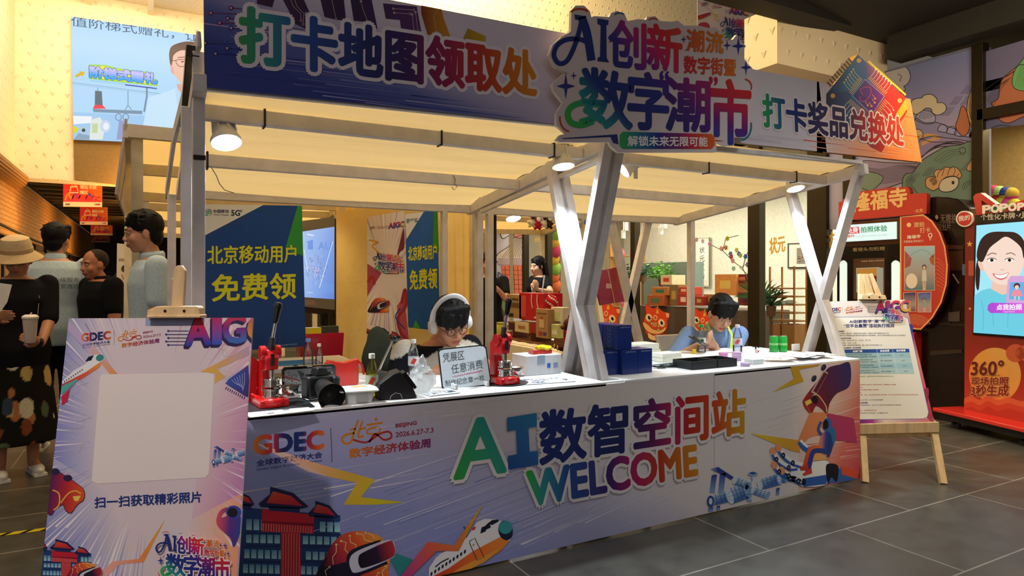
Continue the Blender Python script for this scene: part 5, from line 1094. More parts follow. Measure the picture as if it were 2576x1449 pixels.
blob(mu,[(1300,870),(1400,820),(1500,830),(1640,850),(1728,880),(1728,960),(1600,900),(1450,900),(1340,960),(1300,1000)],'#8f7fa8',3.1); mu.spline([(1290,830),(1380,810),(1460,830),(1390,850),(1330,880)],22,'#c79a62',3.2)
for i in range(9): mu.spline([(1320 + i * 12,985 - i * 12),(1420 + i * 20,895 - i * 5),(1560 + i * 18,870 + i * 3)],2.5,K3,3.5)
blob(mu,[(900,1000),(1060,1010),(1300,1020),(1400,1040),(1300,1100),(1180,1160),(1060,1200),(950,1215),(880,1180),(850,1090)],'#8a7a98',3.3)
for i in range(12): mu.spline([(880 + i * 8,1030 + i * 13),(1020 + i * 12,1060 + i * 8),(1180 + i * 14,1030 + i * 6),(1330,1045 + i * 4)],3,K3,3.6)
blob(mu,[(870,1090),(960,1080),(1050,1120),(990,1200),(900,1240),(860,1180)],'#6f8474',3.7)
blob(mu,[(1190,1160),(1210,1100),(1270,1080),(1330,1000),(1420,940),(1500,900),(1600,885),(1728,900),(1728,1420),(1300,1420),(1200,1280)],'#6b8373',4,6)
for i in range(5): mu.spline([(1215 + i * 12,1220),(1222 + i * 10,1130 + i * 8),(1265 + i * 6,1100 + i * 12)],3,K3,5)
for i in range(4): mu.spline([(1420 + i * 20,1000 + i * 6),(1500 + i * 20,930 + i * 10),(1600 + i * 16,915 + i * 14)],2.5,'#3c4f44',5)
mu.spline([(1600,915),(1640,900),(1650,935),(1620,945),(1605,925)],5,K3,5)
blob(mu,[(1362,1180),(1365,1130),(1400,1115),(1435,1120),(1420,1095),(1440,1065),(1480,1062),(1500,1045),(1545,1050),(1565,1042),(1600,1060),(1622,1100),(1610,1125),(1570,1110),(1520,1115),(1480,1140),(1460,1190),(1420,1215),(1390,1205)],'#c99a68',5.5)
for a in range(5): mu.arc((1415,1150),28 - a * 5,26 - a * 5,200 - a * 20,460 + a * 10,3,K3,6)
for q in ([(1445,1120),(1455,1085),(1475,1065)],[(1480,1110),(1490,1075),(1500,1050)],[(1520,1105),(1530,1070),(1545,1050)],[(1560,1105),(1575,1075),(1570,1048)],[(1590,1110),(1605,1090)]): mu.spline(q,4,K3,6)
blob(mu,[(1458,1190),(1480,1140),(1540,1115),(1590,1120),(1602,1155),(1585,1195),(1540,1222),(1480,1222)],'#c9bda4',6.2); mu.disc((1561,1158),11,13,K3,7)
blob(mu,[(1660,1050),(1680,1010),(1700,980),(1728,965),(1728,1080),(1700,1075),(1670,1070)],'#c99a68',5.6)
for r0 in (30,45,60): mu.arc((1690,1190),r0,r0 * .8,150,330,3,K3,5.2)
blob(mu,[(1440,1300),(1480,1270),(1540,1268),(1600,1290),(1700,1310),(1728,1330),(1728,1420),(1620,1400),(1500,1360),(1450,1350)],'#c9bda4',6); blob(mu,[(1470,1320),(1520,1300),(1580,1330),(1500,1350)],'#3a2c26',6.3)
for i in range(7): mu.spline([(1600 + i * 16,1310 + i * 3),(1640 + i * 12,1340),(1650 + i * 10,1380)],3,K3,6.5)
mu.spline([(1270,1190),(1310,1250),(1360,1280),(1440,1270)],5,K3,5)
blob(mu,[(1662,640),(1668,560),(1690,490),(1728,470),(1728,800),(1700,760),(1675,700)],'#cda671',5); blob(mu,[(1580,745),(1600,680),(1625,600),(1660,640),(1680,760),(1640,820),(1600,790)],'#b06a42',5.2)
for i in range(4): mu.spline([(1690,500 + i * 30),(1675 + i * 6,620 + i * 10),(1700,720)],2.5,K3,5.3)
rn = random.Random(3)
for c in ((1640,480),(1560,560),(1500,640),(1640,560),(1360,1080),(1640,1040),(1250,1120)):
    for k in range(5): mu.spline([(c[0] - 30 + k * 12,c[1] + 30),(c[0] + k * 12,c[1]),(c[0] + 20 + k * 12,c[1] - 34)],2.5,'#4a4460',2.4 if c[1] < 700 else 5.1)
mu.clip(fr); struct(mu.build('wall_mural_print',PRINT))
# mural panel of the upper right bay
m2 = Board((XW + .0,0,0),(1,0,0),eps=.0012).zoom(1860,60,2.898)
fr = [(1783,205),(2400,20),(2400,700),(1783,768)]
m2.slab(fr,.02,'#6f6c8c',side='#55536c')
blob(m2,[(1783,520),(1850,440),(1950,380),(2050,320),(2200,250),(2200,720),(1900,740),(1783,768)],'#bfa06a',2); blob(m2,[(1880,640),(1840,580),(1890,540),(1910,420),(2000,330),(2080,300),(2200,400),(2200,600),(2040,690),(1960,722),(1900,700)],'#b0694a',2.5); blob(m2,[(1990,420),(2010,340),(2060,270),(2120,200),(2200,260),(2200,480),(2080,490),(2010,470)],'#6fae6a',3)
for i in range(6): m2.spline([(1800 + i * 10,560 + i * 10),(1850 + i * 12,480),(1930 + i * 10,420 - i * 6)],2.5,K3,3)
for i in range(6): m2.spline([(2010 + i * 14,460 + i * 4),(2030 + i * 12,380),(2060 + i * 10,290 + i * 8)],2.5,'#2f6a3a',3.5)
m2.clip(fr); struct(m2.build('wall_mural_right',PRINT))
# pagoda mural far beyond the stall
pm = Board((6.2,12.45,0),(.55,-.84,0),eps=.003).zoom(1220,500,3.019)
fr = [(95,190),(310,190),(310,960),(60,960)]
pm.slab(fr,.03,'#b9b4c4',side='#888888')
blob(pm,[(95,420),(180,360),(230,290),(310,300),(310,480),(95,480)],'#cbbcae',2); blob(pm,[(230,250),(270,240),(310,270),(310,295),(225,292)],'#e88a80',2.2)
for i in range(12): pm.line([(230 + i * 8,300),(130 + i * 16,445)],3,K3,2.6)
pm.poly([(95,450),(310,450),(310,505),(95,500)],'#a8969c',3); pm.poly([(120,505),(310,505),(310,720),(150,720)],'#d0674a',2.6)
for i in range(5): pm.line([(150 + i * 32,510),(160 + i * 32,715)],4,K3,3); pm.line([(130,540 + i * 36),(310,545 + i * 36)],3,K3,3)
blob(pm,[(95,560),(140,600),(175,650),(170,730),(120,700)],'#7f7fb0',4); blob(pm,[(60,740),(140,720),(180,800),(150,880),(60,860)],'#6a8a5a',4); blob(pm,[(60,800),(110,810),(140,900),(60,950)],'#7a5440',4.3); pm.poly([(60,600),(120,640),(150,960),(60,960)],'#e07a7a',2.4)
blob(pm,[(120,230),(200,200),(300,210),(310,240),(200,270),(130,300)],'#cfd0dc',2.4)
pm.clip(fr); struct(pm.build('wall_mural_far',PRINT))
# ================================================================ photo booth with red crown
XB = 6.6
pbm = thing('photo_booth',(6.8,4.15,0),'red photo booth with tall gold characters on its crown and a bright display','photo booth')
yb0,yb1 = onX(2268,700,XB).y,onX(2104,700,XB).y
def PB(m_,n_,mt=PVC,**k): return m_.build(n_,mt,pbm,world=True,**k)
PB(MB('#4a2416').box((XB + .22,(yb0 + yb1) / 2,1.0),(.4,yb1 - yb0,1.98)),'cabinet',bev=.02)
PB(MB('#a8261c').box((XB + .2,(yb0 + yb1) / 2 - .1,.42),(.5,yb1 - yb0 + .1,.84)),'lower_cabinet',bev=.01)
q = Board((XB,0,0),(1,0,0),eps=.001).zoom(1900,440,3.149)
q.slab([(660,215),(685,212),(700,190),(770,165),(840,130),(900,122),(1060,100),(1205,95),(1225,120),(1225,152),(1345,143),(1360,155),(1355,308),(660,365)],.06,'#c0392b',side='#8a2418')
q.text('隆福寺',(785,292),(1198,248),(785,150),'#edbf78',bold=.035,layer=2); q.text('·北京',(1262,300),(1328,295),(1262,272),'#edbf78',bold=.02,layer=2); q.text('BEIJING',(678,345),(775,340),(678,325),'#edbf78',layer=2)
q.build('crown_sign',PRINT,pbm)
q = Board((XB - .012,0,0),(1,0,0),eps=.001).zoom(1900,440,3.149)
q.slab([(655,402),(1118,370),(1118,507),(655,533)],.01,'#eafff4')
q.text('拍照体验',(836,458),(1045,446),(836,412),'#2f8a5a',bold=.02,layer=2); q.poly([(715,420),(820,410),(828,462),(718,470)],'#e03a3a',1.5); q.text('免费',(726,462),(815,458),(726,420),'#fff0f0',bold=.03,layer=2.5); q.text('PHOTO BOOTH LIMITED TIME OFFER',(790,494),(1048,480),(790,484),'#9ab8b0',layer=2); q.text('限时',(728,500),(785,492),(728,478),'#e03a3a',bold=.03,layer=2)
q.build('display',SCREEN,pbm)
q = Board((XB - .006,0,0),(1,0,0),eps=.001).zoom(1900,440,3.149)
q.slab([(648,570),(1148,545),(1148,1010),(648,1010)],.006,'#0e0b0b',side='#0e0b0b')
q.text('看镜头勿眨眼',(772,608),(1028,598),(772,578),'#a8906a',layer=2)
q.poly([(778,664),(1025,656),(1025,985),(778,985)],G((778,680),(1025,900),[(0,'#4a3020'),(1,'#6a5040')]),2)
q.text('免换装 看镜头拍照出片',(840,690),(1022,682),(840,680),'#d8c8a8',layer=3); q.poly([(800,738),(985,730),(985,930),(800,930)],'#b0bcc4',2.6); q.poly([(808,745),(962,738),(962,800),(808,800)],'#c89a50',2.8); q.poly([(808,800),(962,800),(962,905),(808,905)],'#5a201c',2.8); q.poly([(965,735),(1015,735),(1015,960),(965,960)],'#aab8c8',2.7)
for i in range(5): q.line([(812,810 + i * 20),(960,808 + i * 20)],2,'#a83028',3)
q.build('mirror_panel',PVC,pbm)
for x0 in (668,1078):
    q = Board((XB - .014,0,0),(1,0,0),eps=.001).zoom(1900,440,3.149); w_ = 57 if x0 == 668 else 66
    q.slab([(x0,700),(x0 + w_ * .2,684),(x0 + w_ * .5,676),(x0 + w_ * .8,684),(x0 + w_,700),(x0 + w_,1000),(x0,1000)],.008,'#f4ffe8'); q.build('light_bar',SCREEN,pbm)
q = Board((XB - .03,0,0),(1,0,0),eps=.001).zoom(1900,440,3.149)
edge = [(1152,335),(1330,318),(1400,370),(1460,460),(1500,570),(1520,720),(1510,870),(1470,1010),(1400,1130),(1310,1222),(1230,1215),(1152,1200)]
q.slab(edge,.05,'#c23a2a',side='#8a2418'); q.line(edge,12,'#e8b070',1,closed=True)
for i in range(9): q.spline([(1390 + i * 8,700 + i * 26),(1440,660 + i * 30),(1500,720 + i * 26)],3,'#e08a60',1.5)
for i in range(8): q.arc((1260,1200),30 + i * 14,22 + i * 10,190,350,3,'#e8a070',1.5)
q.disc((1218,396),18,col='#f0c890',layer=2); q.text('旅拍',(1258,415),(1338,412),(1258,375),'#e8c088',bold=.02,layer=2); q.text('打卡',(1305,460),(1388,456),(1305,420),'#e8c088',bold=.02,layer=2); q.text('隆福寺',(1206,508),(1310,500),(1206,480),'#f4e0c8',bold=.03,layer=2); q.text('无需换装 即刻出片！',(1176,540),(1335,532),(1176,520),'#f4e0c8',layer=2); q.arc((1387,478),14,15,0,360,8,'#f0d8b8',2); q.line([(1380,495),(1387,520),(1394,495)],6,'#f0d8b8',2)
def photo(b,x0,y0,x1,y1,sky,gnd,figs,L=3):
    b.poly([(x0 - 4,y0 - 4),(x1 + 4,y0 - 10),(x1 + 4,y1 + 4),(x0 - 4,y1 + 4)],'#e8c8a0',L - .5); b.poly([(x0,y0),(x1,y0 - 6),(x1,y1),(x0,y1)],G((x0,y1),(x0,y0),[(0,gnd),(.4,'#a8a0a0'),(1,sky)]),L)
    for (cx,cy,s,body,hair,skin) in figs:
        b.poly([(cx - s * .5,cy),(cx - s * .35,cy - 2.2 * s),(cx + s * .35,cy - 2.2 * s),(cx + s * .5,cy)],body,L + .5); b.disc((cx,cy - 2.7 * s),s * .45,s * .55,hair,L + .7,n=12); b.disc((cx,cy - 2.6 * s),s * .32,s * .4,skin,L + .9,n=12); b.line([(cx - s * .2,cy),(cx - s * .15,cy + s * 1.8)],s * .3,skin,L + .5); b.line([(cx + s * .2,cy),(cx + s * .15,cy + s * 1.8)],s * .3,skin,L + .5)
photo(q,1185,570,1420,912,'#9fc4d8','#5a7a8a',[(1340,840,40,'#d8cfc8','#3a2a24','#e0b498')]); q.spline([(1195,700),(1230,640),(1290,600),(1350,600),(1410,650)],5,'#7aa8b8',3.3); q.poly([(1186,600),(1240,660),(1230,720),(1186,740)],'#a8504a',3.3); q.poly([(1420,620),(1380,660),(1390,700),(1420,720)],'#a8604a',3.3); q.disc((1240,840),46,60,'#e8dccc',3.6); 
photo(q,1178,935,1272,1080,'#4a3a6a','#6a3a5a',[(1228,1050,20,'#c8a060','#2a1f1c','#e0b498')]); photo(q,1290,935,1392,1085,'#5a5a9a','#c88aa0',[(1342,1050,22,'#8ab4a8','#2a1f1c','#e0b498')]); q.poly([(1300,960),(1345,940),(1390,955),(1380,985),(1310,988)],'#6a7ab8',3.4)
q.build('side_banner',PRINT,pbm)
# dark glossy cabinet
dk = thing('photo_cabinet',(6.85,3.55,0),'dark glossy cabinet with dim characters between the photo booth and red kiosk','cabinet')
y0_,y1_ = onX(2441,700,6.68).y,onX(2300,700,6.68).y
MB('#1c0d0b').prism([(6.68,y1_,0),(6.68,y0_,0),(6.68,y0_,2.02),(6.68,y0_ + .12,2.12),(6.68,y0_ + .3,2.16),(6.68,y1_,2.16)],(.3,0,0)).build('cabinet',PVC,dk,world=True,bev=.008)
q = Board((6.675,0,0),(1,0,0),eps=.001).zoom(1900,440,3.149)
q.poly([(1395,545),(1655,560),(1650,590),(1395,590)],'#4a3020',1); q.poly([(1505,600),(1650,600),(1650,760),(1505,760)],'#3a1f18',1)  # reflections in the glossy front painted as dim patches beside the characters
for i in range(14): q.line([(1512 + i * 10,604),(1512 + i * 10,750)],3,'#6a4028',1.5)
q.text('无需换装',(1468,375),(1640,372),(1468,312),'#6a5a50',bold=.02,layer=2); q.text('即刻出片',(1395,445),(1552,440),(1395,388),'#6a5a50',bold=.02,layer=2); q.disc((1438,335),12,18,'#9a8a60',2); q.line([(1410,380),(1590,378)],3,'#7a6a58',2)
q.poly([(1640,708),(1668,705),(1668,795),(1640,795)],'#6a8aa8',2); q.poly([(1480,850),(1560,840),(1550,1180),(1480,1180)],'#0a0808',2); q.line([(1565,785),(1615,860)],14,'#8a8074',2); q.poly([(1530,1090),(1620,1080),(1620,1160),(1530,1160)],'#5a5048',2.2); q.poly([(1385,1395),(1640,1380),(1640,1410),(1385,1430)],'#3a2c22',2)
q.build('lettering',PVC,dk)
# ================================================================ red kiosk with the big portrait screen
PK = Vector((6.58,3.39,0)); dK = Vector((-.296,-.955,0)); nK = Vector((-.955,.296,0))
kio = thing('photo_kiosk',PK + dK * .4,'red photo kiosk with a bright portrait screen at the right edge','kiosk')
def kp(s,z,o=0): v = PK + dK * s + nK * o; return (v.x,v.y,z)
def KB(m_,n_,mt=PVC,**k): return m_.build(n_,mt,kio,world=True,**k)
zt = hit(2440,538,PK,nK).z
KB(MB('#9c2a1e').prism([kp(.07,.16),kp(1.15,.16),kp(1.15,zt),kp(.07,zt)],tuple(-nK * .3)),'housing',bev=.01)
KB(MB('#d8322a').prism([kp(-.06,.13,.22),kp(1.3,.13,.22),kp(1.3,.13,-.36),kp(-.06,.13,-.36)],(0,0,.035)),'base_plate',bev=.006)
KB(MB('#141212').prism([kp(-.02,.07,.18),kp(1.3,.07,.18),kp(1.3,.07,-.34),kp(-.02,.07,-.34)],(0,0,.06)),'base',PLAIN)
for s in (.1,.75):
    v = kp(s,.035,.12); KB(MB('#1a1a1a').cyl((v[0] - .015,v[1],.035),(v[0] + .015,v[1],.035),.035).box((v[0],v[1],.06),(.03,.03,.03)),'caster',PLAIN)
q = Board(PK + nK * .004,nK,eps=.0012).zoom(2020,740,2.8975)
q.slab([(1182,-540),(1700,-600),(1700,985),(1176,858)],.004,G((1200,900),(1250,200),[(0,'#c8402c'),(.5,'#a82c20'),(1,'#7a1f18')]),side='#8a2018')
q.disc((1400,590),190,200,G((1300,700),(1450,420),[(0,'#e8823c'),(.5,'#e8a04a'),(1,'#e0a858')]),1,n=36)
for k,(yy,c) in enumerate(((760,'#d8603c'),(800,'#c8442c'),(840,'#b83424'))): q.spline([(1176,yy),(1230,yy - 18),(1290,yy + 10),(1350,yy - 22),(1420,yy + 12),(1500,yy - 6),(1600,yy + 20),(1700,yy),(1700,1000),(1176,1000)],0,'',2 + k * .3,closed=False,fill=c)
q.disc((1550,430),70,66,'#c85a3a',1.6); q.disc((1640,430),90,60,'#c85a3a',1.6)
q.text('360°',(1228,590),(1462,590),(1232,490),'#6a1f14',bold=.04,out=('#f0b070',.025),layer=4,lean=.1); q.text('现场拍照',(1230,658),(1500,660),(1232,605),'#8a2a1a',bold=.045,out=('#f4cc90',.04),layer=4); q.text('3秒生成',(1226,742),(1500,742),(1230,665),'#8a2a1a',bold=.045,out=('#f4cc90',.04),layer=4); q.text('无死角拍照',(1340,596),(1440,596),(1340,586),'#6a1f14',layer=4)
q.zoom(1900,440,3.149)
for c,r0 in (((1700,548),26),((1702,1060),14)): q.poly([(c[0] + r0 * (1 if i % 2 == 0 else .42) * math.sin(i * math.pi / 5),c[1] - r0 * (1 if i % 2 == 0 else .42) * math.cos(i * math.pi / 5)) for i in range(10)],'#e0a860',2)
q.poly([(1690,680),(1740,680),(1740,800),(1690,800)],'#b8503c',1.5)
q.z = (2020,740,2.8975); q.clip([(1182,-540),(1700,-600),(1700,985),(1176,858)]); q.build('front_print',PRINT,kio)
q = Board(PK + nK * .012,nK,eps=.0012).zoom(1900,440,3.149)
q.slab([(1742,318),(2300,262),(2300,350),(1744,386)],.012,'#120f0f',side='#120f0f'); q.text('个性化卡牌',(1788,360),(2060,345),(1788,312),'#d8d0c0',bold=.02,layer=2); q.text('·小',(2070,345),(2160,338),(2070,295),'#d8d0c0',bold=.02,layer=2); q.build('name_strip',PVC,kio)
q = Board(PK + nK * .012,nK,eps=.0012).zoom(1900,440,3.149)
q.slab([(1738,392),(2300,345),(2300,1310),(1722,1264)],.01,'#0c1018',side='#0c1018'); q.build('screen_frame',PVC,kio)
q = Board(PK + nK * .018,nK,eps=.0012).zoom(1900,440,3.149)
q.slab([(1752,400),(2300,355),(2300,1290),(1730,1250)],.004,G((1800,1200),(1850,420),[(0,'#aeeaf6'),(1,'#9be6fb')]),side='#5ab0c8')
q.spline([(1775,640),(1750,720),(1745,820),(1755,900),(1772,905),(1782,800),(1785,700),(1800,650)],0,'',2,closed=True,fill='#2a1c1a')
q.spline([(1735,960),(1800,915),(1880,900),(1960,930),(2060,905),(2160,920),(2300,980),(2300,1290),(1730,1250)],0,'',2.3,fill='#6ecfe4')
for p_ in ([(1790,980),(1810,1100),(1805,1230)],[(1880,1000),(1890,1200)],[(2010,1010),(2000,1210)]): q.spline(p_,6,'#5abcd4',2.5)
q.poly([(1880,820),(2050,830),(2060,920),(1960,950),(1870,905)],'#f0c8b4',2.8)
q.spline([(1800,600),(1830,520),(1900,470),(2000,465),(2090,500),(2130,600),(2125,720),(2090,800),(2030,860),(1950,870),(1880,840),(1830,780),(1800,700)],0,'',3,closed=True,fill='#f8dccc')
q.spline([(1765,690),(1800,680),(1815,750),(1790,760)],0,'',2.9,closed=True,fill='#f0c4b0')
q.spline([(1760,660),(1765,580),(1800,500),(1870,455),(1985,450),(2070,460),(2130,520),(2160,640),(2130,660),(2110,580),(2050,520),(1985,490),(1920,530),(1860,580),(1830,640),(1800,690)],0,'',4,closed=True,fill='#33211d')
for cx in (1878,2018): q.disc((cx,676),34,13,'#fdf4f0',4,n=16); q.disc((cx,675),14,13,'#2a1a18',4.5,n=14); q.arc((cx,680),38,22,195,345,5,'#4a2c26',4.6)
q.spline([(1840,640),(1880,620),(1915,628)],7,'#8a6050',4.4); q.spline([(1990,628),(2030,618),(2065,636)],7,'#8a6050',4.4)
q.spline([(1945,745),(1960,756),(1978,745)],4,'#d8a090',4.4)
q.spline([(1885,782),(1920,790),(1960,790),(2010,775),(1990,810),(1950,822),(1910,810)],4,'#d8605a',4.4,closed=True,fill='#fffaf6'); q.spline([(1890,785),(1915,815),(1955,828),(1995,812)],8,'#e06a68',5)
q.poly([(2005,830),(2030,800),(2130,800),(2300,830),(2300,1060),(1990,1010)],'#d8a8dc',5); q.poly([(2025,850),(2300,850),(2300,1010),(2015,985)],'#6ab4e8',5.4); q.disc((2078,880),26,24,'#5a2a2a',5.8); q.disc((2078,890),17,17,'#f4d0c0',6); q.poly([(2050,910),(2105,910),(2125,960),(2030,960)],'#f090a8',5.8); q.line([(2065,960),(2060,990)],10,'#f4d0c0',5.8); q.line([(2092,960),(2096,990)],10,'#f4d0c0',5.8)
q.poly([(1850,1030),(1875,1012),(2300,1020),(2300,1100),(1870,1094),(1845,1070)],G((1850,1050),(2200,1050),[(0,'#b048d8'),(1,'#e060e0')]),6.5); q.text('点我拍照',(1918,1070),(2118,1070),(1918,1026),'#fdf0ff',bold=.035,layer=7); q.text('TAKE PHOTO',(1972,1090),(2062,1089),(1972,1080),'#fdf0ff',layer=7)
q.clip([(1752,400),(2300,355),(2300,1290),(1730,1250)]); q.build('screen',SCREEN,kio)
q = Board(PK + nK * .02,nK,eps=.0012).zoom(1900,440,3.149)
q.disc((1658,348),68,64,'#e8dcd0',1,n=36); q.disc((1658,348),57,54,'#c0302c',2,n=36); q.text('我的',(1612,368),(1702,356),(1612,328),'#f0e6dc',bold=.03,layer=3)
q.slab([(1590 + 68 * (1 - math.cos(t)),348 + 64 * math.sin(t)) for t in [2 * math.pi * i / 32 for i in range(32)]],.015,'#e8dcd0'); q.build('badge',PVC,kio)
q = Board(PK + nK * .02,nK,eps=.0012).zoom(1900,440,3.149)
q.slab([(1725,175),(1745,150),(1785,142),(1815,165),(1905,230),(1870,250),(1790,200),(1800,315),(1755,318)],.05,'#c0302a',side='#8a1f1a'); q.build('ribbon',PVC,kio); q = Board(PK + nK * .02,nK,eps=.001).zoom(1900,440,3.149); q.slab([(2060,220),(2140,190),(2300,190),(2300,262),(2060,280)],.05,'#c0302a',side='#8a1f1a')
q.build('ribbon',PVC,kio)
q = Board(PK + nK * .035,nK,eps=.0012).zoom(1900,440,3.149)
for i,ch in enumerate('POPO'):
    x = 1805 + i * 68; q.text(ch,(x,304 - i * 6),(x + 60,299 - i * 6),(x,246 - i * 6),'#f0e8e0',bold=.1,layer=3)
q.text('P',(2082,280),(2130,276),(2082,226),'#f0e8e0',bold=.1,layer=3)
q.build('letters',PVC,kio)
# ================================================================ things behind the shop glass
def shop_box(name,px0,py0,px1,py1,X,dep,col,label,cat,m=MATTE,group=None,bev=.004):
    a = onX(px0,py0,X); c = onX(px1,py0,X); z1 = a.z; z0 = .041 if cat in ('table','cabinet','crate','board') else onX(px0,py1,X).z
    o = MB(col).box((X + dep / 2,(a.y + c.y) / 2,(z0 + z1) / 2),(dep,abs(a.y - c.y),z1 - z0)).build(name,m,bev=bev); return tag(o,label,cat,group)
# lion decals on the glass
def lion(k,dx,dy,s,label,clipx=None):
    b = Board((XW - .01,0,0),(1,0,0),eps=.0012).zoom(1460,720,3.788)
    t = lambda pts: [((x - 720) * s + 720 + dx,(y - 380) * s + 380 + dy) for x,y in pts]
    K = '#5a1a14'
    b.spline(t([(780,460),(860,480),(920,560),(930,640),(760,640),(720,560)]),0,'',1,closed=True,fill='#d8401f')
    for i in range(8): b.line(t([(830 + (i % 4) * 24,520 + (i // 4) * 50),(840 + (i % 4) * 24,560 + (i // 4) * 50),(852 + (i % 4) * 24,530 + (i // 4) * 50)]),4,'#f08a4a',2)
    blob(b,t([(618,190),(645,178),(690,210),(735,200),(790,240),(835,250),(848,290),(830,340),(830,400),(800,440),(760,470),(700,500),(640,470),(610,400),(605,320),(625,270)]),'#d8401f',2,4,K)
    blob(b,t([(600,340),(640,360),(700,410),(770,415),(815,385),(812,420),(770,450),(700,455),(640,430),(603,380)]),'#f0b478',3,4,K); blob(b,t([(650,440),(700,470),(760,460),(740,510),(690,515),(650,490)]),'#f4c490',3.3,4,K)
    for c in ((655,300),(775,350)): b.disc(t([c])[0],32 * s,40 * s,'#f0b478',3.5,rot=-20); b.disc(t([c])[0],22 * s,28 * s,'#fbeedd',4,rot=-20); b.disc(t([(c[0] + 2,c[1])])[0],13 * s,20 * s,'#1a1a1a',4.4,rot=-20)
    b.disc(t([(717,300)])[0],20 * s,26 * s,'#f0b478',4); b.disc(t([(717,300)])[0],11 * s,16 * s,'#d8401f',4.4)
    b.poly(t([(738,178),(750,260),(722,262)]),'#e0a83c',4); b.poly(t([(735,205),(744,222),(730,225)]),'#3a8a4a',4.3)
    for c in ((675,318),(682,355),(748,380),(745,415)): b.disc(t([c])[0],13 * s,15 * s,'#5a8a3a',4.2); b.disc(t([c])[0],6 * s,8 * s,'#f0d8a0',4.5)
    for i in range(4): b.line(t([(698 + i * 10,345),(694 + i * 10,385)]),4,'#f4c490',4.2)
    blob(b,t([(815,255),(850,260),(845,300),(820,295)]),'#f0a070',4.1,3,K)
    tag(b.build('window_sticker',PRINT),label,'window sticker','red lion stickers on the shop glass')
lion(0,0,0,1.0,'red lion-head window sticker showing whole, left of the slim white post')
lion(1,450,20,.95,'red lion window sticker mostly hidden behind the seated man in blue')
lion(2,-470,-40,1.0,'red lion window sticker behind the middle crossed legs, below the red paper bag')
# gilt lettering on the glass
for (bl,br,tl,t,lb) in (((1345,610),(1372,606),(1345,598),'状元工坊','small gilt shop name on the glass beside the woman in black'),((1936,640),(1975,632),(1936,600),'状元','gilt shop name on the glass left of the right-hand crossed legs'),((2058,632),(2100,622),(2058,592),'工坊','gilt shop name on the door glass behind the right-hand crossed legs')):
    b = Board((XW - .012,0,0),(1,0,0),eps=.0012); b.text(t,bl,br,tl,'#e8c060',bold=.03); tag(b.build('window_lettering',PRINT),lb,'lettering','gilt lettering on the shop glass')
# shelving, boxes, plants, pictures
shop_box('display_table',1600,768,1880,800,7.5,.9,'#5a4a3a','dark display table behind the shop glass and lion stickers','table')
def gift(px0,py0,px1,py1,X,col,lb,band='#c8a050'):
    a = onX(px0,py0,X); c = onX(px1,py0,X); z1 = a.z; z0 = onX(px0,py1,X).z; yc = (a.y + c.y) / 2; w_ = abs(a.y - c.y)
    t = thing('gift_box',(X + .15,yc,z0),lb,'gift box','gift boxes in the shop window')
    MB(col).box((0,0,(z1 - z0) / 2),(.3,w_,z1 - z0)).build('box',MATTE,t,bev=.004); MB(band).box((-.152,0,(z1 - z0) * .5),(.004,w_ * .5,(z1 - z0) * .4)).build('label',PRINT,t)
gift(1628,742,1668,768,7.4,'#b8602c','orange patterned gift box behind the glass, left of the brown carton','#5a7a5a'); gift(1640,722,1680,742,7.45,'#c87a3a','orange gift box with green vine pattern, on top of another','#3a7a6a'); gift(1684,716,1706,768,7.5,'#8a6a3c','plain brown carton behind the lion sticker'); gift(1706,738,1732,768,7.45,'#b0301f','red gift box left of the slim white post, lower one','#f0d8c0'); gift(1708,722,1732,738,7.5,'#c03a24','red lidded basket of treats left of the slim white post','#f0c8a0')
gift(1748,745,1770,768,7.5,'#a8301f','dark red box right of the slim white post'); gift(1845,690,1885,712,7.6,'#7a2a20','dark red box tilted high beside the black door post','#e07a5a')
def plant(px,py,X,r,n,col,lb,spiky=False,pot='#7a5a40'):
    c = onX(px,py,X); t = thing('potted_plant',(c.x,c.y,c.z - r),lb,'plant','plants in the shop'); rn2 = random.Random(px); mb = MB(col)
    for i in range(n):
        a = rn2.uniform(0,6.28); e = rn2.uniform(.2,1.3); d = Vector((math.cos(a) * math.cos(e),math.sin(a) * math.cos(e),math.sin(e))); L = r * rn2.uniform(.8,1.3)
        if spiky:
            x,y,z = frame(d); m_ = d * L * .6; mb.add([x * .008,-x * .008,m_ - x * .01,d * L + Vector((0,0,-L * .15)),m_ + x * .01],[(0,1,2,3,4)])
        else:
            for k in range(6):
                p_ = d * L * (.3 + .12 * k) + Vector((rn2.uniform(-1,1),rn2.uniform(-1,1),rn2.uniform(-1,1))) * r * .15; x,y,z = frame(Vector((rn2.uniform(-1,1),rn2.uniform(-1,1),rn2.uniform(-1,1)))); w_ = r * .12
                mb.add([p_ - x * w_,p_ + y * w_ * .5,p_ + x * w_,p_ - y * w_ * .5],[(0,1,2,3)])
    mb.build('foliage',MATTE,t,smooth=0); MB(pot).lathe([(.05,-r * .5),(.07,0),(.06,0)],(0,0,0)).build('pot',MATTE,t); MB('#6a5a48').cyl((0,0,-r * .5),(0,0,.05 - t.location.z),.02).lathe([(.1,.042),(.1,.055),(0,.055)],(0,0,-t.location.z),n=16).build('stand',MATTE,t)
plant(1665,660,8.4,.3,60,'#6fae4a','bright green leafy plant on the shop cabinet'); plant(1590,668,7.8,.28,50,'#2f5a44','dark green houseplant behind the middle crossed legs'); plant(1618,660,7.9,.24,40,'#35604a','dark green houseplant left of the bright one')
plant(1940,715,7.6,.3,46,'#3f6a44','spiky green plant just inside the shop door',True); plant(1914,690,7.5,.36,40,'#4a7a4a','spiky plant against the black door post',True)
shop_box('cabinet',1612,662,1730,760,8.6,.4,'#7f8f88','grey-green cabinet inside the shop below the bright plant','cabinet')
b = Board((10.5,0,0),(1,0,0),eps=.003)
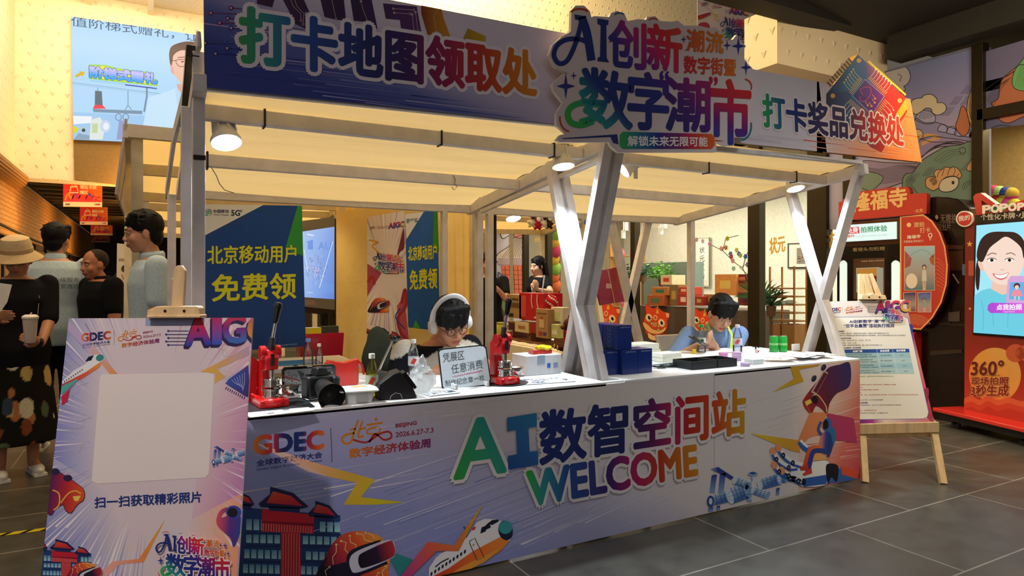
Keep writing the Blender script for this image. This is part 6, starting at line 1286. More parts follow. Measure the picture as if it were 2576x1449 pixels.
fr = [(1746,598),(1787,596),(1787,722),(1746,720)]; b.slab(fr,.01,'#e8e8da',side='#8a8a70'); b.line([(1748,600),(1785,598),(1785,720),(1748,718)],3.4,'#5f6650',1,closed=True); b.poly([(1753,606),(1780,605),(1780,706),(1753,705)],'#f6f6f0',1.5)
for i,ch in enumerate('状元工坊'): b.text(ch,(1760,637 + i * 22),(1773,636 + i * 22),(1760,622 + i * 22),'#2a2a2a',layer=2)
tag(b.build('calligraphy_scroll'),'tall white calligraphy scroll with four brush characters on the shop wall','scroll')
pf = thing('framed_picture',(10.5,5.9,1.5),'framed picture of a red festival crowd on the shop wall behind the crossed legs','picture')
b = Board((10.52,0,0),(1,0,0),eps=.003).zoom(1900,440,3.149); b.slab([(256,542),(538,534),(538,738),(256,740)],.03,'#3a352e',side='#3a352e'); b.build('frame',MATTE,pf)
b = Board((10.515,0,0),(1,0,0),eps=.003).zoom(1900,440,3.149); b.poly([(268,552),(528,545),(528,728),(268,730)],'#dcdad0',1); b.poly([(330,580),(500,565),(500,700),(330,705)],'#8a7f74',2)
rn = random.Random(2)
for i in range(60): b.disc((rn.uniform(335,495),rn.uniform(640,700)),5,4,rn.choice(['#b83a2a','#3a2a24','#d8b8a0','#5a5a5a']),3,n=6)
b.build('print',PRINT,pf)
# bamboo shelf inside the door
bs = thing('bamboo_shelf',(7.7,5.3,0),'orange bamboo display shelf inside the shop door','shelf')
a = onX(1937,720,7.6); c = onX(1998,720,7.6); zt2 = onX(1937,725,7.6).z; zb = onX(1937,805,7.6).z
for y in (a.y,c.y):
    for x in (7.6,7.85): MB('#a8703a').box((x,y,(zt2 + .3) / 2),(.02,.02,zt2 - .3 + .6)).build('upright',WOOD,bs,world=True)
for k in range(5):
    z = zb + (zt2 - zb) * k / 4; MB('#b07a40').box((7.725,(a.y + c.y) / 2,z),(.27,abs(a.y - c.y),.02)).build('shelf_board',WOOD,bs,world=True)
for px,py,col in ((1975,768,'#d8e0d8'),(1958,770,'#e0e4dc'),(1988,766,'#d0d8d0')): q_ = onX(px,py,7.62); tag(MB(col).lathe([(.02,0),(.045,.02),(.05,.06),(.045,.06)],(q_.x,q_.y,q_.z)).build('paper_bowl',PAPER),'pale %s paper cup on the bamboo shelf' % ('left' if px < 1970 else 'middle' if px < 1980 else 'right'),'cup','pale cups on the bamboo shelf')
shop_box('wooden_crate',1935,815,1962,845,7.6,.3,'#b07a44','wooden crate under the bamboo shelf, left one','crate',WOOD,'crates under the shelf'); shop_box('wooden_crate',1966,815,1998,845,7.6,.3,'#a8723c','wooden crate under the bamboo shelf, right one','crate',WOOD,'crates under the shelf')
# branch of coloured paper flowers
br = thing('flower_branch',(7.5,6.2,0),'branch with coloured paper blossoms in the shop window','flower branch')
fl = lambda px,py,X=7.5: onX(1540 + px / 5.1737,480 + py / 5.1737,X)
mb = MB('#5a5048'); 
for pts in ([(1780,1180),(1700,1010),(1590,930),(1440,780),(1280,700)],[(1780,1100),(1660,1000),(1780,940)],[(1440,780),(1480,620),(1640,580)],[(1700,1010),(1740,850),(1790,760)],[(1590,930),(1540,820)]): mb.tube([fl(*p_) for p_ in pts],.006,5)
mb.build('twigs',MATTE,br,world=True)
for px,py,cc in ((1500,620,'#e0c040'),(1480,740,'#d87a4a'),(1420,750,'#f0a8a8'),(1540,820,'#4a7ac0'),(1550,855,'#c84a6a'),(1620,770,'#e0d080'),(1650,820,'#6a7ac0'),(1670,840,'#b8d060'),(1735,855,'#3a6ab0'),(1570,910,'#e8a8a8'),(1270,690,'#e8a8d8'),(1180,655,'#f0e0f4'),(1100,635,'#e8b8c8'),(1580,1010,'#a8d8c0'),(1760,960,'#7a7ac8')):
    p_ = fl(px,py); m_ = MB(cc)
    for i in range(5): a_ = i * 1.256; m_.ball((p_.x,p_.y + .022 * math.cos(a_),p_.z + .022 * math.sin(a_)),(.008,.018,.018),n=8,m=5)
    m_.ball(p_,.008,'#e8d060',n=6,m=4).build('blossom',MATTE,br,world=True)
# row of bright plush balls, second bay
cols = ['#9ab83a','#c02f6a','#9ac870','#1f2f8a','#b8a02a','#c0a02a','#a02a2a','#b8b02a','#c8409a','#c0b82a','#2a4a8a','#3a8a4a','#8ab03a','#b83a5a','#3a7a5a']
for r_i in range(3):
    for i in range(5):
        p_ = onX(2484 + i * 15 + r_i * 5,480 + r_i * 27 + i * 2,7.5); j = r_i * 5 + i
        tag(MB(cols[j]).ball(p_,(.066,.066,.066),n=16,m=10).ball(p_ - Vector((0,0,.004)),(.0655,.0655,.0655),cols[(j + 4) % 15],n=16,m=6).build('paper_ball',MATTE),'%s bright paper ball in the %s row, over the red kiosk' % (('leftmost','second','third','fourth','rightmost')[i],('top','middle','bottom')[r_i]),'paper ball','strings of bright paper balls')
shop_box('hat_board',1374,575,1408,740,7.47,.03,'#6a5a48','tall brown board hung with bright hats in the shop','board')
rn = random.Random(12)
for i in range(7):
    for j in range(3):
        p_ = onX(1382 + j * 9 - (i % 2) * 3,590 + i * 22,7.44); tag(MB(rn.choice(['#c83a6a','#3a9a6a','#d8b03a','#3a6ac0','#d86a3a','#8ac04a'])).lathe([(.16,0),(.13,.05),(.07,.09),(.0,.1)],p_,(-1,0,.2),12).build('woven_hat',MATTE),'bright round hat hung on the shop wall, %s row, %s' % (('top','second','third','fourth','fifth','sixth','bottom')[i],('left','middle','right')[j]),'hat','wall of bright hats')
# ceiling spot cylinders and pendant rail in the shop
for i,(px,py) in enumerate(((1610,540),(1640,560),(1672,575),(1700,560),(1662,590),(1782,537),(1878,515),(1575,580),(1568,600))):
    p_ = onX(px,py,8.2); tag(MB('#f2f4f0').cyl(p_,p_ + Vector((0,0,.16)),.045).cyl(p_ + Vector((0,0,.16)),(p_.x,p_.y,3.15),.006).build('track_light',PLAIN),'white cylinder ceiling light in the shop, %s' % ('far left','left of the rear crossed leg','above the bright plant','nearest the slim post','low one above the plant','right of the slim post','beside the black door post','behind the middle crossed legs, upper','behind the middle crossed legs, lower')[i],'ceiling light','white ceiling lights in the shop')
gift(1798,690,1852,742,7.55,'#e8944a','bright orange floral gift bag standing behind the seated man in blue','#f0c860'); gift(1662,692,1690,716,7.6,'#e0cfa8','cream paper castle box with red roof on the patterned box','#c8402a'); gift(1770,740,1795,768,7.6,'#a87848','tan wicker box right of the slim white post'); gift(1856,735,1886,768,7.5,'#7a2420','dark red gift box beside the black door post','#5a1a1a')
ws = thing('wall_shelf',(9.3,8.6,.04),'tall shop shelf full of small ornaments behind the middle crossed legs','shelf')
sa,sb_ = onX(1425,700,9.2).y,onX(1600,700,9.2).y; zs = [.75,1.12,1.5,1.88]; ORD = ('first','second','third','fourth','fifth','sixth','seventh')
for z in zs: MB('#c8955a').box((9.32,(sa + sb_) / 2,z - .012),(.26,abs(sa - sb_),.022)).build('shelf_board',WOOD,ws,world=True)
for k in range(4): y = sa + (sb_ - sa) * k / 3; MB('#b8864e').box((9.32,y,1.1),(.26,.025,2.12)).build('upright',WOOD,ws,world=True)
rn = random.Random(77)
for r_i,z in enumerate(zs):
    for i in range(7):
        y = sa + (sb_ - sa) * (i + .5) / 7; s_ = rn.uniform(.045,.075); tag(MB(rn.choice(['#c83a2a','#e0a83c','#3a8a6a','#f0e8d8','#3a6ab0','#d86a8a','#7a5a3a'])).lathe([(s_ * .7,0),(s_,s_ * .6),(s_ * .9,s_ * 1.6),(s_ * .4,s_ * 2.2),(s_ * .55,s_ * 2.7),(0,s_ * 3)],(9.3,y,z),n=14).build('ornament',MATTE),'%s ornament from the left on the %s shelf of the shop' % (ORD[i],('lowest','second lowest','third lowest','top')[r_i]),'ornament','ornaments on the shop shelf')
b = Board((0,7.25,0),(.3,-1,0),eps=.002); fr = [(295,612),(331,616),(320,1062),(288,1062)]; b.slab(fr,.01,'#d8ccc0'); b.text('全球数字经济',(298,657),(327,659),(298,649),'#4a3a34'); b.disc((313,676),8,9,'#3a3030',1); b.line([(306,690),(320,720)],3,'#a87a6a',1); b.text('AI',(316,640),(328,641),(316,628),'#8a8a94')
tag(b.build('standing_banner'),'pale narrow banner standing behind the two men at the left','banner')
lk = onX(2103,775,XW - .07); tag(MB('#b8935a').box((XW - .07,lk.y,lk.z + .03),(.02,.035,.1)).box((XW - .1,lk.y,lk.z + .05),(.03,.015,.02)).build('door_lock',METAL,bev=.003),'small brass lock on the dark shop door post','lock')
# ================================================================ people
def rotm(yaw=0,pitch=0,roll=0):   # yaw about z (0 looks along +y), pitch<0 looks down
    return Matrix.Rotation(R(yaw),3,'Z') @ Matrix.Rotation(R(pitch),3,'X') @ Matrix.Rotation(R(roll),3,'Y')
def cap(mb,a,ra,b,rb,n=12):
    a = Vector(a); b = Vector(b); mb.cyl(a,b,ra,rb,n=n); mb.ball(a,ra,n=n,m=8); mb.ball(b,rb,n=n,m=8)
def loft(mb,secs,n=20):
    vs = []
    for i,(c,rx,ry) in enumerate(secs):
        c = Vector(c)
        for k in range(n):
            a = 2 * math.pi * k / n; vs.append(c + Vector((rx * math.cos(a),ry * math.sin(a),0)))
    m = len(secs); fs = [(j * n + k,j * n + (k + 1) % n,(j + 1) * n + (k + 1) % n,(j + 1) * n + k) for j in range(m - 1) for k in range(n)]
    mb.add(vs,fs + [tuple(range(n))[::-1],tuple((m - 1) * n + k for k in range(n))])
def fuse(mb,name,m,parent,vox,colf,it=4):
    me = bpy.data.meshes.new('t'); me.from_pydata([tuple(v) for v in mb.v],[],mb.f)
    ob = bpy.data.objects.new('t',me); COL.objects.link(ob)
    md = ob.modifiers.new('r','REMESH'); md.mode = 'VOXEL'; md.voxel_size = vox
    ms = ob.modifiers.new('s','SMOOTH'); ms.factor = .5; ms.iterations = it
    nm = bpy.data.meshes.new_from_object(ob.evaluated_get(bpy.context.evaluated_depsgraph_get())); bpy.data.objects.remove(ob); bpy.data.meshes.remove(me)
    nm.name = name; n = len(nm.vertices); co = np.empty(n * 3,'f'); nm.vertices.foreach_get('co',co); co = co.reshape(-1,3)
    at = nm.attributes.new('Col','FLOAT_COLOR','POINT'); at.data.foreach_set('color',np.ascontiguousarray(colf(co),'f').ravel())
    nm.materials.clear(); nm.materials.append(m); nm.shade_smooth()
    o = bpy.data.objects.new(name,nm); COL.objects.link(o); o.parent = parent; return o
def flat(c):
    c = np.array(C(c)); return lambda co: np.tile(c,(len(co),1))
def ik(a,t,l1,l2,pole):
    a = Vector(a); t = Vector(t); d = t - a; L = min(d.length,(l1 + l2) * .998); u = d.normalized(); x = (l1 * l1 - l2 * l2 + L * L) / (2 * L); h = math.sqrt(max(l1 * l1 - x * x,0))
    p = Vector(pole); p = (p - u * p.dot(u)).normalized(); return a + u * x + p * h,a + u * L
def hand(mb,w,d,pn,s=1,curl=.5):    # wrist, pointing dir, palm normal (towards the palm side), side for the thumb
    d = Vector(d).normalized(); pn = Vector(pn); pn = (pn - d * pn.dot(d)).normalized(); x = d.cross(pn).normalized() * s; w = Vector(w)
    cap(mb,w,.024,w + d * .03,.026,10)
    for k in (-.026,-.009,.009,.026): cap(mb,w + d * .03 + x * k * .7,.016,w + d * .085 + x * k,.0125,8)
    for i,(k,L) in enumerate(((-.028,.062),(-.0095,.075),(.0095,.072),(.027,.056))):
        p0 = w + d * .088 + x * k; dd = d; r_ = .0095
        for j,q in enumerate((.45,.32,.23)):
            dd = (dd * math.cos(curl) + pn * math.sin(curl)).normalized(); p1 = p0 + dd * L * q; cap(mb,p0,r_,p1,r_ * .9,8); p0 = p1; r_ *= .9
    p0 = w + d * .03 - x * .03; p1 = p0 + (d * .7 - x * .6 + pn * .5).normalized() * .04; cap(mb,p0,.014,p1,.0115,8); cap(mb,p1,.0115,p1 + (d * .8 + pn * .7 + x * .1).normalized() * .032,.009,8)
def person(label,pos,face,H=1.7,hip=(0,0,.93),chest=(0,0,1.3),neck=(0,0,1.47),head=(0,.02,1.6),hrot=(0,0,0),hands=None,handd=None,curl=(.5,.5),legs=None,build=1.0,
           skin='#c99273',vox=.007,hair='short',hairc='#080606',top='#202020',topf=None,sleeve=.55,hem=.86,bottom='#15151a',long_skirt=None,shoes='#e8e6e0',brow=True,female=False,mouth='#a8554c'):
    f = Vector((face[0],face[1])).normalized(); k = H / 1.7
    t = thing('person',(pos[0],pos[1],0),label,'person',rz=math.atan2(-f.x,f.y)); t.scale = (k,k,k)
    inv = Matrix.Rotation(-t.rotation_euler.z,3,'Z')
    loc = lambda w: (inv @ (Vector(w) - Vector((pos[0],pos[1],0)))) / k
    hip,chest,neck,head = Vector(hip),Vector(chest),Vector(neck),Vector(head)
    b_ = build; sw = (.17 if female else .19) * b_
    lean = (neck - hip).normalized(); sh = [chest.lerp(neck,.62) + Vector((s * sw,0,0)) for s in (-1,1)]
    HM = rotm(*hrot); hp = lambda x,y,z: head + HM @ Vector((x,y,z))
    B = MB(); tors = [(hip - Vector((0,0,.06)),.15 * b_,.11 * b_),(hip,.165 * b_,.12 * b_),(hip.lerp(chest,.45),.14 * b_,.1 * b_),(chest,.168 * b_,.118 * b_),(chest.lerp(neck,.5),.16 * b_,.1 * b_),(chest.lerp(neck,.85),.1 * b_,.075 * b_),(neck,.062,.06)]
    loft(B,tors); 
    if female:
        for s in (-1,1): B.ball(chest + Vector((s * .07,.09,-.01)),(.065,.05,.06))
    cap(B,neck - lean * .02,.058,head + HM @ Vector((0,-.015,-.07)),.05)
    B.ball(hp(0,-.012,.035),(.076,.096,.092),n=20,m=14,rot=HM); B.ball(hp(0,.024,-.03),(.066,.07,.085),n=20,m=14,rot=HM); B.ball(hp(0,.05,-.09),(.034,.03,.026),rot=HM)
    for s in (-1,1):
        B.ball(hp(s * .036,.06,-.032),(.03,.026,.03),rot=HM); B.ball(hp(s * .078,-.004,-.008),(.011,.02,.032),rot=HM); B.ball(hp(s * .012,.1,-.036),.0095)
        B.ball(hp(s * .028,.078,.026),(.026,.014,.011),rot=HM)
    cap(B,hp(0,.084,.012),.009,hp(0,.106,-.03),.0125,10); B.ball(hp(0,.09,-.062),(.025,.012,.007),rot=HM); B.ball(hp(0,.086,-.073),(.021,.012,.008),rot=HM)
    S = MB(); loft(S,[(c + (Vector((0,0,hem - hip.z)) if i == 0 else Vector()),rx * (1.16 if i < 3 else 1.1) + .006,ry * (1.2 if i < 3 else 1.12) + .006) for i,(c,rx,ry) in enumerate(tors[:-1])])
    if female:
        for s in (-1,1): S.ball(chest + Vector((s * .07,.09,-.01)),(.072,.058,.067))
    for i,s in enumerate((-1,1)):
        A = sh[i]; tg = loc(hands[i]) if hands and hands[i] is not None else A + Vector((s * .06,.04,-.55))
        pole = (s * .5,-.6,-.5)
        E_,W_ = ik(A,tg,.29,.25,pole)
        cap(B,A,.05 * b_,E_,.039 * b_); cap(B,E_,.038 * b_,W_,.026 * b_)
        dd = Vector(handd[i][0]) if handd and handd[i] else (W_ - E_).normalized() + Vector((0,0,-.1)); pn = Vector(handd[i][1]) if handd and handd[i] else Vector((-s,.3,0))
        if handd and handd[i]: dd = inv @ dd; pn = inv @ pn
        hand(B,W_,dd,pn,s if pn.y < .5 or True else -s,curl[i])
        q = A.lerp(E_,min(sleeve * 1.15,1)); cap(S,A,.068 * b_,q,.058 * b_)
        if sleeve > .9: cap(S,E_,.052,E_.lerp(W_,min(sleeve - .9,.9)),.045)
    lg = legs or [((-.095,.02,.5),(-.1,0,.08)),((.095,.02,.5),(.1,0,.08))]
    P = MB(); loft(P,[(hip - Vector((0,0,.12)),.165 * b_,.12 * b_),(hip - Vector((0,0,.02)),.172 * b_,.128 * b_),(hip + Vector((0,0,.06)),.16 * b_,.12 * b_)])
    SH = []
    for i,s in enumerate((-1,1)):
        h0 = hip + Vector((s * .09,0,-.05)); kn,an = Vector(lg[i][0]),Vector(lg[i][1])
        cap(B,h0,.078,kn,.055); cap(B,kn,.053,an,.036); cap(B,an,.036,an + Vector((s * .015,.12,-.045)),.028); B.ball(an + Vector((0,-.02,-.045)),.033)
        cap(P,h0,.098 * b_,kn,.08); cap(P,kn,.08,an + Vector((0,0,.03)),.065); SH.append((an,s))
    lc = np.array(C(skin)); mc = np.array(C(mouth)); m0 = np.array(hp(0,.098,-.066)); ax = np.array(HM @ Vector((1,0,0))); az = np.array(HM @ Vector((0,0,1)))
    def sc(co):
        o = np.tile(lc,(len(co),1)); d = co - m0; u = d @ ax; v = d @ az; k_ = (np.abs(u) < .024) & (np.abs(v) < .0095 - .006 * (np.abs(u) / .024) ** 2) & (np.linalg.norm(d,axis=1) < .03); o[k_] = mc; return o
    body = fuse(B,'body',SKIN,t,vox,sc,3)
    sf = topf or flat(top); fuse(S,'shirt',CLOTH,t,.011,sf,5)
    if long_skirt: 
        K = MB(); loft(K,[(hip + Vector((0,0,.09)),.15,.115),(hip,.185,.14),(hip - Vector((0,0,.35)),.235,.18),(hip - Vector((0,0,.68)),.27,.21)],28); fuse(K,'skirt',CLOTH,t,.012,long_skirt,3)
    else: fuse(P,'trousers',CLOTH,t,.012,flat(bottom),5)
    for an,s in SH:
        Q = MB(shoes); Q.ball(an + Vector((s * .01,.045,-.04)),(.045,.13,.04)).box(an + Vector((s * .01,.045,-.068)),(.08,.25,.02)); Q.build('shoe',PLAIN,t)
    for s in (-1,1):
        MB('#f2eee8').ball(hp(s * .03,.081,.004),(.0135,.0085,.0062),n=12,m=8,rot=HM).build('eye',PVC,t); MB('#1c120e').ball(hp(s * .03,.0868,.003),(.0058,.0035,.0058),n=10,m=6,rot=HM).build('iris',PVC,t)
        MB(skin).ball(hp(s * .03,.0825,.0105),(.0165,.0085,.0045),n=12,m=6,rot=HM).build('eyelid',SKIN,t)
        if brow: MB(hairc).tube([hp(s * .014,.094,.024),hp(s * .03,.094,.03),hp(s * .046,.083,.025)],.0035,6,flat=.6).build('eyebrow',HAIR,t)
    if hair:
        Hh = MB(); rn3 = random.Random(int(abs(pos[0]) * 100))
        if hair == 'buzz':
            Hh.ball(hp(0,-.022,.042),(.079,.094,.09),n=20,m=14,rot=HM)
        else:
            Hh.ball(hp(0,-.02,.052),(.089,.103,.098),n=20,m=14,rot=HM); Hh.ball(hp(0,-.06,-.015),(.07,.05,.07),rot=HM)
            if hair in ('short','fringe'):
                for i in range(46):
                    a = rn3.uniform(0,6.28); e = rn3.uniform(.25,1.4); d = Vector((math.cos(a) * math.cos(e),math.sin(a) * math.cos(e),math.sin(e))); p0 = Vector((d.x * .08,d.y * .092 - .022,d.z * .088 + .05)); cap(Hh,hp(*p0),.013,hp(*(p0 + d * .016 + Vector((rn3.uniform(-.014,.014),.014,-.004)))),.006,6)
                for i in range(9):
                    x = -.062 + i * .0155; cap(Hh,hp(x,.05,.108),.024,hp(x * 1.06 + .006,.09 if abs(x) < .05 else .07,.058 if hair == 'short' else .03 + .012 * math.sin(i * 2.4)),.009,7)
                for s in (-1,1): cap(Hh,hp(s * .076,.02,.05),.016,hp(s * .078,.018,.01),.007,7)
            if hair == 'long':
                for s in (-1,1): cap(Hh,hp(s * .06,.03,.09),.03,hp(s * .08,.015,-.02),.018)
                for i in range(9):
                    x = -.075 + i * .019; cap(Hh,hp(x,-.075,.04),.032,Vector((hp(0,0,0).x + x * 1.5,hp(0,-.1,0).y - .035,head.z - .34)),.02,8)
                cap(Hh,hp(.07,0,-.02),.026,head + Vector((.1,-.03,-.3)),.022,8)
        fuse(Hh,'hair',HAIR,t,.0065,flat(hairc),2)
    return t,hp,HM,loc
def glasses(t,hp,HM,col='#2a2226',r_=.021,thin=.0016):
    m = MB(col)
    for s in (-1,1):
        pts = [hp(s * .031 + (r_ + .002) * math.cos(a),.098 - abs(.0) - .004 * abs(math.cos(a)),.0 + r_ * .82 * math.sin(a)) for a in [2 * math.pi * i / 16 for i in range(17)]]
        m.tube(pts,thin,5); m.tube([hp(s * .054,.094,.006),hp(s * .074,.06,.008),hp(s * .083,-.005,.004)],thin,5)
    m.tube([hp(-.01,.1,.004),hp(0,.103,.006),hp(.01,.1,.004)],thin,5); return m.build('glasses',PLAIN,t)
def at_(px,t_): v = CAMP + ray(px,702) * t_; return (v.x,v.y)
def wpt(px,py,t_): return CAMP + ray(px,py) * t_
POLO = '#b9cfdd'
# -- woman with bucket hat and drink
p = at_(42,.00275); rnS = np.random.RandomState(4); sp_ = rnS.rand(240,3) * [.7,.6,.95] - [.35,.3,-.05]; sr_ = rnS.rand(240) * .035 + .015; pal = np.array([C(c) for c in ('#c8ac6a','#d8d2b0','#8a4a2a','#5a6a4a','#b87a4a','#3a4a5a')]); pi_ = rnS.randint(0,6,240)
def skirtc(co):
    o = np.tile(np.array(C('#1c1a16')),(len(co),1))
    for c_,r_,i_ in zip(sp_,sr_,pi_):
        d = np.abs(co - c_) * [1,1,.55]; o[(d ** 2).sum(1) < r_ ** 2] = pal[i_]
    return o
cup = wpt(76,830,.00262)
t,hp,HM,loc = person('woman in beige bucket hat, black top and patterned long skirt holding a drink cup',p,(.35,-.94),1.6,head=(0,.03,1.585),hrot=(-22,-14,4),hands=(wpt(104,862,.00268),wpt(-14,790,.0025)),handd=(((-.75,-.2,.35),(-.3,.9,.1)),None),curl=(.75,.5),build=1.12,hair='bob',hairc='#1c1512',top='#15151a',sleeve=.8,long_skirt=skirtc,vox=.0058,female=True,skin='#b98468')
glasses(t,hp,HM,'#3a2a26')
h = MB('#cdb48c').lathe([(.0,.15),(.05,.148),(.085,.13),(.096,.09),(.1,.035)],hp(0,-.01,.03),HM @ Vector((0,.05,1)),28); h.lathe([(.099,.045),(.102,.03),(.13,.005),(.158,-.02),(.156,-.024),(.125,.0),(.098,.026)],hp(0,-.01,.03),HM @ Vector((0,.05,1)),32,sy=1.0,col='#c4aa80'); h.lathe([(.1025,.06),(.1035,.035)],hp(0,-.01,.03),HM @ Vector((0,.05,1)),28,col='#b89c70')
h.build('bucket_hat',CLOTH,t)
MB('#e9e6e0').prism([Vector(loc(wpt(x,y,.00245))) for x,y in ((-30,708),(30,716),(18,760),(-10,800),(-40,800))],(0,.004,0)).build('paper_bag_print',PAPER,t)
MB('#c9c4bc').tube([hp(-.09,.03,-.14),hp(-.12,.12,-.26),hp(-.1,.16,-.4)],.002,5).build('cord',PLAIN,t)
for s,px in ((0,44),): pass
cupo = thing('drink_cup',cup - Vector((0,0,.085)),'tall translucent takeaway cup in the hand of the woman in the hat','cup')
MB('#e6dfd6').lathe([(.03,0),(.036,.06),(.044,.165)],n=24).build('cup',mat('frosted_cup',.3,trans=.35,var=0),cupo); MB('#f0ece6').lathe([(.0465,.16),(.048,.172),(.04,.18),(.03,.186),(.0,.187)],n=24).build('lid',PLAIN,cupo); MB('#c85a3a').lathe([(.0,.001),(.0285,.002),(.031,.02),(0,.022)],n=20).build('drink',PLAIN,cupo); MB('#c9c4bc').cyl((.0,0,.186),(.008,0,.2),.004).build('spout',PLAIN,cupo)
q = loc(wpt(104,862,.00268)); MB('#16130f').lathe([(.031,0),(.033,.006),(.031,.02)],q + Vector((0,0,-.0)),(1,.2,.3),16).box(q + Vector((0,-.032,.0)),(.03,.012,.034)).build('wristwatch',PLAIN,t)
# -- man in pale blue polo, back view
def backprint(c0,spots):
    def f(co):
        o = np.tile(np.array(C(c0)),(len(co),1))
        for (x,z,r_,s,c) in spots: o[((co[:,0] - x) ** 2 + (co[:,2] - z) ** 2 < r_ ** 2) & (co[:,1] * s > 0)] = C(c)
        return o
    return f
p = at_(140,.00318)
t,hp,HM,loc = person('man in pale blue polo seen from behind with dark trousers, second from the left',p,(.1,1),1.77,head=(0,.02,1.6),hrot=(-10,0,0),topf=backprint(POLO,[(-.035,1.27,.05,-1,'#5a6fc0'),(-.02,1.28,.028,-1,'#8a9ad8')]),bottom='#17171c',build=1.05,vox=.008)
for j,s_ in enumerate(('心级服务','让爱连住')):
    v,f_,asp = glyphs(s_); m = MB('#3a4a5a'); m.add([(.02 + x * .16,-.148,1.285 - j * .05 + y * .034) for x,y in v],f_); m.v = [Vector((q.x,-.137 - .02 * (1 - (q.x / .2) ** 2),q.z)) for q in m.v]; m.build('back_lettering',PRINT,t,smooth=0)
MB(POLO).lathe([(.068,-.01),(.07,.03),(.062,.045)],(0,0,1.455),(0,.05,1),20).build('collar',CLOTH,t)
# -- older man in black polo
p = at_(254,.0031)
t,hp,HM,loc = person('balding man in a black polo looking left, between the two men in pale blue',p,(-.9,-.42),1.58,build=1.2,head=(0,.05,1.58),hrot=(10,-4,0),hair='buzz',hairc='#2e2622',top='#14161a',vox=.008,skin='#b87c5c'); MB('#14161a').lathe([(.072,-.01),(.075,.02),(.066,.035)],(0,.0,1.455),(0,.1,1),20).build('collar',CLOTH,t)
p = at_(338,.0052); person('person in navy standing behind the tall man in pale blue, mostly hidden',p,(.2,1),1.66,top='#1a2240',vox=.01)
# -- tall man in glasses
p = at_(384,.00252)
t,hp,HM,loc = person('tall man in glasses and pale blue polo in profile, beside the white posts',p,(-1,-.12),1.74,head=(0,.05,1.61),hrot=(0,-6,0),topf=backprint(POLO,[(0,1.28,.05,-1,'#5a8fd0')]),bottom='#1b1b20',sleeve=.62,vox=.006,build=1.02)
glasses(t,hp,HM,'#8a7458'); MB(POLO).lathe([(.07,-.01),(.074,.025),(.064,.042)],(0,.0,1.455),(0,.15,1),20).build('collar',CLOTH,t)
# -- person with a phone, mostly behind the white posts
p = at_(1226,.0044); person('person in black holding up a phone, almost hidden behind the middle posts',p,(-.3,-1),1.62,hands=(wpt(1252,728,.0042),None),vox=.01,top='#17181c')
# -- woman in the shop aisle
p = at_(1356,.0052)
t,hp,HM,loc = person('woman with long black hair, glasses and black top standing behind the goods table',p,(-1,-.06),1.63,head=(0,.02,1.59),hrot=(0,-5,0),hands=(wpt(1349,728,.0049),wpt(1343,738,.00495)),handd=(((-.3,-.6,.6),(0,1,0)),((-.2,-.6,.5),(0,1,0))),curl=(.7,.7),hair='long',top='#131417',sleeve=.5,female=True,vox=.006,skin='#dcae94',mouth='#b04a48',build=.92)
glasses(t,hp,HM,'#c8a070')
o = MB('#d8dce4').beam(wpt(1364,735,.00485),wpt(1370,692,.00485),.012,.012).build('stick',PLAIN); tag(o,'slim white stick held by the woman in black','stick')
# -- seated man with headphones
def stripes(co):
    o = np.tile(np.array(C('#14151d')),(len(co),1)); k_ = np.sin((co[:,2] * 1.0 + np.abs(co[:,0]) * .55) * 36 + 1.2) > .05; o[k_] = C('#cfcbbd'); return o
hd1 = wpt(1134,812,.00236); p = (hd1.x + .02,hd1.y + .3)
SEAT = dict(legs=[((-.1,.42,.5),(-.1,.42,.09)),((.1,.42,.5),(.1,.42,.09))])
def seated(label,hw,p,face,hrot,k=1.0,dn=.0,**kw):
    f = Vector((face[0],face[1])).normalized(); rz = math.atan2(-f.x,f.y); hl = (Matrix.Rotation(-rz,3,'Z') @ (Vector(hw) - Vector((p[0],p[1],0)))) / k
    nk = hl + Vector((0,-.1 + dn,-.1)); return person(label,p,face,1.7 * k,hip=(0,-.02,.5),chest=(nk.x * .6,nk.y * .62,nk.z - .15),neck=nk,head=hl,hrot=hrot,hem=.45,**SEAT,**kw)
t,hp,HM,loc = seated('seated man in white headphones, glasses and black and white striped shirt, head bowed',hd1,p,(.28,-1),(-16,-27,8),1.12,hands=(wpt(1236,935,.00228),wpt(1080,948,.00225)),hair='fringe',topf=stripes,sleeve=.85,vox=.005,skin='#b8805f',build=1.14)
glasses(t,hp,HM,'#3a2428',.023,.0019)
hw_ = MB('#ecebe8'); arc = [hp(.1 * math.cos(a),-.01,.02 + .135 * math.sin(a)) for a in [math.pi * i / 20 for i in range(21)]]; hw_.tube(arc,.0165,8,flat=.55).build('headband',PLAIN,t)
for s in (-1,1):
    u = HM @ Vector((s,0,0)); MB('#e9e8e6').lathe([(.0,.036),(.03,.034),(.039,.022),(.041,.006),(.036,.0),(.03,-.004)],hp(s * .083,-.006,-.012),u,24,sx=.86).build('ear_cup',PLAIN,t)
    MB('#c9b48a').beam(hp(s * .108,-.01,.012),hp(s * .1,-.01,.055),.012,.008).build('slider',METAL,t)
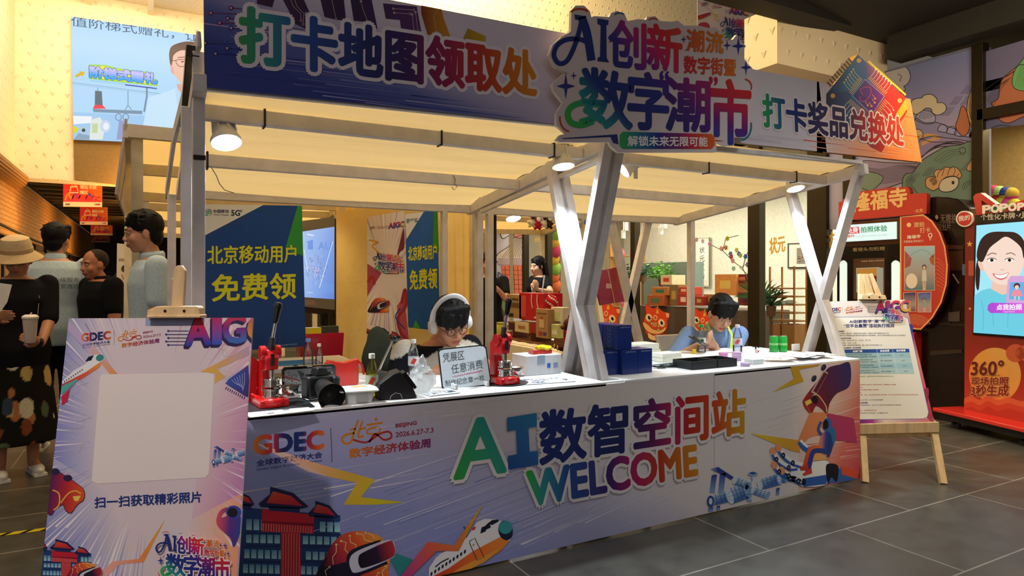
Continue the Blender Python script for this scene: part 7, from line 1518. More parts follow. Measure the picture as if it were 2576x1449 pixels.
# -- seated man in blue polo with lanyard
hd2 = wpt(1812,790,.00312); p = (hd2.x + .1,hd2.y + .28)
t,hp,HM,loc = seated('seated young man in a blue polo with a yellow-green lanyard, looking down at a phone',hd2,p,(-.45,-1),(6,-30,-4),1.1,dn=.02,hands=(wpt(1800,876,.00302),wpt(1752,872,.00296)),handd=(((-.6,-.3,.25),(0,.4,1)),((.2,-.5,.3),(0,.4,1))),curl=(.5,.5),hair='fringe',top='#7f9cc8',sleeve=.75,vox=.005,skin='#d2a184')
MB('#7f9cc8').lathe([(.075,-.015),(.08,.02),(.068,.04)],loc(hd2) + Vector((0,-.08,-.12)),(0,.5,1),20).build('collar',CLOTH,t)
n0 = loc(hd2); MB('#c8d84a').tube([n0 + Vector((-.07,-.06,-.07)),n0 + Vector((-.075,.03,-.15)),n0 + Vector((-.05,.07,-.25)),n0 + Vector((-.02,.08,-.33))],.009,6,flat=.25).tube([n0 + Vector((.07,-.06,-.07)),n0 + Vector((.08,.03,-.15)),n0 + Vector((.06,.08,-.25)),n0 + Vector((.0,.09,-.33))],.009,6,flat=.25).build('lanyard',CLOTH,t)
o = MB('#14161a').box((0,0,0),(.075,.15,.009)).build('mobile_phone',PVC,place=wpt(1758,862,.00288) + Vector((0,0,.012)),bev=.003,rz=.5); o.rotation_euler = (.5,0,.5); tag(o,'black phone held by the seated man in the blue polo','phone')
for (x,y,lb) in ((1.62,4.0,'white folding chair under the man with headphones'),(4.0,4.15,'white folding chair under the man in the blue polo')):
    ch = thing('folding_chair',(x,y,0),lb,'chair','chairs behind the counter')
    MB('#e9e6de').box((0,0,.43),(.4,.4,.03)).build('seat',PLAIN,ch,bev=.01); MB('#e9e6de').box((0,.2,.78),(.4,.02,.2)).build('backrest',PLAIN,ch,bev=.008)
    for s in (-1,1): MB('#dcd8ce').beam((s * .2,.22,.88),(s * .2,-.18,0),.02,.02).build('leg',PLAIN,ch); MB('#dcd8ce').beam((s * .18,-.18,.42),(s * .18,.25,0),.02,.02).build('leg',PLAIN,ch)
# ================================================================ things on and around the counter
TZ = TOPZ + .001
def bz(px,py,z=TZ): return onZ(px,py,z)
def local(name,p,label,cat,group=None,rz=0): return thing(name,(p.x,p.y,p.z),label,cat,group,rz)
# ---- badge presses
def badge_press(p,label,rz):
    t = local('badge_press',p,label,'press','red badge presses',rz); RD = '#c4161a'
    MB(RD).box((0,0,.016),(.12,.17,.032),taper=.96).lathe([(.052,0),(.056,.02),(.05,.036),(0,.038)],(0,-.045,0),(0,0,1),24).build('base',PVC,t,bev=.004)
    MB(RD).prism([(-.028,.08,.03),(-.028,.02,.03),(-.028,.035,.14),(-.028,-.035,.15),(-.028,-.045,.2),(-.028,-.02,.235),(-.028,.03,.24),(-.028,.075,.2)],(.056,0,0)).build('frame',PVC,t,bev=.006)
    for s in (-1,1): MB(RD).lathe([(.0,-.012),(.03,-.012),(.03,.012),(0,.012)],(s * .03,-.005,.222),(1,0,0),20).build('cheek',PVC,t,bev=.003)
    MB('#1c1a1a').box((0,-.047,.195),(.014,.012,.05)).build('slot',MATTE,t)
    MB('#d8d8d8').lathe([(.012,.15),(.012,.118),(.034,.116),(.036,.112),(.032,.108),(.032,.09),(.038,.088),(.038,.082),(.03,.08)],(0,-.03,0),n=28).build('upper_die',METAL,t)
    MB('#d8d8d8').lathe([(.036,.034),(.036,.046),(.031,.048),(.031,.066),(.037,.068),(.037,.075),(.0,.076)],(0,-.03,0),n=28).build('lower_die',METAL,t)
    MB('#d8d8d8').lathe([(.03,.036),(.034,.05),(.034,.066),(.038,.068),(.038,.076),(0,.078)],(.082,-.01,0),n=28).build('spare_die',METAL,t)
    MB('#e8e8ea').box((.07,-.005,.03),(.1,.06,.014)).build('swing_plate',PLAIN,t,bev=.003)
    MB('#4a4a50').cyl((0,-.01,.215),(.008,-.012,.285),.014,.013).build('lever_socket',DULLMETAL,t)
    MB('#d8dce0').cyl((.007,-.012,.27),(.02,-.02,.36),.0075).build('lever_rod',METAL,t)
    MB('#101216').lathe([(.008,0),(.013,.01),(.0135,.03),(.017,.06),(.019,.075),(.014,.088),(0,.092)],(.018,-.019,.345),(.14,-.06,.98),20).build('grip',PVC,t)
    return t
p1 = bz(684,1026); badge_press(p1 + Vector((0,.06,.004)),'red badge press with chrome dies nearest the left easel, beside the camera',.1)
p2 = bz(1276,968); badge_press(p2 + Vector((0,.06,.004)),'red badge press right of the handwritten whiteboard, in front of the white carton',.1)
o = MB('#20262a').lathe([(.12,0),(.12,.0035),(0,.0035)],p2 + Vector((.02,.06,0)),n=40).build('round_mat',PLAIN); tag(o,'round dark mat under the badge press beside the whiteboard','mat')
o = MB('#20262a').box((p1.x + .03,p1.y + .05,TZ + .002),(.26,.24,.004)).build('square_mat',PLAIN); tag(o,'square dark mat under the left badge press','mat')
# ---- camera
cb0 = bz(800,1012); cam_t = local('camera',cb0 + Vector((.02,.07,0)),'black camera with long hooded lens and red-edged strap lying on the counter','camera',None,R(18))
MB('#17181a').box((0,0,.06),(.145,.07,.1)).build('body',PLAIN,cam_t,bev=.012); MB('#17181a').box((.06,-.03,.055),(.035,.05,.095)).build('grip',PLAIN,cam_t,bev=.012)
MB('#141517').prism([(-.035,-.03,.108),(.035,-.03,.108),(.022,-.03,.145),(-.022,-.03,.145)],(0,.055,0)).build('prism_housing',PLAIN,cam_t,bev=.006)
ld = Vector((-.28,-1,-.14)).normalized()
MB('#1a1b1e').lathe([(.036,0),(.038,.03),(.04,.05),(.043,.07),(.043,.1),(.045,.11)],(-.005,-.03,.062),ld,32).build('lens_barrel',PLAIN,cam_t)
MB('#111214').lathe([(.045,.1),(.05,.12),(.058,.165),(.0545,.165),(.046,.12)],(-.005,-.03,.062),ld,32).build('lens_hood',PLAIN,cam_t)
MB('#2a3a44').lathe([(.04,.112),(.03,.118),(0,.121)],(-.005,-.03,.062),ld,28).build('front_glass',PVC,cam_t); MB('#3a3f44').lathe([(.044,.118),(.036,.121),(.036,.115)],(-.005,-.03,.062),ld,28).build('lens_ring',DULLMETAL,cam_t)
for x in (-.05,.045): MB('#222326').cyl((x,0,.108),(x,0,.12),.014).build('dial',PLAIN,cam_t)
iv = (Matrix.Translation(cam_t.location) @ Matrix.Rotation(R(18),4,'Z')).inverted()
def strap(px,col,w=.038,Y=3.05,nm='strap'):
    pts = [iv @ onY(a,b_,Y + d) for a,b_,d in px]
    return MB(col).tube(pts,w / 2,8,flat=.1).build(nm,CLOTH,cam_t)
strap([(634,1030,0),(632,960,0),(638,900,0),(654,925,.02),(662,975,.03),(652,1015,.03)],'#b81a1c',.05); strap([(632,990,-.05),(650,1000,-.06),(662,1018,-.05),(645,1030,-.05),(632,1032,-.04)],'#c81e20',.03)
strap([(708,945,.0),(730,955,0),(756,968,.0)],'#14110f',.035,nm='strap_end'); strap([(740,918,.12),(752,925,.1),(762,950,.06),(770,975,0)],'#1b1b1c',.03,nm='neck_strap')
b = Board((0,3.03,0),(0,1,0)).zoom(600,880,8.05); b.text('EOS 7D',(900,640),(1215,700),(900,585),'#e6e6e6',bold=.04); b.line([(880,520),(1245,630)],18,'#b81a1c'); ob = b.build('strap_lettering',PRINT); ob.parent = cam_t; ob.matrix_parent_inverse = iv
# ---- clear pouch / tablet behind the camera
b = Board((0,3.3,0),(0,1,.18)).zoom(600,720,3.903)
b.slab([(425,830),(450,800),(930,765),(955,790),(960,1020),(930,1050),(450,1060),(430,1030)],.012,'#15171a',side='#15171a'); b.poly([(450,840),(470,822),(910,790),(925,800),(930,1000),(910,1020),(470,1035),(452,1015)],'#8d9494',1); b.poly([(870,800),(925,796),(928,840),(872,850)],'#23262a',2); b.disc((890,820),11,11,'#4a5058',3,n=12); b.disc((912,818),10,10,'#4a5058',3,n=12)
for q in ([(470,850),(500,840),(495,870),(520,880)],[(520,900),(540,870),(570,880),(560,910)],[(700,850),(740,830),(770,860),(750,880)],[(640,880),(690,870),(720,900)]): b.spline(q,4,'#2a2e30',2)
b.poly([(672,782),(725,780),(725,792),(672,796)],'#d8d8d0',2); tag(b.build('display_pouch',PVC),'black-rimmed tablet case with doodles propped behind the camera','tablet case')
# ---- food container
fb = bz(905,1016) + Vector((.01,.055,0)); t = local('food_container',fb,'white plastic food box with clear lid and paper label at the counter edge','container',None,R(-10))
def rrect(w,d,r,z,n=6):
    o_ = []
    for cx,cy,a0 in ((w / 2 - r,d / 2 - r,0),(-w / 2 + r,d / 2 - r,90),(-w / 2 + r,-d / 2 + r,180),(w / 2 - r,-d / 2 + r,270)):
        for i in range(n + 1): a = R(a0 + 90 * i / n); o_.append((cx + r * math.cos(a),cy + r * math.sin(a),z))
    return o_
def rloft(secs,col,cap_=True):
    m = MB(col); S_ = [rrect(*s_) for s_ in secs]; n = len(S_[0]); vs = [v for s_ in S_ for v in s_]
    m.add(vs,[(j * n + k,j * n + (k + 1) % n,(j + 1) * n + (k + 1) % n,(j + 1) * n + k) for j in range(len(secs) - 1) for k in range(n)] + [tuple(range(n))[::-1]] + ([tuple((len(secs) - 1) * n + k for k in range(n))] if cap_ else [])); return m
rloft([(.11,.075,.02,0),(.135,.095,.02,.045),(.165,.115,.02,.05)],'#e9eef0').build('tub',PLAIN,t); rloft([(.168,.118,.02,.051),(.165,.115,.02,.056),(.12,.08,.02,.066)],'#dfe8d8').build('lid',PLAIN,t); MB('#b8bcc0').box((.01,-.047,.024),(.05,.004,.034)).build('label',PAPER,t); MB('#e8a860').box((0,0,.0665),(.06,.03,.001)).build('food_seen_through_lid',PAPER,t)
# ---- bottles
def bottle(px,py,label,H,r_,body,capc,m=CLEARP,liquid=None,lab=None,group=None,name='bottle',z=TZ,sq=False):
    p_ = bz(px,py,z) + Vector((0,r_,0)); t = local(name,p_,label,'bottle',group); k = H / .22
    MB(body).lathe([(r_ * .9,0),(r_,.006),(r_,.05 * k),(r_ * .96,.056 * k),(r_,.062 * k),(r_,.12 * k),(r_ * .85,.15 * k),(r_ * .45,.185 * k),(r_ * .4,.2 * k)],n=22).build('body',m,t)
    MB(capc).lathe([(r_ * .5,.196 * k),(r_ * .5,.218 * k),(r_ * .44,.22 * k),(0,.22 * k)],n=18).build('cap',PLAIN,t)
    if liquid: MB(liquid).lathe([(r_ * .86,.003),(r_ * .94,.01),(r_ * .94,.12 * k * .9),(0,.121 * k * .9)],n=18).build('liquid',LIQUID if liquid == '#c8c820' else CLEARP,t)
    if lab:
        MB(lab[0]).lathe([(r_ * 1.015,.06 * k),(r_ * 1.015,.115 * k)],n=22).build('label',PRINT,t)
        a_ = math.atan2(-p_.y,-p_.x); d_ = Vector((math.cos(a_),math.sin(a_),0)); x_ = Vector((-d_.y,d_.x,0))
        MB(lab[1]).add([d_ * r_ * 1.03 + x_ * r_ * u * .6 + Vector((0,0,.088 * k + v * .02 * k)) for u,v in ((-1,-.6),(.2,-1),(1,.6),(0,1))],[(0,1,2,3)]).build('label_mark',PRINT,t)
    return t
bottle(940,1003,'yellow drink bottle with white cap and red label beside the food box',.2,.028,'#d8d820','#e9e6d8',LIQUID,'#c8c820',('#b0b89a','#b02a20'))
bottle(1045,945,'clear water bottle with white cap and red mark beside the crumpled plastic bag',.2,.03,'#ffffff','#f0f2f4',CLEARP,'#e8f0f4',('#dfe6ea','#c8342c'))
bottle(1773,887,'water bottle with green cap and label before the man in the blue polo',.205,.031,'#eef6f0','#2a9a4a',CLEARP,'#e8f0f0',('#dfeee6','#1f7a4a'))
bottle(1864,888,'clear water bottle with white cap to the right of the man in the blue polo',.205,.033,'#f4f8ff','#f0f2f6',CLEARP,'#eef4fa',('#dfe4ee','#d0506a'))
bottle(778,930,'ribbed water bottle with lilac cap behind the camera, on the side table',.17,.028,'#f0f0ff','#8a90d8',CLEARP,None,None,z=.862); bottle(805,935,'small bottle with pink drink and cream cap behind the camera',.15,.02,'#f0c8b8','#e8e2c8',CLEARP,'#e8b0a0',None,z=.862)
for i,px in enumerate((1955,1978)):
    p_ = bz(px,886) + Vector((0,.03,0)); t = local('drink_can',p_,('left' if i == 0 else 'right') + ' one of two green drink cans near the right-hand crossed legs','can','two green cans'); MB('#1f9a3a').lathe([(.026,0),(.031,.006),(.031,.108),(.027,.116)],n=28).build('can_body',METAL if False else PVC,t); MB('#c8ccd0').lathe([(.027,.116),(.0275,.119),(.025,.117),(0,.116)],n=24).build('lid',METAL,t); MB('#8fd08a').lathe([(.0313,.05),(.0313,.066)],n=28).build('band',PRINT,t)
# ---- black wedge box, chrome lever with ball, plastic bag
wb = bz(1002,1006); t = local('wedge_stand',wb + Vector((.01,.07,0)),'black speckled wedge-shaped stand on the counter left of the whiteboard','stand',None,R(-8))
MB('#1d1c1e').prism([(-.085,-.055,.0),(.09,-.055,.0),(.065,-.055,.06),(.015,-.055,.125),(-.02,-.055,.115),(-.085,-.055,.07)],(0,.11,0)).build('housing',mat('speckled_black',.55,var=.6,scale=240),t,bev=.006); MB('#0e0e10').beam((.03,-.02,.118),(.082,-.02,.045),.07,.014,up=(1,0,1)).build('flap',PLAIN,t); MB('#e8e8e8').tube([(-.035,-.058,.0),(-.03,-.058,.018),(-.01,-.058,.03),(.012,-.058,.024),(.022,-.058,.0)],.0012,5).build('outline',PRINT,t)
lv = bz(965,960); t = local('hand_press',lv + Vector((0,.12,0)),'small press with slanted chrome lever and black ball knob behind the wedge stand','press'); a_ = Vector((0,0,.02)); e_ = onY(990,851,lv.y + .12) - t.location
MB('#2a2c30').box((0,0,.02),(.08,.1,.04)).build('base',PLAIN,t,bev=.004); MB('#d8d4c8').cyl(a_,e_,.0075,.006).build('lever',METAL,t); MB('#0c0c0e').ball(e_,.019,n=20,m=14).build('knob',PVC,t)
rn = random.Random(21); bgp = bz(1075,992) + Vector((0,.06,.062)); mb = MB('#e8ecea'); mb.ball((0,0,0),(.06,.05,.062),n=30,m=22); mb.ball((-.005,.01,.06),(.028,.022,.045),n=20,m=14)
mb.v = [v * (1 + .28 * noise.noise(v * 38) + .12 * abs(noise.noise(v * 90))) for v in mb.v]
tag(mb.build('plastic_bag',FILM,place=bgp,smooth=20),'crumpled clear plastic bag against the left edge of the whiteboard','plastic bag')
# ---- whiteboard
Pw = bz(1172,975) + Vector((0,.02,0)); dW = Vector((.99,-.12,0)).normalized(); nW = Vector((-dW.y * -1,-dW.x,0)); nW = Vector((dW.y,-dW.x,0)); tW = (nW + Vector((0,0,.36))).normalized()
t = thing('whiteboard',(Pw.x,Pw.y,TZ),'small whiteboard with handwritten characters and a red wavy underline on the counter','whiteboard')
b = Board(Pw,tW).zoom(960,740,5.573)
ol = [(790,800),(812,775),(860,765),(1390,710),(1440,718),(1470,750),(1534,1200),(1520,1250),(1480,1280),(900,1350),(860,1335),(845,1300)]
b.slab(ol,.008,'#16201f',side='#16201f'); b.poly([(x + (1165 - x) * .045,y + (1030 - y) * .055) for x,y in ol],'#dfe9ee',1)
for s_,bl,br_,tl_ in (('凭展区',(860,960),(1160,915),(855,830)),('任意消费',(980,1120),(1420,1040),(970,990)),('制作纪念章一枚',(895,1300),(1445,1210),(885,1210))): b.text(s_,bl,br_,tl_,'#4a5058',layer=2)
b.line([(990 + i * 22,1162 - i * 4.6 + (8 if i % 2 else -8)) for i in range(20)],6,'#d0406a',2.2,w1=12); b.build('board',PVC,t)
for x in (1030,1470): f_ = onZ(1000 + (x - 1030) * .0 + (x / 5.573 + 960 - 1000),740 + 1330 / 5.573 if x == 1030 else 740 + 1285 / 5.573,TZ); MB('#e8ecec').box((f_.x,f_.y + .01,TZ + .012),(.014,.06,.024)).build('foot',PLAIN,t,world=True,bev=.003)
# ---- paper sheets, leaflets
def sheet_of(px,py,w,d,rz,col,label,group='loose papers on the counter',scrib=0,z=0,seed=1):
    p_ = bz(px,py); mb = MB(col).box((0,0,.001),(w,d,.0016)); rn5 = random.Random(seed)
    for i in range(scrib):
        x,y = rn5.uniform(-.42,.42) * w,rn5.uniform(-.42,.42) * d; mb.box((x,y,.002),(rn5.uniform(.005,.03),rn5.uniform(.004,.02),.0006),col=rn5.choice(['#7a9ab0','#3a4a5a','#b8d0dc','#d8a8b0','#5a6a8a','#c8dce0']))
    return tag(mb.build('paper_sheet',PAPER,place=(p_.x,p_.y,TZ + .001 + z),rz=rz,smooth=0),label,'paper',group)
sheet_of(1215,962,.2,.13,.2,'#e4e8ea','sheet of small badge prints just behind the whiteboard',scrib=40,seed=2); sheet_of(1370,958,.28,.18,-.1,'#e0e6e8','sheet of blue badge prints in front of the white carton',scrib=60,seed=3); sheet_of(1110,990,.16,.08,.1,'#dfe4e6','narrow printed sheet in front of the plastic bag',scrib=20,seed=4)
sheet_of(700,1035,.25,.14,.1,'#ecebe6','printed sheet under the dark mat of the left press',scrib=10,seed=5)
# ---- white carton with packet
c0 = bz(1365,944); t = local('carton',c0 + Vector((.02,.1,0)),'white carton with small blue marks between the press and the crossed legs','box',None,0)
MB('#e6eaec').box((0,0,.055),(.23,.17,.11)).build('box',PAPER,t,bev=.003); MB('#9ab0c0').box((-.02,-.0855,.085),(.05,.001,.05)).build('tape',PVC,t); MB('#2a5ab0').box((.03,-.0856,.05),(.022,.001,.026)).build('blue_mark',PRINT,t)
mm = MB('#2a5ab0')
for i in range(4): mm.box((.075,-.0856,.038 + i * .008),(.03,.001,.002))
o_ = mm.build('printed_lines',PRINT,t); MB('#c8ced2').box((0,0,.111),(.232,.004,.001)).build('lid_seam',PRINT,t)
tp = c0 + Vector((.03,.09,.111)); o = MB('#c02a20').prism([(-.06,-.035,0),(.07,-.03,0),(.075,.04,0),(-.05,.035,0)],(0,0,.022)).box((-.02,0,.023),(.03,.03,.001),col='#e8d8a0').build('snack_packet',PVC,place=tp,bev=.004); tag(o,'red snack packet lying on the white carton','packet')
mb = MB('#e8d81a').ball((0,0,0),(.05,.035,.018),n=20,m=10); mb.v = [v * (1 + .35 * noise.noise(v * 45)) for v in mb.v]; o = mb.build('yellow_wrapper',PVC,place=tp + Vector((.03,-.005,.032)),smooth=25); tag(o,'crumpled yellow wrapper on top of the red snack packet','wrapper')
# ---- blue gift boxes
def blue_box(x,y,z,label):
    t = thing('blue_box',(x,y,z),label,'box','dark blue gift boxes stacked by the crossed legs'); w_,d_,h_ = .106,.13,.138
    MB('#14307e').box((0,0,h_ / 2),(w_,d_,h_)).build('carton',PVC,t,bev=.0015)
    v,f_,asp = glyphs('GDEC'); m = MB('#4a74c8'); m.add([(-w_ / 2 - .0006,.02 - q[1] * .034,.012 + q[0] * .115) for q in v],f_); m.build('side_lettering',PRINT,t,smooth=0)
    v,f_,asp = glyphs('全球数字经济大会'); m = MB('#b8c4e0'); m.add([(-.03 + q[0] * .072,-d_ / 2 - .0006,.122 + q[1] * .007) for q in v],f_); m.build('front_lettering',PRINT,t,smooth=0)
    return t
A0 = bz(1566,943); xw,yy = A0.x,A0.y + .065
blue_box(xw - .055,yy + .03,TZ,'dark blue gift box at the lower left of the stack, against the leg'); blue_box(xw + .053,yy,TZ,'dark blue gift box in the middle of the bottom row'); blue_box(xw + .163,yy + .002,TZ,'dark blue gift box at the lower right of the stack'); blue_box(xw + .02,yy + .01,TZ + .139,'front dark blue gift box on top of the bottom row'); blue_box(xw + .02 - .0,yy + .145,TZ + .139,'rear dark blue gift box on the upper level, behind the front one'); blue_box(xw + .02,yy + .145,TZ,'dark blue gift box hidden low at the back of the stack')
# ---- pale boxes, black tray, tins, small things
def simple(name,px,py,sz,col,label,cat,m=PAPER,dz=0,rz=0,group=None,bev=.002,dy=0):
    p_ = bz(px,py); o = MB(col).box((0,0,sz[2] / 2),sz).build(name,m,place=(p_.x,p_.y + sz[1] / 2 + dy,TZ + dz),rz=rz,bev=bev); return tag(o,label,cat,group)
simple('white_box',1636,908,(.19,.15,.035),'#e8ebdc','flat cream box at the bottom of the pile behind the blue boxes','box',group='flat cream boxes'); simple('white_box',1634,908,(.19,.15,.035),'#e6e9d8','flat cream box in the middle of the pile behind the blue boxes','box',dz=.036,group='flat cream boxes',rz=.04); simple('white_box',1630,908,(.19,.15,.04),'#eceee0','flat cream box topmost of the pile behind the blue boxes','box',dz=.072,group='flat cream boxes',rz=-.03); simple('white_box',1692,910,(.17,.12,.028),'#e9ecdc','flat cream box lying alone right of the pile, lower','box',group='flat cream boxes'); simple('white_box',1690,910,(.17,.12,.026),'#eef0e2','flat cream box lying right of the pile, upper','box',dz=.029,group='flat cream boxes',rz=.05)
p_ = bz(1812,926); t = local('black_tray',p_ + Vector((-.02,.1,0)),'open black two-compartment tray on the right-hand counter','tray',None,0)
for x,sx in ((-.09,.2),(.1,.16)):
    MB('#1a1c1e').box((x,0,.003),(sx,.16,.006)).build('tray_floor',PLAIN,t)
    for dx,dy,wx,wy in ((0,-.08,sx,.006),(0,.08,sx,.006),(-sx / 2,0,.006,.16),(sx / 2,0,.006,.16)): MB('#202326').box((x + dx,dy,.024),(wx,wy,.048)).build('tray_side',PLAIN,t)
mb = MB('#1c262c'); rn = random.Random(8); p_ = bz(1690,926)
for i in range(14):
    q = [Vector((rn.uniform(-.14,.14),rn.uniform(-.03,.05),rn.uniform(.004,.02))) for _ in range(4)]; mb.tube(q,.0035,5,col=rn.choice(['#1c262c','#30505c','#7a98a4','#0f1416']))
tag(mb.build('cable_bundle',PVC,place=p_ + Vector((.02,.03,0))),'tangle of dark cables in clear bags right of the blue boxes','cables')
def tin(px,py,dz,col,label,r_=.03,h=.028):
    p_ = bz(px,py); o = MB(col).lathe([(r_ * .96,0),(r_,.003),(r_,h * .6),(r_ * 1.04,h * .62),(r_ * 1.04,h * .95),(r_ * .98,h),(0,h)],n=28).build('round_tin',PLAIN,place=(p_.x,p_.y + r_,TZ + dz)); tag(o,label,'tin','small round pink and lilac tins')
tin(1828,898,0,'#d890c8','pink round tin behind the black tray'); tin(1862,908,0,'#c8a8d8','lower lilac round tin beside the clear water bottle'); tin(1862,908,.029,'#d8b8e0','upper lilac round tin stacked beside the clear water bottle'); tin(1884,922,0,'#c0a8d0','lilac round tin at the right end of the black tray',.028,.02)
p_ = bz(1749,890); o = MB('#e8d020').lathe([(.014,0),(.014,.03),(.012,.032),(0,.032)],n=16).build('yellow_pot',PLAIN,place=p_ + Vector((0,.01,0))); tag(o,'small yellow pot left of the green-capped bottle','pot')
simple('small_white_box',1908,916,(.1,.07,.03),'#dfe8ee','small white box right of the lilac tins','box')
p_ = bz(1910,888); t = local('plush_keychain',p_ + Vector((0,.02,0)),'tiny white plush keychain with black ears and red scarf','keychain'); MB('#f0f0f0').ball((0,0,.022),(.018,.016,.016)).ball((0,0,.008),(.014,.012,.01)).build('plush_body',CLOTH,t); MB('#1a1a20').ball((-.013,0,.036),.007).ball((.013,0,.036),.007).tube([(.01,0,.03),(-.01,.02,.045),(-.02,.02,.04)],.003).build('ears',CLOTH,t); MB('#c83040').box((0,-.013,.01),(.012,.003,.008)).build('scarf',CLOTH,t)
simple('card_stand',2002,882,(.09,.004,.05),'#dfe6e2','small white card standing right of the green cans','card')
rn = random.Random(31)
for i,(px,py) in enumerate(((1975,900),(2000,896),(2030,898),(2052,894),(2040,902),(1960,908),(2015,904),(2058,900))):
    sheet_of(px,py,.19,.12,rn.uniform(-.8,.8),rn.choice(['#e8c8c0','#dfe4e8','#d8c0d0','#e8dcc8']),('lowest left','back left','back middle','back right','front right','front left','middle','rightmost')[i] + ' flyer in the colourful heap at the right end of the counter','flyers heaped at the right end of the counter',14,z=.003 + i * .003,seed=i + 40)
# ---- things behind the counter on the left
def wbox(name,c,sz,col,label,cat,m=MATTE,**k): o = MB(col).box(c,sz).build(name,m,bev=.004); return tag(o,label,cat,**k)
sd = thing('side_table',(.75,4.1,0),'white side table with papers behind the counter on the left','table'); MB('#e2ded6').box((0,0,.846),(.68,.5,.03)).build('table_top',PLAIN,sd,bev=.003)
for x in (-.3,.3):
    for y in (-.2,.2): MB('#c8c4bc').box((x,y,.416),(.03,.03,.832)).build('leg',PLAIN,sd)
wbox('blue_folder',(.74,4.05,.865),(.3,.2,.006),'#3a8ad0','blue and white folder on the side table','folder',PVC); wbox('white_case',(.55,4.0,.875),(.1,.07,.024),'#e8e8e4','small white case left of the blue folder','case',PLAIN)
q = onZ(775,925,.862)
t = thing('shopping_bag',(1.02,4.55,.0),'red shopping bag behind the bottles with a yellow item inside','bag'); MB('#c41f38').prism([(-.12,0,.55),(.12,0,.55),(.15,0,.99),(-.15,0,.99)],(0,.16,0)).build('bag',PVC,t); MB('#c41f2a').tube([(-.1,0,.98),(-.2,-.02,.95),(-.3,-.03,.9)],.012,6,flat=.3).build('handle',CLOTH,t); MB('#e8e020').box((-.06,.05,1.0),(.12,.06,.06)).build('yellow_item',PVC,t); MB('#4a5048').box((.06,.06,1.01),(.12,.06,.05)).build('grey_item',CLOTH,t)
tb = thing('stool',(1.02,4.63,0),'stool under the red shopping bag','stool'); MB('#6a6258').box((0,0,.53),(.3,.26,.03)).build('seat',MATTE,tb)
for x in (-.12,.12): MB('#6a6258').box((x,0,.26),(.03,.2,.515)).build('leg',MATTE,tb)
q = bz(868,972) + Vector((0,.05,0)); t = local('paper_bag',q,'small red gift bag with twisted handles behind the food box','bag'); S_ = .072
MB('#c8281c').prism([(-S_,-.03,0),(S_,-.03,0),(S_ * 1.05,-.03,.13),(.0,-.034,.115),(-S_ * 1.05,-.03,.13)],(0,.06,0)).build('bag',PVC,t,bev=.002); MB('#b01f1a').tube([(S_,-.03,.12),(S_ + .02,-.03,.1),(S_ + .03,-.03,.05)],.006,6).build('handle',CLOTH,t); MB('#b01f1a').tube([(-S_,-.03,.12),(-S_ - .02,-.03,.12),(-S_ - .03,-.03,.09)],.006,6).build('handle',CLOTH,t); MB('#5a7a2a').box((S_ + .002,0,.06),(.004,.05,.1)).build('side_trim',PRINT,t)
cp = onY(965,900,4.0); t = thing('coat',(cp.x,4.12,.5),'grey-green coat hung over the folding chair beside the seated man','coat'); mb = MB('#4a5650').ball((0,0,.3),(.1,.08,.26),n=20,m=14); mb.v = [v + Vector((noise.noise(v * 12),noise.noise(v * 12 + Vector((5,0,0))),0)) * .02 for v in mb.v]; mb.build('garment',CLOTH,t)
# ---- red paper bag tied to the crossed legs
pb_ = Board((0,4.3,0),(.15,-1,0),eps=.0008).zoom(1220,500,3.019); t = thing('paper_bag',onY(1540,720,4.3),'flat red paper bag tied to the crossed legs, hanging open','bag')
pb_.slab([(870,545),(940,535),(1033,512),(1085,780),(985,790),(880,810),(852,700)],.02,'#a8181c',side='#7a1216'); pb_.line([(932,540),(955,640),(985,790)],5,'#d8c8b8',1); pb_.rect(920,645,958,680,'#e8d0c0',1)
for i in range(4): pb_.line([(925,652 + i * 7),(953,650 + i * 7)],2,'#a8181c',2)
pb_.build('bag',PVC,t); MB('#e8e0d8').tube([onY(1545,672,4.28),onY(1541,640,4.28),onY(1535,600,4.4)],.002,5).build('string',PLAIN,t,world=True)
# ================================================================ goods table at the rear
XT = 3.16; y1t,y0t = onX(1250,702,XT).y,4.75
gt_ = thing('goods_table',(XT + .35,(y0t + y1t) / 2,0),'long table under a cream cloth with snacks and souvenirs behind the stall','table')
MB('#c8bfa8').box((0,0,.36),(.7,y1t - y0t,.72)).build('table_body',MATTE,gt_)
def clo(u,v):
    y = (y0t - y1t) / 2 - .01 + (y1t - y0t + .02) * u; 
    if v < .35: return (.36 - v / .35 * .73,y,.735 + .003 * math.sin(u * 40))
    w_ = (v - .35) / .65; return (-.37 - .012 * math.sin(u * 60) * w_ - .01 * w_,y,.735 - w_ * .7)
MB('#e9dfcb').grid(clo,80,16).build('cloth',CLOTH,gt_,smooth=60)
GZ = .741
def gpt(px,py): return onX(px,py,XT + .12)
def gbox(px0,px1,py0,py1,col,label,cat='box',dep=.16,m=PAPER,X=XT + .06,name='carton',parts=()):
    a = onX(px0,py0,X); c = onX(px1,py0,X); z1 = a.z; z0 = max(onX((px0 + px1) / 2,py1,X).z,GZ); yc = (a.y + c.y) / 2; w_ = abs(a.y - c.y)
    t = thing(name,(X + dep / 2,yc,z0),label,cat); MB(col).box((0,0,(z1 - z0) / 2),(dep,w_,z1 - z0)).build('body',m,t,bev=.003)
    for (u,v,du,dv,cc) in parts: MB(cc).box((-dep / 2 - .001,w_ * (.5 - u),(z1 - z0) * v),(.002,w_ * du,(z1 - z0) * dv)).build('print',PRINT,t)
    return t,w_,z1 - z0,dep
wr = thing('wooden_rack',(XT + .2,5.55,GZ),'low wooden rack under the red gift bag on the goods table','rack')
for z in (.0,.17): MB('#8a5a34').box((0,0,z + .008),(.26,.9,.014)).build('rack_board',WOOD,wr)
for y in (-.44,0,.44): MB('#7a4a2a').box((0,y,.09),(.24,.014,.16)).build('rack_side',WOOD,wr)
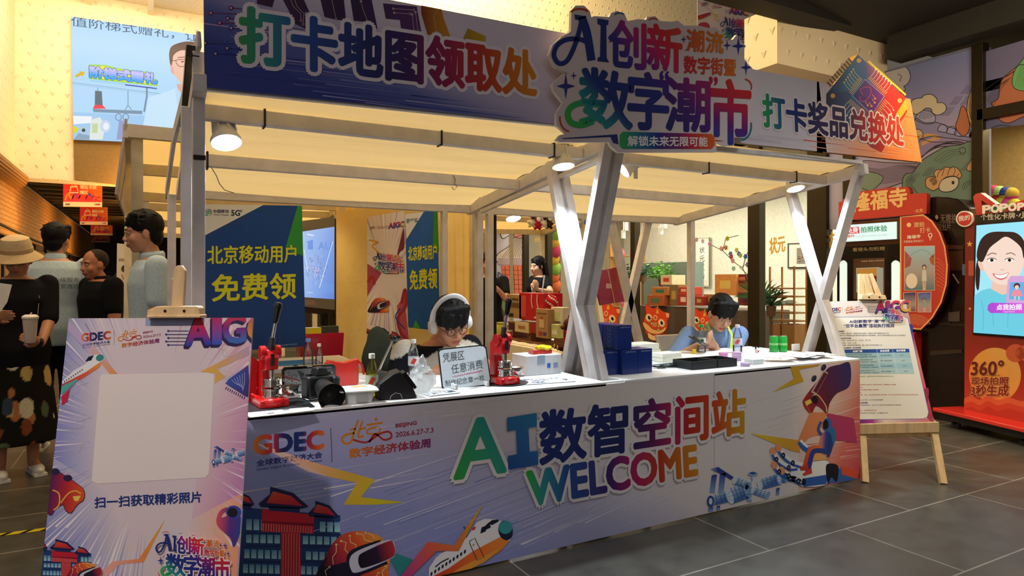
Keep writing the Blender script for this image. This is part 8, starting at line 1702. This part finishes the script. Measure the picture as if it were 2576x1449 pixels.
gbox(1275,1312,740,800,'#a8875a','tall brown carton printed with dark text left of the red gift bag',parts=[(.5,.8,.6,.08,'#5a4028'),(.5,.55,.7,.2,'#6a4c30'),(.3,.12,.3,.14,'#2a1f18')])
t,w_,h_,d_ = gbox(1306,1366,736,806,'#c8202c','large red gift bag with white rope handles on the goods table','bag',.22,PVC,name='gift_bag',parts=[(.2,.5,.22,.8,'#d84a50'),(.75,.12,.2,.06,'#f0e0e0')])
for s in (.55,.78): MB('#e8e0d8').tube([(-d_ / 2 - .004,w_ * (.5 - s),h_ * .95),(-d_ / 2 - .015,w_ * (.5 - s) - .015,h_ * .7),(-d_ / 2 - .012,w_ * (.5 - s) - .03,h_ * .45)],.005,6).build('rope_handle',PLAIN,t)
gbox(1348,1378,776,850,'#b08a60','brown carton with a red-capped jar picture in front of the goods rack',dep=.1,X=XT + .03,parts=[(.5,.85,.8,.04,'#7a5a3a'),(.5,.5,.4,.3,'#d8b890'),(.5,.68,.25,.06,'#c02a2a'),(.4,.15,.3,.14,'#b03a3a'),(.75,.15,.25,.12,'#5a3a7a')])
gbox(1386,1416,772,808,'#d8d0b8','kraft pouch with green label right of the brown carton','pouch',.08,X=XT + .1,name='pouch',parts=[(.4,.4,.6,.5,'#c8d890')]); gbox(1295,1330,808,836,'#d8c498','clear pouch of beige sweets under the rack','pouch',.08,name='pouch',parts=[(.5,.5,.5,.3,'#a87a4a')]); gbox(1386,1404,815,850,'#c8d090','green and white striped card box below the kraft pouch','box',.08,parts=[(.5,.4,.7,.3,'#f0f0e0')]); gbox(1332,1350,812,838,'#a02a24','small dark red box beside the beige pouch','box',.08)
for i,(px,col,cc,lb) in enumerate(((1258,'#c8c850','#b8b040','large jar of yellow sweets at the left end of the goods table'),(1270,'#d8c8a8','#c03a2a','small jar with red label beside the yellow jar'),(1283,'#b04a3a','#e8d8c0','third small jar from the left on the goods table'),(1378,'#8a2a2a','#d8c8a0','dark red tin between the brown carton and kraft pouch'))):
    p_ = onX(px,832 + (px - 1250) * .15 if px < 1300 else 850,XT + .1); r_ = .055 if i == 0 else .032; t = thing('jar',(p_.x,p_.y,GZ if i < 3 else GZ + .18),lb,'jar','jars on the goods table'); MB(col).lathe([(r_ * .9,0),(r_,.01),(r_,r_ * 2.2),(r_ * .8,r_ * 2.5)],n=20).build('body',PVC,t); MB(cc).lathe([(r_ * .86,r_ * 2.5),(r_ * .86,r_ * 2.9),(0,r_ * 2.92)],n=18).build('lid',PLAIN,t)
p_ = onX(1382,762,XT + .15); mb = MB('#b8202a').ball((0,0,0),.085,n=26,m=18); mb.v = [v * (1 + .2 * noise.noise(v * 30)) for v in mb.v]; mb.c = [C('#b8202a') if (i * 7) % 5 else C('#e8e4e4') for i in range(len(mb.c))]; o = mb.build('fabric_ball',CLOTH,place=p_,smooth=30); tag(o,'ruffled red and white fabric ball on the goods rack','fabric ball')
p_ = onX(1426,868,XT - .02); t = thing('teddy_bear',(p_.x + .06,p_.y,GZ),'brown teddy bear with a red scarf at the near end of the goods table','soft toy',rz=R(-20))
MB('#4a2818').ball((0,0,.09),(.07,.08,.1),n=18,m=12).ball((-.02,0,.22),(.065,.075,.065),n=18,m=12).build('body',CLOTH,t)
for s in (-1,1): MB('#5a3018').ball((-.01,s * .055,.285),(.018,.024,.024)).build('ear',CLOTH,t); MB('#4a2818').ball((-.08,s * .06,.03),(.07,.032,.032)).build('leg',CLOTH,t); MB('#c8a078').ball((-.148,s * .06,.032),(.006,.024,.024)).build('paw_pad',CLOTH,t)
MB('#7a5030').ball((-.08,0,.205),(.03,.03,.024)).build('muzzle',CLOTH,t); MB('#c01f28').lathe([(.06,-.02),(.074,0),(.06,.02)],(-.01,0,.165),n=20).box((-.07,.02,.12),(.01,.04,.08)).build('scarf',CLOTH,t)
# hanging soft toys
for i,(px,py,c1,c2,lb) in enumerate(((1338,546,'#d8c8a8','#3a2a20','cream hanging soft toy, leftmost of the row under the rear roof'),(1352,552,'#b81f24','#f0e8e0','red hanging soft toy with a white face under the rear roof'),(1368,548,'#e0d4b8','#3a2a20','cream hanging soft toy between the red and brown ones'),(1381,550,'#4a2a1c','#e8dcd0','dark brown hanging soft toy with a white face'),(1456,548,'#e0d4b8','#2a1f1c','cream hanging soft toy right of the middle crossed legs'))):
    p_ = onY(px,py,6.6); t = thing('hanging_toy',p_,lb,'soft toy','row of hanging soft toys'); MB(c1).ball((0,0,.0),(.045,.035,.05),n=14,m=10).ball((0,0,-.065),(.042,.035,.045),n=14,m=10).ball((-.03,0,-.105),.018,n=10,m=6).ball((.03,0,-.105),.018,n=10,m=6).ball((-.045,0,-.06),.018,n=10,m=6).ball((.045,0,-.06),.018,n=10,m=6).ball((-.03,0,.045),.016,n=10,m=6).ball((.03,0,.045),.016,n=10,m=6).build('plush',CLOTH,t)
    MB(c2).ball((0,-.03,0),(.03,.012,.03),n=12,m=8).build('face',CLOTH,t); MB('#2a2420').tube([(0,0,.04),(0,0,.2)],.003,5).build('cord',PLAIN,t)
a = onY(1325,520,6.6); c = onY(1475,520,6.6); tag(MB('#d8cba8').beam((a.x,6.6,a.z + .07),(c.x + .2,6.6,a.z + .07),.04,.06).beam((a.x + .05,6.6,a.z + .07),(a.x + .05,7.4,a.z + .07),.04,.04).build('hanging_rail',PAINTED),'pale timber rail with soft toys hanging from it under the rear roof','rail')
p_ = onY(1484,553,6.4); t = thing('hanging_bag',p_,'light blue hanging bag right of the middle crossed legs','bag'); MB('#5a8ac0').ball((0,0,-.02),(.09,.03,.06),n=20,m=12).build('bag',CLOTH,t); MB('#2a2a2a').tube([(0,0,.03),(0,.2,.17)],.003,5).build('cord',PLAIN,t); MB('#e8f0f0').tube([(-.03,-.035,.02),(-.03,-.035,-.02),(0,-.038,-.03),(.02,-.036,0)],.008,6).build('strap',CLOTH,t)
# yellow and black floor tape
a,c = bz(-60,1357,.0),bz(150,1330,.0); d_ = (c - a); L_ = d_.length; d_.normalize(); n_ = Vector((-d_.y,d_.x,0)); mb = MB()
for i in range(12):
    u0,u1 = L_ * i / 12,L_ * (i + 1) / 12; mb.add([a + d_ * u0 + n_ * .0 + Vector((0,0,.0015)),a + d_ * u1 + Vector((0,0,.0015)),a + d_ * (u1 + .03) + n_ * .045 + Vector((0,0,.0015)),a + d_ * (u0 + .03) + n_ * .045 + Vector((0,0,.0015))],[(0,1,2,3)],col='#d8c420' if i % 3 else '#1a1814')
tag(mb.build('floor_tape',PLAIN,smooth=0),'yellow and black striped tape on the floor at the lower left','tape')
# ================================================================ small pieces go under the part that carries them
SUBS = {'lens': 'lamp_head','heat_sink': 'lamp_head','label_mark': 'label','grip': 'lever_rod','iris': 'eye','eyelid': 'eye','cheek': 'frame','slot': 'frame','front_glass': 'lens_barrel','lens_hood': 'lens_barrel','lens_ring': 'lens_barrel','prism_housing': 'body','dial': 'body',
        'spout': 'lid','side_lettering': 'carton','front_lettering': 'carton','caster': 'base','letters': 'ribbon','ear_cup': 'headband','slider': 'headband','collar': 'shirt','back_lettering': 'shirt','rope_handle': 'body','paw_pad': 'leg','knob': 'lever','edge_strip': 'tabletop',
        'screw': 'clamp','clamp_lip': 'clamp','strap_lettering': 'strap_end','print': 'frame','flap': 'housing','foot': 'board','wristwatch': 'body','blue_mark': 'box','printed_lines': 'box','tape': 'box','black_tape': 'post','cable_tie': 'rail','tape_scrap': 'rail'}
def ctr(o):
    return o.matrix_parent_inverse @ o.matrix_basis @ (sum((Vector(c) for c in o.bound_box),Vector()) / 8)
for T in [o for o in SC.objects if o.parent is None and o.children]:
    kids = list(T.children); nm = lambda o: o.name.split('.')[0]
    for k in kids:
        cand = [q for q in kids if nm(q) == SUBS.get(nm(k)) and q.parent == T]
        if cand and not (nm(k) == 'label' and False):
            q = min(cand,key=lambda c: (ctr(c) - ctr(k)).length); W_q = q.matrix_parent_inverse @ q.matrix_basis; pi = W_q.inverted() @ k.matrix_parent_inverse
            k.parent = q; k.matrix_parent_inverse = pi
